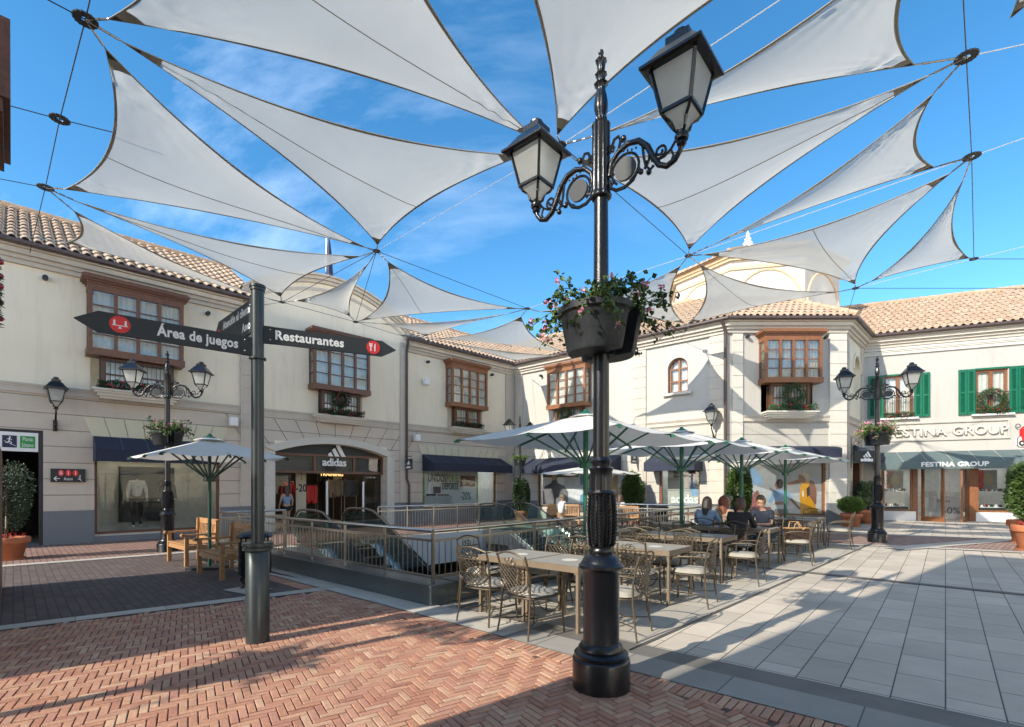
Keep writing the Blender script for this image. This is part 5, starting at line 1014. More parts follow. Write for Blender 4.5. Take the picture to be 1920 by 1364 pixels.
def lamp_post(loc, rz, label, detail=True):
    t = thing('street_lamp', label, 'street lamp', loc, rz, 'cast iron twin lantern street lamps'); n = 40 if detail else 20
    MB().lathe([(.228, -.05), (.228, .235), (.222, .25), (.212, .255), (.215, .285), (.20, .30), (.178, .31), (.182, .33), (.16, .36), (.146, .375)], n).build('base_drum', 'iron', t, True)
    MB().lathe([(.146, .372), (.143, .40), (.143, .93), (.150, .945), (.165, .955), (.178, .965), (.178, .985), (.165, .995), (.155, 1.01), (.135, 1.05), (.105, 1.07), (.095, 1.075), (.10, 1.09), (.10, 1.105), (.092, 1.12)], n).build('column', 'iron', t, True)
    v = MB().lathe([(.088, 1.11), (.092, 1.16), (.104, 1.24), (.110, 1.30), (.106, 1.38), (.096, 1.46), (.090, 1.50), (.098, 1.535), (.116, 1.56), (.108, 1.575), (.086, 1.58), (.084, 1.68), (.086, 1.73), (.10, 1.755), (.088, 1.765), (.07, 1.77), (.074, 1.80), (.080, 1.815), (.072, 1.83), (.064, 1.845)], 48 if detail else 20, flute=.02 if detail else 0, fn=12)
    if detail:                                       # overlapping cast leaves
        for row, (z, r, L_) in enumerate([(1.14+.028*k, .095+.016*math.sin(math.pi*(k+1)/15), .055) for k in range(14)]):
            for k in range(12):
                for sg in (-1, 1):
                    a = 2*math.pi*k/12+sg*.03; b = a+sg*.20; p = Vector((r*math.cos(a), r*math.sin(a), z)); q = Vector(((r+.011)*math.cos(b), (r+.011)*math.sin(b), z+.042)); v.tube([p, p.lerp(q, .5)*1.0+Vector((math.cos(a), math.sin(a), 0))*.007, q], [.0075, .008, .003], 5)
    v.build('leaf_collar', 'iron', t, True)
    MB().lathe([(.064, 1.83), (.063, 2.9), (.058, 3.6), (.056, 3.93)], 24).build('pole', 'iron', t, True)
    MB().lathe([(.06, 3.90), (.078, 3.915), (.082, 3.93), (.072, 3.95), (.070, 3.97), (.068, 4.49), (.074, 4.50), (.05, 4.515), (.034, 4.52), (.046, 4.545), (.042, 4.56)], 48 if detail else 24, flute=.05 if detail else .03, fn=16 if detail else 8).build('fluted_sleeve', 'iron', t, True)
    MB().lathe([(.038, 4.55), (.036, 4.57), (.052, 4.61), (.055, 4.66), (.048, 4.72), (.036, 4.77), (.034, 4.80), (.056, 4.825), (.050, 4.835), (.034, 4.84), (.033, 4.885), (.048, 4.905), (.030, 4.915), (.028, 4.93), (.034, 4.99), (.046, 5.015), (.034, 5.02), (.018, 5.04), (.020, 5.05), (.010, 5.055), (.022, 5.075), (.018, 5.095), (.0, 5.105)], 32, flute=.06, fn=8).build('finial', 'iron', t, True)
    for s in (-1, 1): arm(s, t); lantern(t, s*.66, 0, 4.12)
    return t
LP = Vector((.713, 3.99))
lamp0 = lamp_post((LP.x, LP.y, 0), WT, 'large black cast iron twin lantern lamp in the foreground carrying two flower pots')
pR = G(1645, 1017); pL = G(314, 1034); pM = G(975, 977)
def frontal(t, k=1.18):
    for c in [o for o in SC.collection.objects if o.parent == t]:
        if c.name.startswith('lantern'): c.location.x *= k
        if c.name.startswith('scroll_arm'): c.scale.x = k
frontal(dup(lamp0, (pR.x, pR.y, pR.z), rad(-20), 'black twin lantern lamp with pink flowers in front of the watch shop')); frontal(dup(lamp0, (pL.x, pL.y, pL.z-.05), rad(10), 'black twin lantern lamp at the left before the mannequin window')); frontal(dup(lamp0, (pM.x, pM.y, 0), rad(48), 'far black twin lantern lamp beside the inner corner of the arcade'))
dup(lamp0, (-6.1, 1.47, 0), WT, 'black twin lantern lamp outside the left edge of the view')
def wall_lamp(fac, px, v, lab):
    s, z = fac.hit(px, v, .4); t = thing('wall_lamp', lab, 'wall lamp', local(fac, s, 0, z), fac.a, 'black lanterns on wall brackets'); m = MB()
    m.tube([(0, -.02, -.42), (0, -.14, -.50), (0, -.20, -.36), (0, -.32, -.24), (0, -.40, -.12), (0, -.40, -.02)], [.03, .035, .028, .025, .022, .022], 8); m.ball((0, -.10, -.56), .05, 6); m.ball((0, -.18, -.44), .045, 6); m.box(-.05, .05, -.03, 0, -.62, -.30)
    m.build('bracket', 'iron', t, True); o = lantern(t, 0, -.40, 0); o.scale = (1.15, 1.15, 1.15)
wall_lamp(FA, 105, 765, 'black bracket lantern on the shaded wall at the far left'); wall_lamp(FB, 1334, 797, 'black bracket lantern on the sunlit wall beside the drainpipe')
# ------------------------------------------------------------------ planters on lamps
def dpot(parent, off, name='half_pot'):
    """D shaped pot whose flat back faces the pole; +y local is outward"""
    m = MB(); n = 20
    def ring(r, z, yb): return [(r*math.cos(math.pi*k/n), yb+r*.92*math.sin(math.pi*k/n), z) for k in range(n+1)]
    pr = [(.225, 2.66, off), (.235, 2.68, off), (.285, 2.94, off), (.292, 2.95, off), (.312, 2.955, off), (.316, 3.0, off), (.300, 3.005, off), (.285, 2.97, off)]
    rr = [m.pt(*ring(*p)) for p in pr]; L_ = n+1
    for a, b in zip(rr, rr[1:]):
        for k in range(L_): m.f.append([a[k], a[(k+1) % L_], b[(k+1) % L_], b[k]])
    m.f.append(rr[0][::-1]); m.box(-.09, .09, off-.10, off+.02, 2.66, 2.72)
    o = m.build(name, 'pot_black', parent, True); MB().face(*ring(.283, 2.96, off)).build('soil', 'soil', o); return o
def trailing(parent, c, n, seed, leafm='leaf', flower='petal_pink', fl=26, spread=.42, up=.32, ls=.045):
    rr = random.Random(seed); lv = MB(); st = MB(); fw = MB()
    global R; old = R; R = rr
    for k in range(n):
        a = rr.uniform(-.35, math.pi+.35); r0 = rr.uniform(.02, .24); base = Vector((c[0]+r0*math.cos(a), c[1]+r0*math.sin(a), c[2])); ln = rr.uniform(.3, 1)*spread; droop = rr.random()
        tip = base+Vector((math.cos(a)*ln, math.sin(a)*ln*.8, up*rr.uniform(.1, 1)*(1-droop*.6)-(.30*droop if ln > .25 else 0))); mid = base.lerp(tip, .5)+Vector((0, 0, .10*rr.random()+.05)); pts = []
        for q in range(7): u = q/6; pts.append(base*(1-u)**2+mid*2*u*(1-u)+tip*u*u)
        st.tube(pts, .0035, 3)
        for q in range(1, 7):
            for _ in range(3): lv.leaf(pts[q]+Vector((rr.uniform(-1, 1), rr.uniform(-1, 1), rr.uniform(-1, 1)))*.03, (rr.uniform(-1, 1), rr.uniform(-1, 1), rr.uniform(-.6, .6)), rr.uniform(.7, 1.25)*ls, .95)
        if flower and k < fl:
            p = tip+Vector((0, 0, rr.uniform(.0, .07)))
            for _ in range(11): fw.leaf(p+Vector((rr.uniform(-1, 1), rr.uniform(-1, 1), rr.uniform(-1, 1)))*.015, (rr.uniform(-1, 1), rr.uniform(-1, 1), rr.uniform(-.4, 1)), .026, .9)
    R = old
    o = lv.build('foliage', leafm, parent); st.build('stems', leafm, o)
    if fw.v: tag(fw.build('flowers', flower, o), kind='stuff')
    return o
def planter(lp, rz, both, label, seed, **kw):
    t = thing('hanging_planter', label, 'planter', lp, rz, 'flower planters fixed to the lamp posts'); 
    if both in (0, 2): dpot(t, .075); trailing(t, (0, .10, 2.98), kw.pop('n', 34), seed, **kw)
    return t
def planter_pair(x, y, rz, labs, seed, z=0, scale=None, **kw):
    out = []
    for k in (0, 1):
        t = planter((x, y, z), rz+math.pi*k, 0, labs[k], seed+k, **dict(kw)); out.append(t)
        if scale: t.scale = scale
    return out
planter_pair(LP.x, LP.y, WT+math.pi, ('black half round pot of thinning pink geraniums on the near side of the foreground lamp', 'black half round pot of geraniums on the far side of the foreground lamp'), 31, n=46, fl=15, spread=.41, up=.34, ls=.042)
planter_pair(pR.x, pR.y, math.pi, ('black pot of massed pale pink geraniums on the lamp before the watch shop', 'rear pot of pale pink geraniums on the lamp before the watch shop'), 41, z=pR.z, n=60, fl=55, spread=.34, up=.36, leafm='leaf_bright')
planter_pair(pL.x, pL.y, WT, ('black pot of red and pink geraniums on the right of the left lamp', 'black pot of pink geraniums on the left of the left lamp'), 51, n=46, fl=22, spread=.36, up=.42)
planter_pair(-6.1, 1.47, WT, ('pot of geraniums on the lamp outside the view, right side', 'pot of geraniums on the lamp outside the view, left side'), 71, n=30, fl=10, spread=.4, up=.4)
t = planter((pM.x, pM.y, 0), math.pi, 0, 'small black pot of bright green foliage on the far middle lamp', 61, n=50, flower=None, leafm='leaf_bright', spread=.3, up=.25)
# ------------------------------------------------------------------ direction signpost
pS = G(483, 1205); t = sp_ = thing('direction_signpost', 'dark grey metal signpost with three pointed direction boards beside the railing', 'signpost', (pS.x, pS.y, 0))
MB().lathe([(.113, -.03), (.113, 1.0), (.108, 1.005)], 32).build('lower_sleeve', 'post_grey', t, True); MB().lathe([(.13, .955), (.142, .96), (.142, .985), (.125, .99), (.125, 1.0), (.146, 1.005), (.146, 1.035), (.085, 1.04)], 32).build('sleeve_collar', 'post_grey', t, True)
MB().lathe([(.061, .9), (.061, 3.63), (.070, 3.635), (.070, 3.66), (.078, 3.665), (.078, 3.69), (.0, 3.695)], 32).build('post', 'post_grey', t, True); MB().lathe([(.062, 2.92), (.082, 2.925), (.082, 2.945), (.062, 2.95)], 32).build('post_ring', 'post_grey', t, True)
def board(ang, z0, z1, r0, L_, tip, split=False):
    h = z1-z0; p = [(r0, z0), (L_, z0), (tip, z0+h*(.5 if not split else .42)), (L_, z1), (r0, z1)]
    o = MB().prism(p, -.016, .016).build('direction_board', 'sign_grey', t, rot=(0, 0, ang)); b = MB()
    b.prism([(r0-.03, z0+.0), (r0+.07, z0+.0), (r0+.07, z1), (r0-.03, z1)], -.024, .024); o2 = b.build('clamp_plate', 'sign_grey', o); m = MB()
    for z in (z0+h*.2, z1-h*.2):
        for y in (-.026, .026): m.ball((r0+.045, y, z), .010, 6)
    m.build('bolts', 'steel', o2, True)
    if split: MB().box(r0+.06, L_-.01, -.0175, .0175, (z0+z1)/2-.003, (z0+z1)/2+.003).build('groove', 'drain_line', o)
    return o
aL = math.atan2(-.84, -1.01); o = board(aL, 2.955, 3.14, .078, 1.27, 1.43)
# lettering faces the viewer: the left board is read from its far end to the post
def face_text(o, txt, s, x, z, flip, al='CENTER', sx=1, bold=.004): return text(txt, s, 'letter_white', o, (x, .0175 if flip else -.0175, z), rot=(math.pi/2, 0, math.pi if flip else 0), ext=.001, bold=bold, sx=sx, align=al, sp=1.05)
def disc(o, x, z, r, flip): MB().prism(ell(x, z, r, r, 24), (.0165 if flip else -.0195), (.0195 if flip else -.0165)).build('red_disc', 'letter_red', o)
face_text(o, 'Área de juegos', .130, .515, 3.01, True, sx=.80); disc(o, 1.12, 3.05, .075, True)
m = MB(); y0_, y1_ = .0200, .0215
for x in (-.04, .04): m.prism(ell(1.12+x, 3.05+.028, .009, .009, 8), y0_, y1_); m.prism(rect(1.12+x-.008, 3.05-.006, 1.12+x+.008, 3.05+.02), y0_, y1_)
m.prism(rect(1.065, 3.035, 1.175, 3.042), y0_, y1_); m.prism([(1.105, 3.012), (1.135, 3.012), (1.12, 3.035)], y0_, y1_); m.build('pictogram', 'letter_white', o)
aR = math.atan2(.56, 1.14); o = board(aR, 3.105, 3.28, .072, 1.27, 1.43); face_text(o, 'Restaurantes', .132, .16, 3.155, False, 'LEFT', .95); disc(o, 1.17, 3.193, .075, False); m = MB(); y0_, y1_ = -.0215, -.020
m.prism(rect(1.137, 3.15, 1.149, 3.235), y0_, y1_); m.prism(rect(1.126, 3.2, 1.160, 3.212), y0_, y1_); [m.prism(rect(x, 3.21, x+.006, 3.238), y0_, y1_) for x in (1.126, 1.154)]; m.prism([(1.18, 3.15), (1.192, 3.15), (1.196, 3.238), (1.184, 3.232), (1.18, 3.20)], y0_, y1_); m.build('pictogram', 'letter_white', o)
aB = math.atan2(.88, -.93); o = board(aB, 3.235, 3.585, .078, 1.20, 1.40, True); face_text(o, 'Atención al cliente', .125, .60, 3.455, True, sx=.86); face_text(o, 'Aseos', .125, .11, 3.285, True, 'RIGHT', .9); disc(o, 1.19, 3.42, .07, True); MB().prism(rect(1.183, 3.39, 1.197, 3.435), .0200, .0215).build('pictogram', 'letter_white', o); MB().prism(ell(1.19, 3.455, .009, .009, 8), .0200, .0215).build('pictogram', 'letter_white', o)
# ------------------------------------------------------------------ shade sails, rings and cables
ZN = 8.2
def SP(px, v, z=ZN): return P3(px, v, z)
NODES = dict(N1=SP(160, 37), N2=SP(112, 224), N3=SP(85, 352), R1=SP(1812, 107), R2=SP(1822, 294), R3=SP(1826, 486, 8.1), Cn=SP(1052, 272), M1=SP(706, 471), M2=SP(1291, 480), M3=SP(529, 567, 8.0), M4=SP(667, 604, 8.0), M5=SP(989, 579), M6=SP(1604, 541), B1=SP(1291, 614, 7.86), K1=SP(965, 680, 8.0), Q0=Vector((-1.75, 3.3, ZN)), Q1=Vector((4.75, 5.55, ZN)), K2=SP(1068, 668, 8.0), L4=SP(62, 446, 8.15), K0=SP(745, 628, 8.0))
def sail(label, cs, nodes, sag=.085, seam=None, seed=0):
    """cs three corner points; the edges bow inward, the cloth hangs slightly"""
    c = [Vector(p) if not isinstance(p, tuple) else SP(*p) for p in cs]; cen = sum(c, Vector())/3; t = thing('shade_sail', label, 'shade sail', cen, 0, 'white tensioned shade sails'); c = [p-cen for p in c]
    E = []
    for i in range(3):
        a, b, o = c[i], c[(i+1) % 3], c[(i+2) % 3]; m_ = (a+b)/2; d = (b-a).normalized(); n_ = (o-m_); n_ = (n_-d*n_.dot(d)).normalized(); L_e = (b-a).length; sag = max(.042, min(.105, .135-.011*L_e)); hh = abs((o-a-d*(o-a).dot(d)).length); E.append(n_*min((b-a).length*sag, hh*.11)+Vector((0, 0, -.012*(b-a).length)))
    # tension bowl: height varies a little over the cloth
    rr = random.Random(seed); ph = rr.uniform(0, 6)
    def pt(u, v, w):
        p = c[0]*u+c[1]*v+c[2]*w+E[0]*4*u*v+E[1]*4*v*w+E[2]*4*w*u; k = 27*u*v*w
        cr_ = sum(math.exp(-((1-x)/.26)**2)*min(1, (1-x)*7)*math.sin(17*(y-z)/max(1-x, .03)+ph) for x, y, z in ((u, v, w), (v, w, u), (w, u, v)))
        return p+Vector((0, 0, -.10*k+.012*math.sin(9*u+ph)*k+.042*cr_*(1 if k > 0 else 0)))
    N = 36; idx = {}; mb = MB()
    for i in range(N+1):
        for j in range(N+1-i): u, v = i/N, j/N; idx[i, j] = mb.pt(pt(u, v, 1-u-v))[0]
    for i in range(N):
        for j in range(N-i):
            mb.f.append([idx[i, j], idx[i+1, j], idx[i, j+1]])
            if i+j < N-1: mb.f.append([idx[i+1, j], idx[i+1, j+1], idx[i, j+1]])
    cl = mb.build('sail_cloth', 'sail_cloth', t, True)
    h = MB(); z_ = Vector((0, 0, -.004)); n_ = 18
    for i in range(3):
        bc = lambda k: [(1-k/n_, k/n_, 0), (0, 1-k/n_, k/n_), (k/n_, 0, 1-k/n_)][i]; pts = [pt(*bc(k)) for k in range(n_+1)]
        ins = [p.lerp(pt(.333, .333, .334), 0.045/max((p-pt(.333, .333, .334)).length, .1)) for p in pts]
        for k in range(n_): h.face(pts[k]+z_, pts[k+1]+z_, ins[k+1]+z_, ins[k]+z_)
        h.tube(pts, .011, 5)
    h.build('edge_webbing', 'sail_hem', t)
    for i in range(3):
        L_ = max((c[i]-c[(i+1) % 3]).length, (c[i]-c[(i+2) % 3]).length); f = min(.20/L_, .15); f2 = min(.46/L_, .25); un = [0, 0, 0]
        def bc(a, b): q = [0, 0, 0]; q[i] = 1-a-b; q[(i+1) % 3] = a; q[(i+2) % 3] = b; return pt(*q)+Vector((0, 0, -.009))
        m = MB(); m.face(bc(f2, 0), bc(f2*.5, f2*.5), bc(0, f2), bc(0, f)+Vector((0, 0, -.001)), bc(f, 0)+Vector((0, 0, -.001))); m.face(*[p+Vector((0, 0, .016)) for p in (bc(f2, 0), bc(f2*.5, f2*.5), bc(0, f2), bc(0, f), bc(f, 0))]); o = m.build('corner_patch', 'sail_hem', t)
        k_ = MB(); a_, b_, d_ = bc(f, 0), bc(0, f), bc(0, 0); k_.face(a_, b_, d_); k_.face(*[p+Vector((0, 0, .018)) for p in (a_, b_, d_)]); k_.build('corner_plate', 'sail_patch', o)
        nd = nodes[i]
        if nd: 
            a = c[i]; b = NODES[nd]-cen; m = MB(); m.tube([a, b], .012, 5); L2 = (b-a).length
            for q in range(1, 4): u = q/4; m.tube([a.lerp(b, u-.06/max(L2, .2)), a.lerp(b, min(1, u+.06/max(L2, .2)))], .017, 6)
            m.build('tension_link', 'steel_tube', t)
    if seam is not None:
        i, s0 = seam; q = MB(); pts = []
        for k in range(15):
            b_ = [0, 0, 0]; b_[i] = 1-k/14; b_[(i+1) % 3] = (k/14)*s0; b_[(i+2) % 3] = (k/14)*(1-s0); pts.append(pt(*b_)+Vector((0, 0, -.006)))
        q.tube(pts, .009, 4); q.build('seam', 'sail_hem', t)
    return t
sail('large left sail hung between the top left ring and the middle left ring', [(198, 92), (122, 355), (687, 465)], ('N1', 'N3', 'M1'), .10, (2, .42), 1)
sail('long sail from the top left ring to the lamp, pointed at the lower ring', [(232, 80), (708, 459), (978, 292)], ('N1', 'M1', 'Cn'), .09, (0, .55), 2)
sail('overhead sail cut by the top edge left of centre', [(204, 36), (1006, 262), Vector((-1.9, 3.75, ZN))], ('N1', 'Cn', 'Q0'), .075, (1, .5), 3)
sail('overhead sail cut by the top edge directly behind the foreground lamp', [(1045, 253), Vector((-1.3, 3.5, ZN)), Vector((4.4, 5.35, ZN))], ('Cn', 'Q0', 'Q1'), .07, None, 4)
sail('right overhead sail cut by the top edge beside the top right ring', [(1120, 254), (1714, 122), Vector((4.9, 5.85, ZN))], ('Cn', 'R1', 'Q1'), .085, None, 5)
sail('broad sail right of the foreground lamp pointing to the middle right ring', [(1078, 300), (1742, 142), (1292, 468)], ('Cn', 'R1', 'M2'), .09, (1, .5), 6)
sail('triangular sail between the two right rings and the middle right ring', [(1336, 459), (1750, 176), (1752, 314)], ('M2', 'R1', 'R2'), .09, None, 7)
sail('sail over the corner tower roof with a seam down its centre', [(1318, 478), (1782, 325), (1603, 533)], ('M2', 'R2', 'M6'), .075, (2, .5), 8)
sail('small rightmost sail against blue sky above the shuttered building', [(1633, 528), (1805, 340), (1816, 484, 8.1)], ('M6', 'R2', 'R3'), .10, None, 9)
sail('low sail in front of the roof lantern beside the corner tower', [(1312, 496), (1575, 547), (1290, 607, 7.88)], ('M2', 'M6', 'B1'), .10, (0, .5), 10)
sail('low sail behind the foreground flower pots before the sunlit wing roof', [(1276, 499), (1283, 606, 7.88), (1012, 585)], ('M2', 'B1', 'M5'), .09, None, 11)
sail('low sail right of the middle left ring over the right arcade roof', [(727, 491), (972, 579), (677, 601, 8.0)], ('M1', 'M5', 'M4'), .09, (0, .42), 13)
sail('small low sail before the curved pediment', [(692, 493), (556, 564, 8.0), (656, 593, 8.0)], ('M1', 'M3', 'M4'), .10, None, 14)
sail('long low sail from the left ring to the middle left ring above the signpost', [(146, 379), (675, 481), (526, 556, 8.0)], ('N3', 'M1', 'M3'), .085, (0, .5), 15)
sail('lowest left sail lying close over the arcade roof tiles', [(139, 396), (125, 455, 8.15), (505, 561, 8.0)], ('N3', 'L4', 'M3'), .10, None, 16)
sail('narrow low sail over the drainpipe at the arcade roof', [(955, 588), (713, 607, 8.0), (797, 630, 8.0)], ('M5', 'M4', 'K0'), .07, None, 17)
sail('low sail over the inner corner roofs left of the flower pots', [(977, 594), (818, 635, 8.0), (1060, 660, 8.0)], ('M5', 'K0', 'K2'), .09, None, 12)
sail('flat low sail just above the gutter at the inner corner', [(832, 640, 7.95), (1052, 667, 7.95), (966, 677, 7.9)], ('K0', 'K2', 'K1'), .06, None, 18)
sail('shade sail out of view behind the viewpoint at the right', [Vector((4.6, 5.2, ZN)), Vector((7.0, 7.0, ZN)), Vector((8.6, 1.6, ZN))], (None, None, None), .09, None, 19)
def ring(key, lab):
    p = NODES[key]; t = thing('cable_ring', lab, 'cable ring', p, 0, 'drilled steel cable rings'); m = MB(); r1, r0 = (.135, .06) if key in ('N1', 'N2', 'N3', 'R1', 'R2') else (.09, .04); n = 24
    for z, f in ((-.012, -1), (.012, 1)):
        for k in range(n): a, b = 2*math.pi*k/n, 2*math.pi*(k+1)/n; m.face(*[(r*math.cos(q), r*math.sin(q), z) for r, q in ((r0, a), (r1, a), (r1, b), (r0, b))])
    m.tube([(r1*math.cos(2*math.pi*k/n), r1*math.sin(2*math.pi*k/n), 0) for k in range(n)], .014, 5, True); m.tube([(r0*math.cos(2*math.pi*k/n), r0*math.sin(2*math.pi*k/n), 0) for k in range(n)], .012, 5, True)
    for k in range(16): a = 2*math.pi*k/16; m.ball((r1*math.cos(a), r1*math.sin(a), 0), .02, 4)
    m.build('ring_plate', 'iron_dull', t)
for k, l in (('N1', 'large drilled ring at the top left corner of the view'), ('N2', 'ring on the left cable below the top left ring'), ('N3', 'ring on the left cable above the arcade roof'), ('R1', 'large ring at the top right corner'), ('R2', 'ring on the right cable above the shuttered building'), ('R3', 'small ring low on the right cable'), ('Cn', 'central ring hidden behind the foreground lantern'), ('M1', 'ring where four sails meet left of centre'), ('M2', 'ring where four sails meet right of the lamp'), ('M3', 'small ring just right of the signpost top'), ('M4', 'small ring above the signboard for restaurants'), ('M5', 'small ring left of the foreground flower pots'), ('M6', 'small ring above the corner tower roof'), ('B1', 'small ring before the sunlit wing gutter')): ring(k, l)
def ext(a, b, d): a, b = Vector(a), Vector(b); return b+(b-a).normalized()*d
N = NODES
def cable(lab, pts, m='wire_dark', r=.009):
    o = Vector(pts[0]); t = MB().tube([Vector(p)-o for p in pts], r, 5).build('steel_cable', m, None, loc=o); tag(t, lab, 'cable', 'steel cables holding the sails')
cable('dark cable through the three left rings down to the arcade eave', [ext(N['N3'], N['N1'], 6), N['N1'], N['N2'], N['N3'], N['L4'], FA.world(FA.s(56, .3), 7.95, .3)])
cable('dark vertical looking cable through the right rings', [ext(N['R2'], N['R1'], 6), N['R1'], N['R2'], N['R3']])
cable('cable from the middle left ring down to the small ring by the flower pots', [N['M1'], N['M5']]); cable('dark cable running from behind the lamp to the middle right ring', [N['Cn'], N['M2']]); cable('pale cable from the middle left ring up to the lantern', [N['M1'], N['Cn']], 'wire_light', .006)
cable('pale cable from behind the pole up to the middle right ring', [N['M5'], N['M2']], 'wire_light'); cable('pale cable under the sail from the middle to the right ring', [N['M2'], N['R2'], ext(N['M2'], N['R2'], 6)], 'wire_light'); cable('pale cable rising to the top right corner', [N['R1'], ext(N['Cn'], N['R1'], 6)], 'wire_light')
cable('pale cable crossing the sky gap above the large lantern', [N['Cn'], N['Q1']], 'wire_light'); cable('cable from the left ring past the left edge', [N['N3'], ext(N['M1'], N['N3'], 6)]); cable('thin cable from the second left ring past the left edge', [N['N2'], ext(N['N2']+Vector((1, .55, 0)), N['N2'], 6)]); cable('thin cable from the second left ring across the big left sail', [N['N2'], N['N2']+Vector((1.15, .55, 0))])
cable('cable from the top left ring out of the top of the view', [N['N1'], N['N1']+Vector((-1.2, -1.3, .0))*2]); cable('cable from the low right ring past the right edge', [N['M6'], N['R3'], ext(N['M6'], N['R3'], 8)], 'wire_light'); cable('dark cable level from the low right ring past the right edge', [N['R3'], N['R3']+Vector((7, 0, 0))]); cable('dark cable level from the ring over the tower past the right edge', [N['M6'], N['M6']+Vector((9, 0, 0))])
cable('cable tying the small ring to the tower roof edge', [N['M6'], FC.world(4.5, 8.3, .3)]); cable('cable along the top of the curved pediment through two small rings', [FA.world(FA.s(490), 8.1, .3), N['M3'], N['M4'], N['K0'], N['K1']]); cable('short stay from the ring to the sunlit wing wall', [N['B1'], FB.world(9.3, 7.8, .05)]); cable('cable from the left middle ring to the signpost ring', [N['M1'], N['M3']]); cable('cable from the middle left ring to the ring over the restaurants board', [N['M1'], N['M4']])
# ------------------------------------------------------------------ umbrellas
def umbrella(loc, rz, lab, d, zt, zr, polem='green_paint', ribm='green_paint', col=2.0, pr=.045, grp='square white garden umbrellas'):
    t = thing('garden_umbrella', lab, 'umbrella', loc, rz, grp)
    MB().tube([(0, 0, 0), (0, 0, zt-.05)], pr, 16).build('pole', polem, t, True); MB().lathe([(.11, col-.06), (.11, col+.03), (.06, col+.05)], 12).build('collar', polem, t); MB().lathe([(.16, zt-.02), (.12, zt+.02), (.05, zt+.05), (.03, zt+.09)], 14).build('top_cap', polem, t, True)
    MB().box(-.3, .3, -.3, .3, .0, .05).build('base_plate', 'sign_grey', t)
    c = [(math.cos(rad(90*k))*d, math.sin(rad(90*k))*d) for k in range(4)]; mid = [((c[k][0]+c[(k+1) % 4][0])/2, (c[k][1]+c[(k+1) % 4][1])/2) for k in range(4)]; rim = [q for k in range(4) for q in ((c[k], 0), (mid[k], 1))]
    mb = MB(); n = 8
    for k in range(8):
        (a, ta), (b, tb) = rim[k], rim[(k+1) % 8]; m_ = 5; prev = None
        for i in range(n+1):
            f = i/n; row = []
            for j in range(m_+1):
                u = j/m_; x = (a[0]*(1-u)+b[0]*u)*f; y = (a[1]*(1-u)+b[1]*u)*f; z = zt+(zr-zt)*f-.05*math.sin(math.pi*u)*f*(f)+.02*f*f; row.append((x, y, z))
            row = mb.pt(*row)
            if prev:
                for j in range(m_): mb.f.append([prev[j], prev[j+1], row[j+1], row[j]])
            prev = row
    cv = mb.build('canopy', 'canopy_white', t, True)
    v = MB().lathe([(.30, zt-.045), (.16, zt-.005), (.03, zt+.03)], 8); v.build('vent_cap', 'canopy_white', cv)
    for k, (q, m_) in enumerate(rim):
        e = 1.02; r = MB(); r.bar((q[0]*.05, q[1]*.05, zt-.06), (q[0]*e, q[1]*e, zr-.005), .022, .035); r.build('rib', ribm, t)
        s = MB(); f = .52; s.bar((q[0]/math.hypot(*q)*.08, q[1]/math.hypot(*q)*.08, col+.02), (q[0]*f, q[1]*f, zt+(zr-zt)*f-.05), .020, .03); s.build('strut', ribm, t)
        MB().bar((q[0]*.99, q[1]*.99, zr-.02), (q[0]*1.035, q[1]*1.035, zr-.02), .03, .035).build('rib_end', ribm, t)
    return t
um = [(1.28, 8.66), (3.86, 11.35), (6.40, 13.9), (9.1, 16.6)]; ul = ['large white umbrella on a green pole directly behind the foreground lamp', 'second white umbrella on a green pole behind the empty tables', 'third white umbrella rising behind the seated group', 'farthest terrace umbrella in front of the big poster']
u0 = umbrella((um[0][0], um[0][1], 0), rad(3), ul[0], 2.2, 2.87, 2.41)
for k in (1, 2, 3): dup(u0, (um[k][0], um[k][1], GZ(um[k][0])-.01*k), rad(3-k), ul[k])
umbrella((3.3, 21.0, 0), rad(8), 'distant white umbrella over the wooden benches behind the well', 2.15, 2.55, 2.18)
pU = G(393, 1066); umbrella((pU.x, pU.y, 0), rad(4), 'smaller white umbrella on a dark green pole over the wooden benches at the left', 1.50, 2.58, 2.19, 'dark_green_paint', 'dark_green_paint', 1.78, .032)
# ------------------------------------------------------------------ tables and chairs
def table(c, lab):
    t = thing('cafe_table', lab, 'table', (c.x, c.y, GZ(c.x)), WT, 'square cafe tables on the terrace'); a, b, h = .37, .39, .74
    MB().box(-a, a, -b, b, h-.022, h).build('table_top', 'table_stone', t); MB().lathe([(.0, h+.0005), (.10, h+.0005), (.10, h+.002), (0, h+.002)], 20).build('inlay', 'stone_light', t)
    m = MB()
    for s in (-1, 1): m.box(-a-.012, a+.012, s*b-(.012 if s < 0 else .0)*1, s*b+(.0 if s < 0 else .012), h-.07, h+.003); m.box(s*a-(.012 if s < 0 else 0), s*a+(0 if s < 0 else .012), -b, b, h-.07, h+.003)
    m.build('apron', 'table_frame', t)
    for i in (-1, 1):
        for j in (-1, 1): MB().box(i*a-.028 if i > 0 else i*a-.004, i*a+.004 if i > 0 else i*a+.028, j*b-.048 if j > 0 else j*b, j*b if j > 0 else j*b+.048, 0, h-.025).build('leg', 'table_frame', t)
    return t
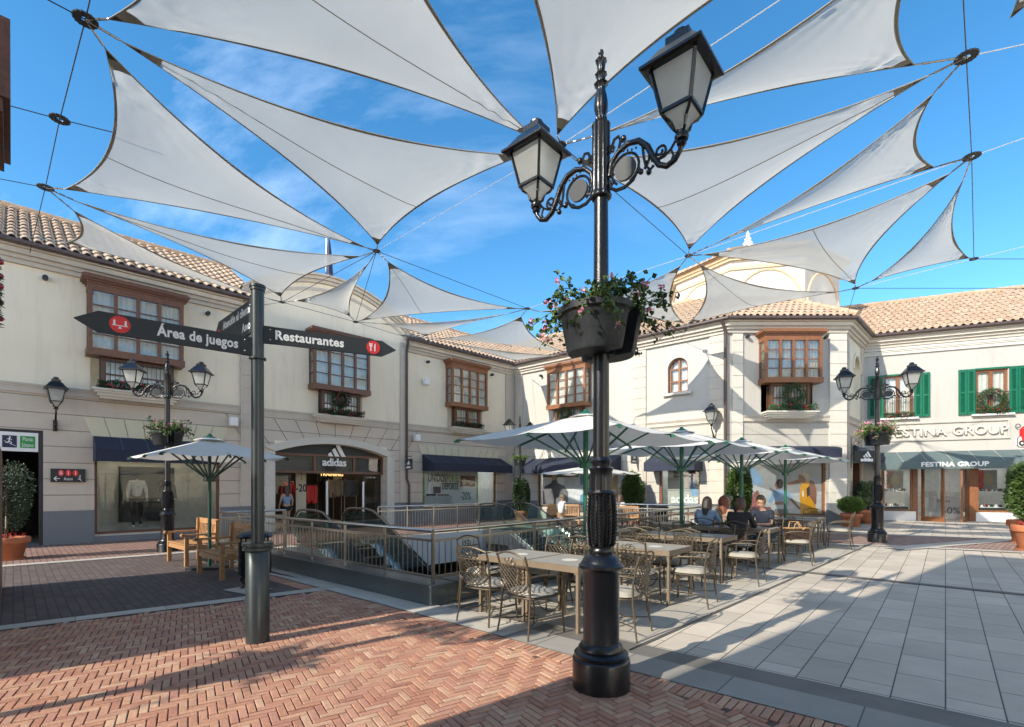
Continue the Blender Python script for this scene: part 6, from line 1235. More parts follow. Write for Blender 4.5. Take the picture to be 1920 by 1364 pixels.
def chair(lab, loc=(0, 0, 0), rz=0):
    """wrought iron armchair, looks along +y"""
    t = thing('garden_chair', lab, 'chair', loc, rz, 'wrought iron armchairs on the terrace'); M_ = 'chair_metal'
    zr = .87
    for s in (-1, 1):
        MB().tube([(s*.25, -.30, 0), (s*.235, -.27, .18), (s*.225, -.245, .42), (s*.222, -.25, .60), (s*.225, -.285, .78), (s*.228, -.315, zr), (s*.228, -.322, zr+.02)], [.010, .012, .013, .013, .012, .012, .008], 6).build('back_leg', M_, t, True)
        MB().tube([(s*.245, .25, 0), (s*.235, .235, .22), (s*.23, .225, .42)], [.010, .012, .013], 6).build('front_leg', M_, t, True)
        MB().tube([(s*.225, -.262, .66), (s*.26, -.12, .675), (s*.275, .06, .665), (s*.272, .17, .635), (s*.262, .21, .57), (s*.250, .20, .50), (s*.235, .21, .42)], .012, 6).build('arm', M_, t, True)
    m = MB(); bow = lambda x, z: (x, -.25-.02-.10*max(0, z-.6)/.27*1.0*.5-.02*math.cos(x*6), z)
    m.tube([bow(x, zr-.0+.05*math.cos(x/.228*math.pi/2)) for x in [-.228+.0456*k for k in range(11)]], .011, 6); m.tube([bow(x, .775) for x in (-.225, -.1, 0, .1, .225)], .009, 5)
    m.tube([bow(x, z) for x, z in [(.222*math.sin(rad(a)), .60-.12*math.cos(rad(a))) for a in range(-90, 91, 15)]], .009, 5)
    for k in range(3): m.tube([bow(x, .835+z) for x, z in spiral((k-1)*.062, -.012 if k == 1 else -.02, .042, .012, 90*(k-1), 1.2, 14)], .006, 4)
    def low(x): return .60-.12*math.sqrt(max(0, 1-(x/.222)**2))
    for sg in (-1, 1):
        for k in range(-4, 5):
            pts = []
            for q in range(9):
                x = k*.062+sg*(q/8-.5)*.36; z = .775-.33*q/8
                if abs(x) < .222 and z > low(x)-.003: pts.append(bow(x, z))
            if len(pts) > 1: m.tube(pts, .0062, 4)
    m.build('lattice_back', M_, t)
    m = MB(); seat = [(.235*math.copysign(abs(math.cos(a))**.55, math.cos(a)), .235*math.copysign(abs(math.sin(a))**.55, math.sin(a)), .425) for a in [2*math.pi*k/20 for k in range(20)]]; m.tube(seat, .012, 5, True)
    m.tube([(-.24, -.25, .16), (-.12, -.05, .16), (-.236, .23, .19)], .008, 4); m.tube([(.24, -.25, .16), (.12, -.05, .16), (.236, .23, .19)], .008, 4); m.tube([(-.155, 0, .16), (.155, 0, .16)], .008, 4); m.tube([(x+.0, .232, .40-z) for x, z in arc(0, 0, .2, 0, 180, 10)], .007, 4); m.box(-.2, .2, -.2, .2, .418, .424)
    m.build('seat_frame', M_, t)
    cu = MB(); nx = 14; z0 = .432
    for sd, th in ((1, .062), (-1, 0)):
        g = []
        for i in range(nx+1):
            r = []
            for j in range(nx+1):
                u, v = 2*i/nx-1, 2*j/nx-1; e = (1-abs(u)**5)*(1-abs(v)**5); tf = sum(math.exp(-((u-a)**2+(v-b)**2)/.02) for a in (-.42, .42) for b in (-.42, .42)); k = 1-.05*(u*v)**2*4
                r.append((u*.228*k, v*.228*k-.005, z0+.012+(th*e**.6*(1-.45*tf) if sd > 0 else -.010*e)))
            g.append(cu.pt(*r))
        for i in range(nx):
            for j in range(nx): q = [g[i][j], g[i+1][j], g[i+1][j+1], g[i][j+1]]; cu.f.append(q if sd > 0 else q[::-1])
    cu.build('cushion', 'cushion', t, True); return t
UU, WW = Vector((U.x, U.y)), Vector((W.x, W.y))
def tb(corner, iu, iw, lab): return table(Vector(corner)-UU*(.385+.77*iu)+WW*(.40+.81*iw), lab)
T = [tb((.72, 5.40), 0, 0, 'right one of the two nearest tables, beside the foreground lamp'), tb((.72, 5.40), 1, 0, 'left one of the two nearest tables, by the kerb corner'), tb((2.1, 6.65), 0, 0, 'right table of the second pair, just right of the foreground lamp'), tb((2.1, 6.65), 1, 0, 'left table of the second pair, behind the foreground lamp'),
     tb((3.42, 8.12), 0, 0, 'right empty table of the third pair before the seated woman in black'), tb((3.42, 8.12), 1, 0, 'left empty table of the third pair under the second umbrella'), tb((4.98, 9.62), 0, 0, 'table with wine glass between the woman in black and the man in navy'), tb((4.98, 9.62), 1, .0, 'table left of the wine glass table beside the woman in denim'),
     tb((5.6, 11.6), 0, 0, 'rear table where the man in the hooded top sits'), tb((7.15, 11.85), 0, 0, 'empty table at the far right end of the terrace'), tb((7.15, 11.85), 0, 1, 'empty table behind the farthest right one'), tb((1.9, 9.3), 0, .3, 'small table near the railing behind the first umbrella pole'), tb((3.6, 10.9), 0, .3, 'rear table near the railing left of the woman in denim')]
ch0 = None
def seat(x, y, deg, lab):
    """deg: heading of the sitter, 0 = away from the paving brick (along the terrace width)"""
    global ch0
    p = gp(x, y); rz = WT+rad(deg)
    if ch0 is None: ch0 = chair(lab, p, rz); return ch0
    return dup(ch0, p, rz, lab)
def near(corner, k, off=-.12, sh=0): p = Vector(corner)-UU*(.385+.77*k+sh)+WW*off; return p.x, p.y
def far(corner, k, off=.12, sh=0): p = Vector(corner)-UU*(.385+.77*k+sh)+WW*(.81+off); return p.x, p.y
c1, c2, c3, c4 = (.72, 5.40), (2.1, 6.65), (3.42, 8.12), (4.98, 9.62)
seat(*near(c1, 1, -.20), 4, 'nearest left chair with its back to the viewer and a scrolled top rail'); seat(*near(c1, 0, -.24, .06), -8, 'nearest chair with a pale tufted cushion left of the foreground lamp')
seat(*(lambda p: (p.x, p.y))(Vector(c1)-UU*1.82+WW*.42), -84, 'dark chair at the left end of the nearest tables by the kerb'); seat(*far(c1, 1, .10), 176, 'chair facing the viewer across the nearest left table'); seat(*far(c1, 0, .06), 188, 'chair facing the viewer right behind the nearest right table')
seat(*(lambda p: (p.x, p.y))(Vector(c1)+UU*.28+WW*.36), 98, 'chair half hidden behind the foreground lamp column on its right'); seat(.75, 8.35, 80, 'chair standing sideways against the railing')
seat(*near(c2, 0, -.16), 6, 'chair with its back to the viewer just right of the foreground lamp'); seat(*(lambda p: (p.x, p.y))(Vector(c2)+UU*.14+WW*.36), 96, 'sunlit cushion chair at the right end of the second pair of tables'); seat(*near(c2, 1, -.14), 10, 'chair behind the foreground lamp at the second pair of tables')
seat(*far(c2, 0, .10), 178, 'chair facing the viewer behind the second pair of tables'); seat(*far(c2, 1, .12), 184, 'chair facing the viewer behind the second pair at the left')
seat(*near(c3, 0, -.14), -4, 'chair with its back to the viewer under the second umbrella at the empty pair'); seat(*near(c3, 1, -.16), 8, 'chair with its back to the viewer left under the second umbrella'); seat(*(lambda p: (p.x, p.y))(Vector(c3)+UU*.22+WW*.36), 92, 'empty chair in the aisle right of the third pair of tables')
seat(*far(c3, 0, .08), 182, 'chair facing the viewer across the third pair of tables'); seat(*far(c3, 1, .10), 176, 'chair facing the viewer at the left of the third pair of tables')
sb_ = seat(*near(c4, 0, -.22, .12), 0, 'chair on which the woman in black sits'); sd_ = seat(4.22, 10.85, 5, 'chair on which the woman in denim sits')
sn_ = seat(5.35, 10.55, 165, 'chair on which the man in the navy shirt sits'); sh_ = seat(5.35, 12.35, 200, 'chair on which the man in the hooded top sits'); sr_ = seat(6.05, 12.1, 185, 'chair of the woman whose face shows behind the man in navy'); sa_ = seat(4.75, 11.2, 20, 'chair of the red haired woman at the rear table')
bagc = seat(5.78, 10.12, 95, 'chair carrying the brown handbag'); seat(*near((7.15, 11.85), 0, -.15), 6, 'chair with a pale cushion before the farthest right table'); seat(8.15, 12.45, 92, 'dark chair seen in profile at the far right end of the terrace'); seat(8.35, 13.9, 185, 'far chair with an arched back in front of the yellow figure poster')
seat(6.45, 11.75, -82, 'chair at the left side of the farthest right table'); seat(6.9, 13.2, -80, 'chair behind the farthest right tables near the umbrella pole'); seat(1.45, 9.15, 10, 'chair near the railing behind the large umbrella pole'); seat(2.35, 9.75, 170, 'chair near the railing facing the viewer under the large umbrella'); seat(3.05, 10.75, 8, 'rear chair near the railing left of the woman in denim'); seat(3.7, 11.75, 172, 'chair against the railing behind the woman in denim')
# things on the tables
t = thing('wine_glass', 'wine glass standing between the woman in black and the man in navy', 'glass', (*(Vector(c4)-UU*.55+WW*.3), .74+GZ(4.8))); MB().lathe([(.035, 0), (.035, .004), (.005, .008), (.005, .09), (.02, .10), (.042, .14), (.044, .17), (.036, .215), (.034, .215), (.041, .17), (.038, .14), (.0, .105)], 16).build('bowl', 'clear_glass', t, True); MB().lathe([(0, .108), (.030, .13), (.034, .15), (0, .15)], 12).build('wine', 'wood_dark', t)
t = thing('plate', 'pale plate of food on the table of the man in navy', 'plate', (*(Vector(c4)-UU*.38+WW*.40), .745+GZ(4.8))); MB().lathe([(0, 0), (.07, 0), (.13, .018), (.125, .022), (.07, .006), (0, .006)], 20).build('dish', 'white_paint', t, True); MB().ball((0, 0, .015), .07, 8, .3).build('bread', 'pale_wood', t, True)
t = thing('beer_glass', 'short glass of orange juice on the table beside the woman in denim', 'glass', (*(Vector(c4)-UU*.95+WW*.75), .74+GZ(4.4))); MB().lathe([(.03, 0), (.036, .12), (.033, .12), (.028, .006)], 14).build('tumbler', 'clear_glass', t, True); MB().lathe([(0, .006), (.027, .007), (.031, .09), (0, .09)], 12).build('juice', 'ink_yellow', t)
p = bagc.location; t = thing('handbag', 'brown monogrammed handbag with tan handles on a chair in the aisle', 'handbag', (p.x, p.y, p.z+.46), rad(8)); m = MB(); a = m.pt((-.20, -.09, 0), (.20, -.09, 0), (.20, .09, 0), (-.20, .09, 0), (-.24, -.07, .27), (.24, -.07, .27), (.24, .07, .27), (-.24, .07, .27)); [m.f.append([a[i] for i in q]) for q in ((3, 2, 1, 0), (4, 5, 6, 7), (0, 1, 5, 4), (1, 2, 6, 5), (2, 3, 7, 6), (3, 0, 4, 7))]; m.build('bag_body', 'bag_canvas' if 'bag_canvas' in MATS else mat('bag_canvas', (.05, .028, .018), .6, var=.35, scale=30), t)
MB().tube([(-.13, -.078, .25), (-.11, -.10, .36), (-.05, -.105, .40), (.02, -.10, .30), (.06, -.10, .24), (.13, -.085, .27)], .009, 6).build('handle', 'pale_wood', t, True); MB().box(-.24, .24, -.076, .076, .262, .276).build('trim', 'pale_wood', t); MB().tube([(-.13, .078, .25), (-.08, .10, .39), (.08, .10, .39), (.13, .085, .27)], .009, 6).build('handle', 'pale_wood', t, True)
# ------------------------------------------------------------------ wooden benches
def bench(loc, rz, lab, w=1.15):
    t = thing('wooden_bench', lab, 'bench', loc, rz, 'slatted wooden benches'); h = w/2
    for s in (-1, 1):
        MB().box(s*h-.035, s*h+.035, .25, .32, 0, .62).build('front_leg', 'teak', t); MB().prism([(-.035, 0), (.035, 0), (.035, .45), (.035, .92), (-.035, .92), (-.035, .45)], -.30, -.24).build('back_leg', 'teak', t, loc=(s*h, 0, 0))
        m = MB(); m.box(s*h-.045, s*h+.045, -.26, .36, .62, .655); m.tube([(s*h-.045, .355, .635), (s*h+.045, .355, .635)], .035, 12); m.build('arm_rest', 'teak', t)
        MB().box(s*h-.02, s*h+.02, -.25, .26, .34, .42).build('side_rail', 'teak', t)
    m = MB()
    for k in range(6): y = -.22+k*.093; m.box(-h+.04, h-.04, y, y+.078, .425+.004*abs(k-3), .445+.004*abs(k-3))
    m.build('seat', 'teak', t); MB().box(-h+.035, h-.035, .275, .31, .33, .42).build('front_rail', 'teak', t)
    m = MB(); m.box(-h-.02, h+.02, -.318, -.285, .82, .93); m.box(-h+.03, h-.03, -.29, -.26, .47, .53)
    n = int(w/.085)
    for k in range(n):
        x = -h+.08+(w-.16)*k/(n-1)
        if abs(x) < .13: continue
        m.bar((x, -.275, .50), (x, -.298, .83), .045, .014, (0, 1, 0))
    m.tube([(x, -.288, .68+z) for x, z in arc(0, 0, .09, 0, 360, 16)], .014, 6); m.tube([(x, -.288, .68+z) for x, z in arc(0, .0, .04, 0, 360, 10)], .010, 5)
    for a in (45, 135, 225, 315): m.tube([(.05*math.cos(rad(a)), -.288, .68+.05*math.sin(rad(a))), (.13*math.cos(rad(a)), -.288, .68+.16*math.sin(rad(a)))], .010, 5)
    m.build('backrest', 'teak', t); return t
b0 = bench((-6.83, 10.68, 0), WT+math.pi, 'left wooden bench at the foot of the small umbrella'); dup(b0, (-5.23, 9.17, 0), WT+math.pi, 'right wooden bench beside the black waste bin')
fb = bench((2.30, 20.7, 0), WT, 'far slatted bench with a blond child sitting, beyond the well', 1.5); dup(fb, (4.25, 19.0, 0), WT, 'far slatted bench with a woman sitting, behind the foreground lamp')
# ------------------------------------------------------------------ waste bins
def bin_(loc, lab):
    t = thing('waste_bin', lab, 'waste bin', loc, .3, 'black cast iron waste bins'); MB().lathe([(.20, .20), (.235, .22), (.235, .70), (.245, .72), (.245, .74)], 24, flute=.025, fn=24).build('body', 'iron', t, True); MB().lathe([(.25, .80), (.265, .82), (.24, .86), (.14, .90), (.0, .915)], 24).build('lid', 'iron', t, True)
    for k in range(4):
        a = math.pi/4+k*math.pi/2; c_, s_ = math.cos(a), math.sin(a); MB().tube([(c_*.19, s_*.19, .22), (c_*.22, s_*.22, .15), (c_*.18, s_*.18, .07), (c_*.22, s_*.22, .0)], [.035, .03, .022, .035], 8).build('foot', 'iron', t, True); MB().tube([(c_*.23, s_*.23, .72), (c_*.235, s_*.235, .82)], .014, 6).build('lid_support', 'iron', t)
    return t
w0 = bin_((-4.15, 8.05, .0), 'black cast iron waste bin behind the signpost'); sheet('bin_slab', [[(-4.5, 7.75), (-4.0, 7.45), (-3.75, 7.85), (-4.25, 8.15)]], .012, 'slab_pale')
dup(w0, (5.55, 18.5, .05), 0, 'distant black waste bin beyond the well railing')
# ------------------------------------------------------------------ potted shrubs
def pot(parent, r, h, m='terracotta'):
    o = MB().lathe([(r*.62, 0), (r*.66, .02), (r*.86, h*.72), (r*.90, h*.74), (r*.98, h*.75), (r, h*.78), (r, h*.97), (r*.97, h), (r*.88, h), (r*.86, h*.93), (0, h*.92)], 28).build('pot', m, parent, True); MB().lathe([(r*.68, -.0), (r*.78, .0), (r*.80, .05), (r*.76, .05), (r*.70, .012)], 24).build('saucer', m, parent, True); return o
def shrub(loc, lab, r, h, br, bz, top, n, leafm='leaf', ls=.06, fl=None, potm='terracotta', grp='shrubs in terracotta pots', shape=None, seed=1):
    t = thing('potted_shrub', lab, 'potted shrub', loc, 0, grp); pot(t, r, h, potm); rr = random.Random(seed); global R; old = R; R = rr; lv = MB(); H_ = top-bz
    MB().tube([(0, 0, h*.8), (.01, 0, bz+H_*.3), (-.01, .01, bz+H_*.7)], [.035, .025, .01], 6).build('stem', 'wood_dark', t)
    lumps = [(rr.uniform(0, 6.28), rr.uniform(-.9, .9), rr.uniform(.10, .22)) for _ in range(16)]
    for k in range(n):
        cz_ = rr.uniform(-1, 1); a = rr.uniform(0, 6.283); s = (1-cz_*cz_)**.33; q = rr.uniform(.2, 1.0)**.5; bump_ = 1+sum(w_*math.exp(-(((a-la+math.pi) % 6.283-math.pi)**2+(cz_-lz)**2*2)/.25) for la, lz, w_ in lumps)-.14
        rad_ = br*q*bump_; d = Vector((s*math.cos(a), s*math.sin(a), cz_)); p = Vector((d.x*rad_, d.y*rad_, bz+H_/2+d.z*H_/2*q*bump_))
        lv.leaf(p, d+Vector((rr.uniform(-1, 1), rr.uniform(-1, 1), rr.uniform(-.6, 1)))*.9, rr.uniform(.7, 1.3)*ls, .55)
    lv.build('foliage', leafm, t)
    if fl:
        f = MB()
        for k in range(fl*9): a = rr.uniform(0, 6.283); q = r*.9*math.sqrt(rr.random()); f.leaf((q*math.cos(a), q*math.sin(a), h+rr.uniform(0, .07)), (rr.uniform(-1, 1), rr.uniform(-1, 1), 1), .035, .9)
        f.build('flowers', 'petal_red', t)
    R = old; return t
p = G(12, 1050); shrub((p.x, p.y, 0), 'big dark round topped shrub in a terracotta pot by the dark doorway', .40, .50, .44, .5, 2.15, 5600, 'leaf_dark', .05, 8, seed=2)
shrub((12.75, 18.75, GZ(12.75)), 'bright round bush in a terracotta pot at the foot of the tower', .36, .50, .42, .52, 1.12, 6000, 'leaf_bright', .06, 2, seed=3)
p = G(1936, 1033); shrub((p.x, p.y, p.z), 'tall topiary in a terracotta pot cut by the right edge, nearest one', .37, .60, .42, .70, 2.15, 7500, 'leaf', .075, 4, seed=4); shrub((p.x*1.13-.15, p.y*1.13, p.z), 'tall topiary in a terracotta pot just behind the rightmost one', .40, .62, .44, .7, 2.1, 6000, 'leaf', .075, 3, seed=5)
shrub((14.35, 20.1, GZ(14.35)), 'dark shrub in a pot with red flowers behind the right lamp', .36, .55, .40, .55, 1.75, 6000, 'leaf_dark', .06, 6, seed=6)
shrub((8.0, 17.55, .08), 'tall glossy bush beside the tower drainpipe behind the seated men', .38, .5, .42, .5, 2.35, 7500, 'leaf', .085, seed=7); shrub((5.15, 21.3, .05), 'tall glossy bush on the sunlit wall right of the foreground lamp', .38, .5, .42, .5, 2.3, 6000, 'leaf', .085, seed=8); shrub((.45, 24.0, .0), 'slender bush behind the far middle lamp at the inner corner', .36, .5, .42, .5, 2.15, 6000, 'leaf_dark', .085, seed=9)
# ------------------------------------------------------------------ people
def skinmesh(name, nodes, edges, rads, m, parent, sub=1, root=0):
    me = bpy.data.meshes.new(name); me.from_pydata([tuple(n) for n in nodes], edges, []); o = bpy.data.objects.new(name, me); SC.collection.objects.link(o)
    o.modifiers.new('skin', 'SKIN'); sv = me.skin_vertices[0].data
    for k, r in enumerate(rads):
        sv[k].radius = (r, r) if not isinstance(r, tuple) else r; sv[k].use_root = (k == root)
    sm = o.modifiers.new('sub', 'SUBSURF'); sm.levels = sub; sm.render_levels = sub
    bpy.context.view_layer.update(); dg = bpy.context.evaluated_depsgraph_get(); me2 = bpy.data.meshes.new_from_object(o.evaluated_get(dg)); bpy.data.objects.remove(o)
    me2.materials.clear(); me2.materials.append(MATS[m]); me2.polygons.foreach_set('use_smooth', [True]*len(me2.polygons)); ob = bpy.data.objects.new(name, me2); SC.collection.objects.link(ob); ob.parent = parent; return ob
class Sk:
    def __init__(s): s.n = []; s.e = []; s.r = []
    def add(s, p, r, par=None): s.n.append(Vector(p)); s.r.append(r); i = len(s.n)-1; (s.e.append((par, i)) if par is not None else None); return i
    def chain(s, pts, par=None):
        for p, r in pts: par = s.add(p, r, par)
        return par
def person(loc, rz, lab, J, top, trousers, skin='skin', hair=('short', 'wood_dark'), sleeve='long', shoes='rubber', turn=0, skirt=False):
    """J: joint positions; body is one continuous skinned surface, clothes follow it"""
    t = thing('person', lab, 'person', loc, rz); V = Vector; hp, ch, nk, hd = V(J['hip']), V(J['chest']), V(J['neck']), V(J['head']); s = Sk()
    up = (hd-nk).normalized(); fwd = V((math.sin(turn), math.cos(turn), 0)); fwd = (fwd-up*fwd.dot(up)).normalized()
    p0 = s.add(hp, (.125, .10)); p1 = s.add(hp.lerp(ch, .5), (.115, .09), p0); p2 = s.add(ch, (.135, .10), p1); n1 = s.add(nk, .052, p2); n2 = s.add(nk.lerp(hd, .35)+fwd*.005, .055, n1); h1 = s.add(hd-up*.035+fwd*.015, .082, n2); h2 = s.add(hd+up*.03, .093, h1); s.add(hd+up*.085-fwd*.005, .062, h2)
    s.add(hd-up*.012+fwd*.108, .011, h1); s.add(hd-up*.085+fwd*.075, .020, h1)
    side = fwd.cross(up)
    for sg in (-1, 1): s.add(hd-up*.01+side*sg*.088-fwd*.005, .014, h2)
    for k in ('L', 'R'):
        sh, el, wr, ha = (V(J[q+k]) for q in ('sh', 'el', 'wr', 'ha')); a = s.add(sh, .052, p2); b = s.add(el, .038, a); c = s.add(wr, .025, b); d = (ha-wr).normalized(); pm = s.add(wr+d*.055, .030, c)
        lat = d.cross(V((0, 0, 1))).normalized() if abs(d.z) < .9 else V((1, 0, 0)); dn = lat.cross(d).normalized()
        dn = -dn if dn.z > 0 else dn
        for q, (o_, l_) in enumerate(((-.030, .060), (-.010, .072), (.010, .068), (.028, .054))):
            k1 = s.add(wr+d*.085+lat*o_, .0095, pm); k2 = s.add(wr+d*(.085+l_*.5)+lat*o_+dn*.008, .0085, k1); s.add(wr+d*(.085+l_*.85)+lat*o_*.9+dn*.028, .007, k2)
        sg = -1 if k == 'L' else 1; tb1 = s.add(wr+d*.035+lat*.036, .011, pm); s.add(wr+d*.075+lat*.055+dn*.012, .009, tb1)
        th, kn, an, to = (V(J[q+k]) for q in ('th', 'kn', 'an', 'to')); a = s.add(th, .082, p0); b = s.add(kn, .052, a); c = s.add(an, .034, b); s.add(to, .028, c)
    body = skinmesh('body', s.n, s.e, s.r, skin, t, 1)
    g = Sk(); q0 = g.add(hp+V((0, 0, -.02)), (.145, .122)); q1 = g.add(hp.lerp(ch, .5), (.135, .112), q0); q2 = g.add(ch, (.158, .120), q1); g.add(ch.lerp(nk, .72), (.085, .075), q2)
    for k in ('L', 'R'):
        sh, el, wr = (V(J[q+k]) for q in ('sh', 'el', 'wr')); a = g.add(sh, .070, q2); f = {'long': 1, 'short': .62, 'none': .02}[sleeve]
        if sleeve == 'long': b = g.add(el, .053, a); g.add(el.lerp(wr, .92), .036, b)
        elif sleeve == 'short': g.add(sh.lerp(el, .72), .058, a)
    skinmesh('top', g.n, g.e, g.r, top, t, 1)
    g = Sk(); q0 = g.add(hp, (.145, .125))
    for k in ('L', 'R'):
        th, kn, an = (V(J[q+k]) for q in ('th', 'kn', 'an')); a = g.add(th, .100, q0)
        if skirt: g.add(th.lerp(kn, .35), .092, a)
        else: b = g.add(kn, .070, a); g.add(kn.lerp(an, .9), .052, b)
    skinmesh('shorts' if skirt else 'trousers', g.n, g.e, g.r, trousers, t, 1)
    for k in ('L', 'R'):
        an, to = V(J['an'+k]), V(J['to'+k]); g = Sk(); a = g.add(an-V((0, 0, .02)), .045); g.add(to, .040, g.add(an.lerp(to, .5), .044, a)); skinmesh('shoe', g.n, g.e, g.r, shoes, t, 1)
    # hair: cap of strands plus length
    hm = MB(); kind, hmat = hair; rr = random.Random(len(lab)); axis = up; bk = -fwd
    for i in range(10):
        for j in range(18):
            th0, th1 = math.pi*.62*i/10, math.pi*.62*(i+1)/10; a0_, a1_ = 2*math.pi*j/18, 2*math.pi*(j+1)/18
            def q(th, a):
                d = axis*math.cos(th)+(side*math.cos(a)+fwd*math.sin(a))*math.sin(th); front = max(0, d.dot(fwd)); 
                if th > .95 and front > .35: return None
                return hd+up*.022+d*(.096+.004*math.sin(7*a+3*th)+.003*math.sin(23*a))+bk*.008
            pts = [q(th0, a0_), q(th1, a0_), q(th1, a1_), q(th0, a1_)]
            if all(p is not None for p in pts): hm.face(*pts)
    if kind != 'short':
        L_ = {'bob': .17, 'long': .34}[kind]
        rows = []
        for i in range(8):
            f = i/7; row = []
            for j in range(15):
                a = math.pi*(1+.16)-(j/14-.0)*math.pi*(1+.32)+.0; a = -math.pi*.16+math.pi*1.32*j/14; d = side*math.cos(a)-fwd*math.sin(a); row.append(hd+up*(.02-L_*f)+d*(.097-.020*f*f+.012*math.sin(f*3)+.004*math.sin(j*4.1))-fwd*.006)
            rows.append(hm.pt(*row))
        for a, b in zip(rows, rows[1:]):
            for j in range(14): hm.f.append([a[j], a[j+1], b[j+1], b[j]])
    hm.build('hair', hmat, t, True)
    ey = MB(); 
    for sg in (-1, 1): ey.ball(hd+side*sg*.034+fwd*.088+up*.012, .0125, 6)
    ey.build('eyes', 'room_dark', t, True); br_ = MB()
    for sg in (-1, 1): br_.bar(hd+side*sg*.018+fwd*.096+up*.036, hd+side*sg*.052+fwd*.084+up*.036, .006, .008)
    br_.build('eyebrows', hmat, t); mo = MB(); mo.bar(hd-side*.024+fwd*.086-up*.058, hd+side*.024+fwd*.086-up*.058, .006, .009); mo.build('mouth', 'ink_pink', t)
    return t
def sit(lean=.0, arms='table', cross=False, hx=0):
    J = dict(hip=(0, -.05, .56), chest=(hx*.3, -.03+lean*.6, .93), neck=(hx*.5, lean, 1.10), head=(hx*.8, .03+lean*1.25, 1.255))
    for k, s in (('L', -1), ('R', 1)):
        J['sh'+k] = (s*.175+hx*.4, -.02+lean*.8, 1.035); J['th'+k] = (s*.095, .05, .53); J['kn'+k] = (s*.12, .42, .50); J['an'+k] = (s*.12, .40, .09); J['to'+k] = (s*.13, .54, .045)
        if arms == 'table': J['el'+k] = (s*.25, .12+lean, .80); J['wr'+k] = (s*.13, .34+lean, .80); J['ha'+k] = (s*.08, .42+lean, .80)
        elif arms == 'lap': J['el'+k] = (s*.24, .03, .76); J['wr'+k] = (s*.13, .26, .66); J['ha'+k] = (s*.07, .34, .65)
        elif arms == 'phone': J['el'+k] = (s*.22, .12+lean, .82); J['wr'+k] = (s*.06, .30+lean, .96); J['ha'+k] = (s*.02, .37+lean, .98)
    return J
for nm, c in (('cloth_black', (.012, .012, .014)), ('cloth_navy', (.012, .02, .038)), ('cloth_denim_pale', (.20, .30, .42)), ('cloth_denim', (.06, .13, .24)), ('cloth_white', (.6, .6, .58)), ('cloth_red', (.35, .02, .02)), ('cloth_grey', (.06, .06, .07)), ('cloth_tan', (.30, .22, .15)), ('cloth_pink', (.45, .20, .18)), ('hair_dark', (.022, .016, .014)), ('hair_brown', (.075, .038, .022)), ('hair_fair', (.20, .125, .06)), ('hair_grey', (.14, .14, .145)), ('hair_red', (.16, .045, .018)), ('hair_blond', (.55, .42, .22)), ('mannequin', (.45, .42, .38))): mat(nm, c, .8 if 'cloth' in nm else .55, var=.22, scale=12, bump=.2, bscale=60)
def on(ch, d=.0): p = ch.location; return (p.x, p.y, p.z), ch.rotation_euler[2]
l, r = on(sb_); person(l, r, 'woman in a black jumper seen from behind at the wine glass table', sit(.05, 'table'), 'cloth_black', 'cloth_black', hair=('bob', 'hair_brown'), turn=.1)
l, r = on(sd_); person(l, r, 'woman in a pale denim shirt with long dark hair seen from behind', sit(.04, 'table'), 'cloth_denim_pale', 'cloth_denim', hair=('long', 'hair_dark'), turn=-.5)
l, r = on(sn_); person(l, r, 'bearded man in a navy T-shirt facing the viewer with forearms on the table', sit(.10, 'table'), 'cloth_navy', 'cloth_denim', hair=('short', 'hair_fair'), sleeve='short', turn=.35)
l, r = on(sh_); person(l, r, 'grey haired man in a black hooded top looking right over his phone', sit(.06, 'phone'), 'cloth_black', 'cloth_grey', hair=('short', 'hair_grey'), turn=.9)
l, r = on(sr_); person(l, r, 'woman whose face shows just behind the man in navy', sit(.03, 'lap'), 'cloth_pink', 'cloth_grey', hair=('bob', 'hair_fair'), turn=.1)
l, r = on(sa_); person(l, r, 'red haired person mostly hidden by the third umbrella pole', sit(.02, 'lap'), 'cloth_tan', 'cloth_grey', hair=('long', 'hair_red'))
p = Vector((2.05, 20.55)); person((p.x, p.y, -.04), WT, 'blond child sitting on the far bench with back to the well', sit(0, 'lap'), 'cloth_white', 'cloth_tan', hair=('short', 'hair_blond'))
person((4.1, 18.95, -.03), WT, 'brown haired woman in a white top on the far bench behind the lamp', sit(0, 'lap'), 'cloth_white', 'cloth_grey', hair=('long', 'hair_brown'))
t = thing('phone', 'phone held by the grey haired man', 'phone', local(Facade((sh_.location.x, sh_.location.y), math.degrees(sh_.rotation_euler[2])), 0, .44, 1.03+GZ(5.3)), sh_.rotation_euler[2]); MB().box(-.035, .035, -.004, .004, -.065, .065).build('screen', 'ink_sky', t)
def stand(w=.0):
    J = dict(hip=(0, 0, .92), chest=(0, -.01, 1.24), neck=(0, 0, 1.43), head=(0, .03, 1.565))
    for k, s in (('L', -1), ('R', 1)): J.update({'sh'+k: (s*.17, -.01, 1.36), 'el'+k: (s*.23, -.02, 1.10), 'wr'+k: (s*.24, .08, .87), 'ha'+k: (s*.235, .12, .79), 'th'+k: (s*.09, 0, .84), 'kn'+k: (s*.10, .02+w*s, .47), 'an'+k: (s*.10, -.01+w*s*1.8, .085), 'to'+k: (s*.12, .13+w*s*1.8, .04)})
    return J
p = G(537, 995); person((p.x, p.y, 0), rad(50), 'standing young woman in a pale blue tied top and dark shorts before the arched shop', stand(.06), 'cloth_denim_pale', 'cloth_black', hair=('long', 'hair_brown'), sleeve='none', shoes='cloth_white', skirt=True)
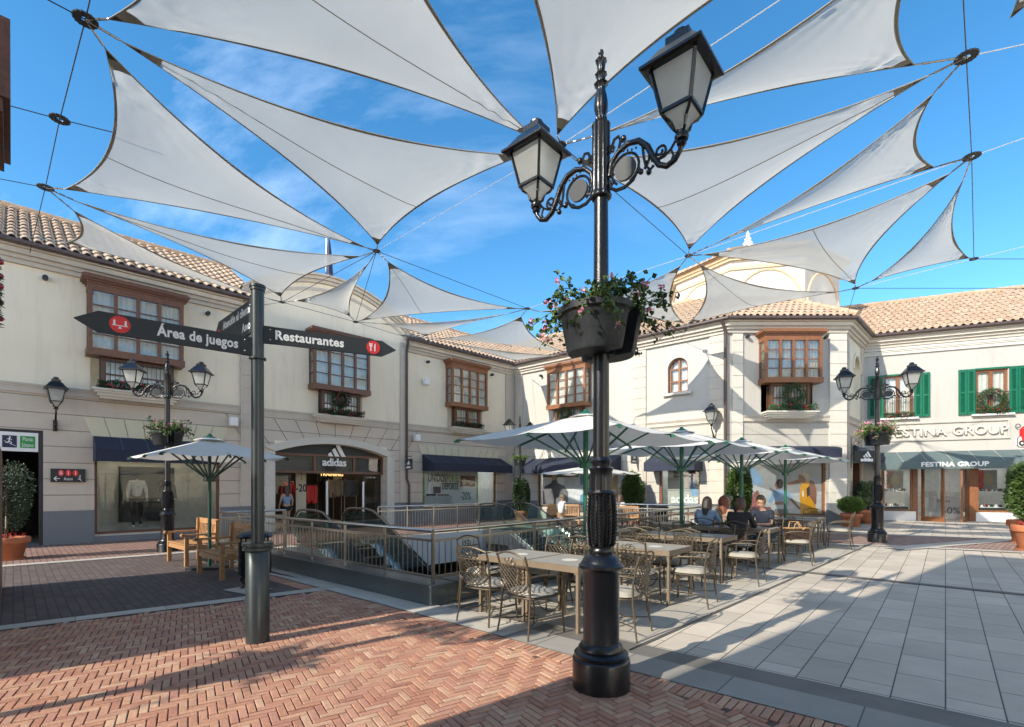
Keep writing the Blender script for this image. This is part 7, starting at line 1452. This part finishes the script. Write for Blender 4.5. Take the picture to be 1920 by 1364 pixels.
def mannequin(loc, rz, lab, top, tr, head=False):
    t = thing('mannequin', lab, 'mannequin', loc, rz, 'shop mannequins'); J = stand(.05); g = Sk(); V = Vector; a = g.add(J['hip'], (.13, .10)); b = g.add((0, 0, 1.1), (.13, .10), a); c = g.add(J['chest'], (.165, .12), b); g.add((0, .0, 1.42), .06, c)
    for k in 'LR': g.chain([(J['sh'+k], .07), (J['el'+k], .052), (J['wr'+k], .036)], c)
    skinmesh('jacket', g.n, g.e, g.r, top, t); g = Sk(); a = g.add(J['hip'], (.13, .11))
    for k in 'LR': g.chain([(J['th'+k], .09), (J['kn'+k], .062), (J['an'+k], .04)], a)
    skinmesh('trousers', g.n, g.e, g.r, tr, t); g = Sk(); a = g.add((0, 0, 1.40), .045); g.add((0, .005, 1.47), .04, a); skinmesh('neck', g.n, g.e, g.r, 'mannequin', t)
    for k in 'LR': g = Sk(); a = g.add(J['an'+k], .045); g.add(J['to'+k], .04, a); skinmesh('shoe', g.n, g.e, g.r, 'cloth_white', t); g = Sk(); a = g.add(J['wr'+k], .026); g.add(J['ha'+k], .03, a); skinmesh('hand', g.n, g.e, g.r, 'mannequin', t)
    return t
q = FA.world(FA.s(257, -.9), .30, -.9); mannequin(q, FA.a-.1+0, 'headless mannequin in a pale and grey track top in the left shop window', 'cloth_white', 'cloth_black').scale = (1.05, 1.05, 1.08)
for o in SC.collection.objects:
    if o.name == 'mannequin': o.rotation_euler[2] = FA.a+math.pi
q = FA.world(FA.s(312, -.9), .30, -.9); mannequin(q, FA.a+math.pi+.1, 'headless mannequin in a black top in the left shop window behind the lamp', 'cloth_black', 'cloth_black').scale = (1.05, 1.05, 1.08)
q = FA.world(FA.s(540, -1.4), .15, -1.4); mannequin(q, FA.a+math.pi, 'mannequin in a red jacket just inside the arched entrance', 'letter_red', 'cloth_black').scale = (1.15, 1.15, 1.2)
t = thing('barrier_post', 'slim white security post at the arched entrance, left one', 'post', FA.world(FA.s(613, .3), 0, .3), FA.a, 'slim white posts at the shop entrance'); MB().box(-.03, .03, -.03, .03, 0, 1.85).build('post', 'white_paint', t); MB().box(-.09, .09, -.09, .09, 0, .04).build('foot', 'steel', t)
dup(t, FA.world(FA.s(681, .3), 0, .3), FA.a, 'slim white security post at the arched entrance, right one')
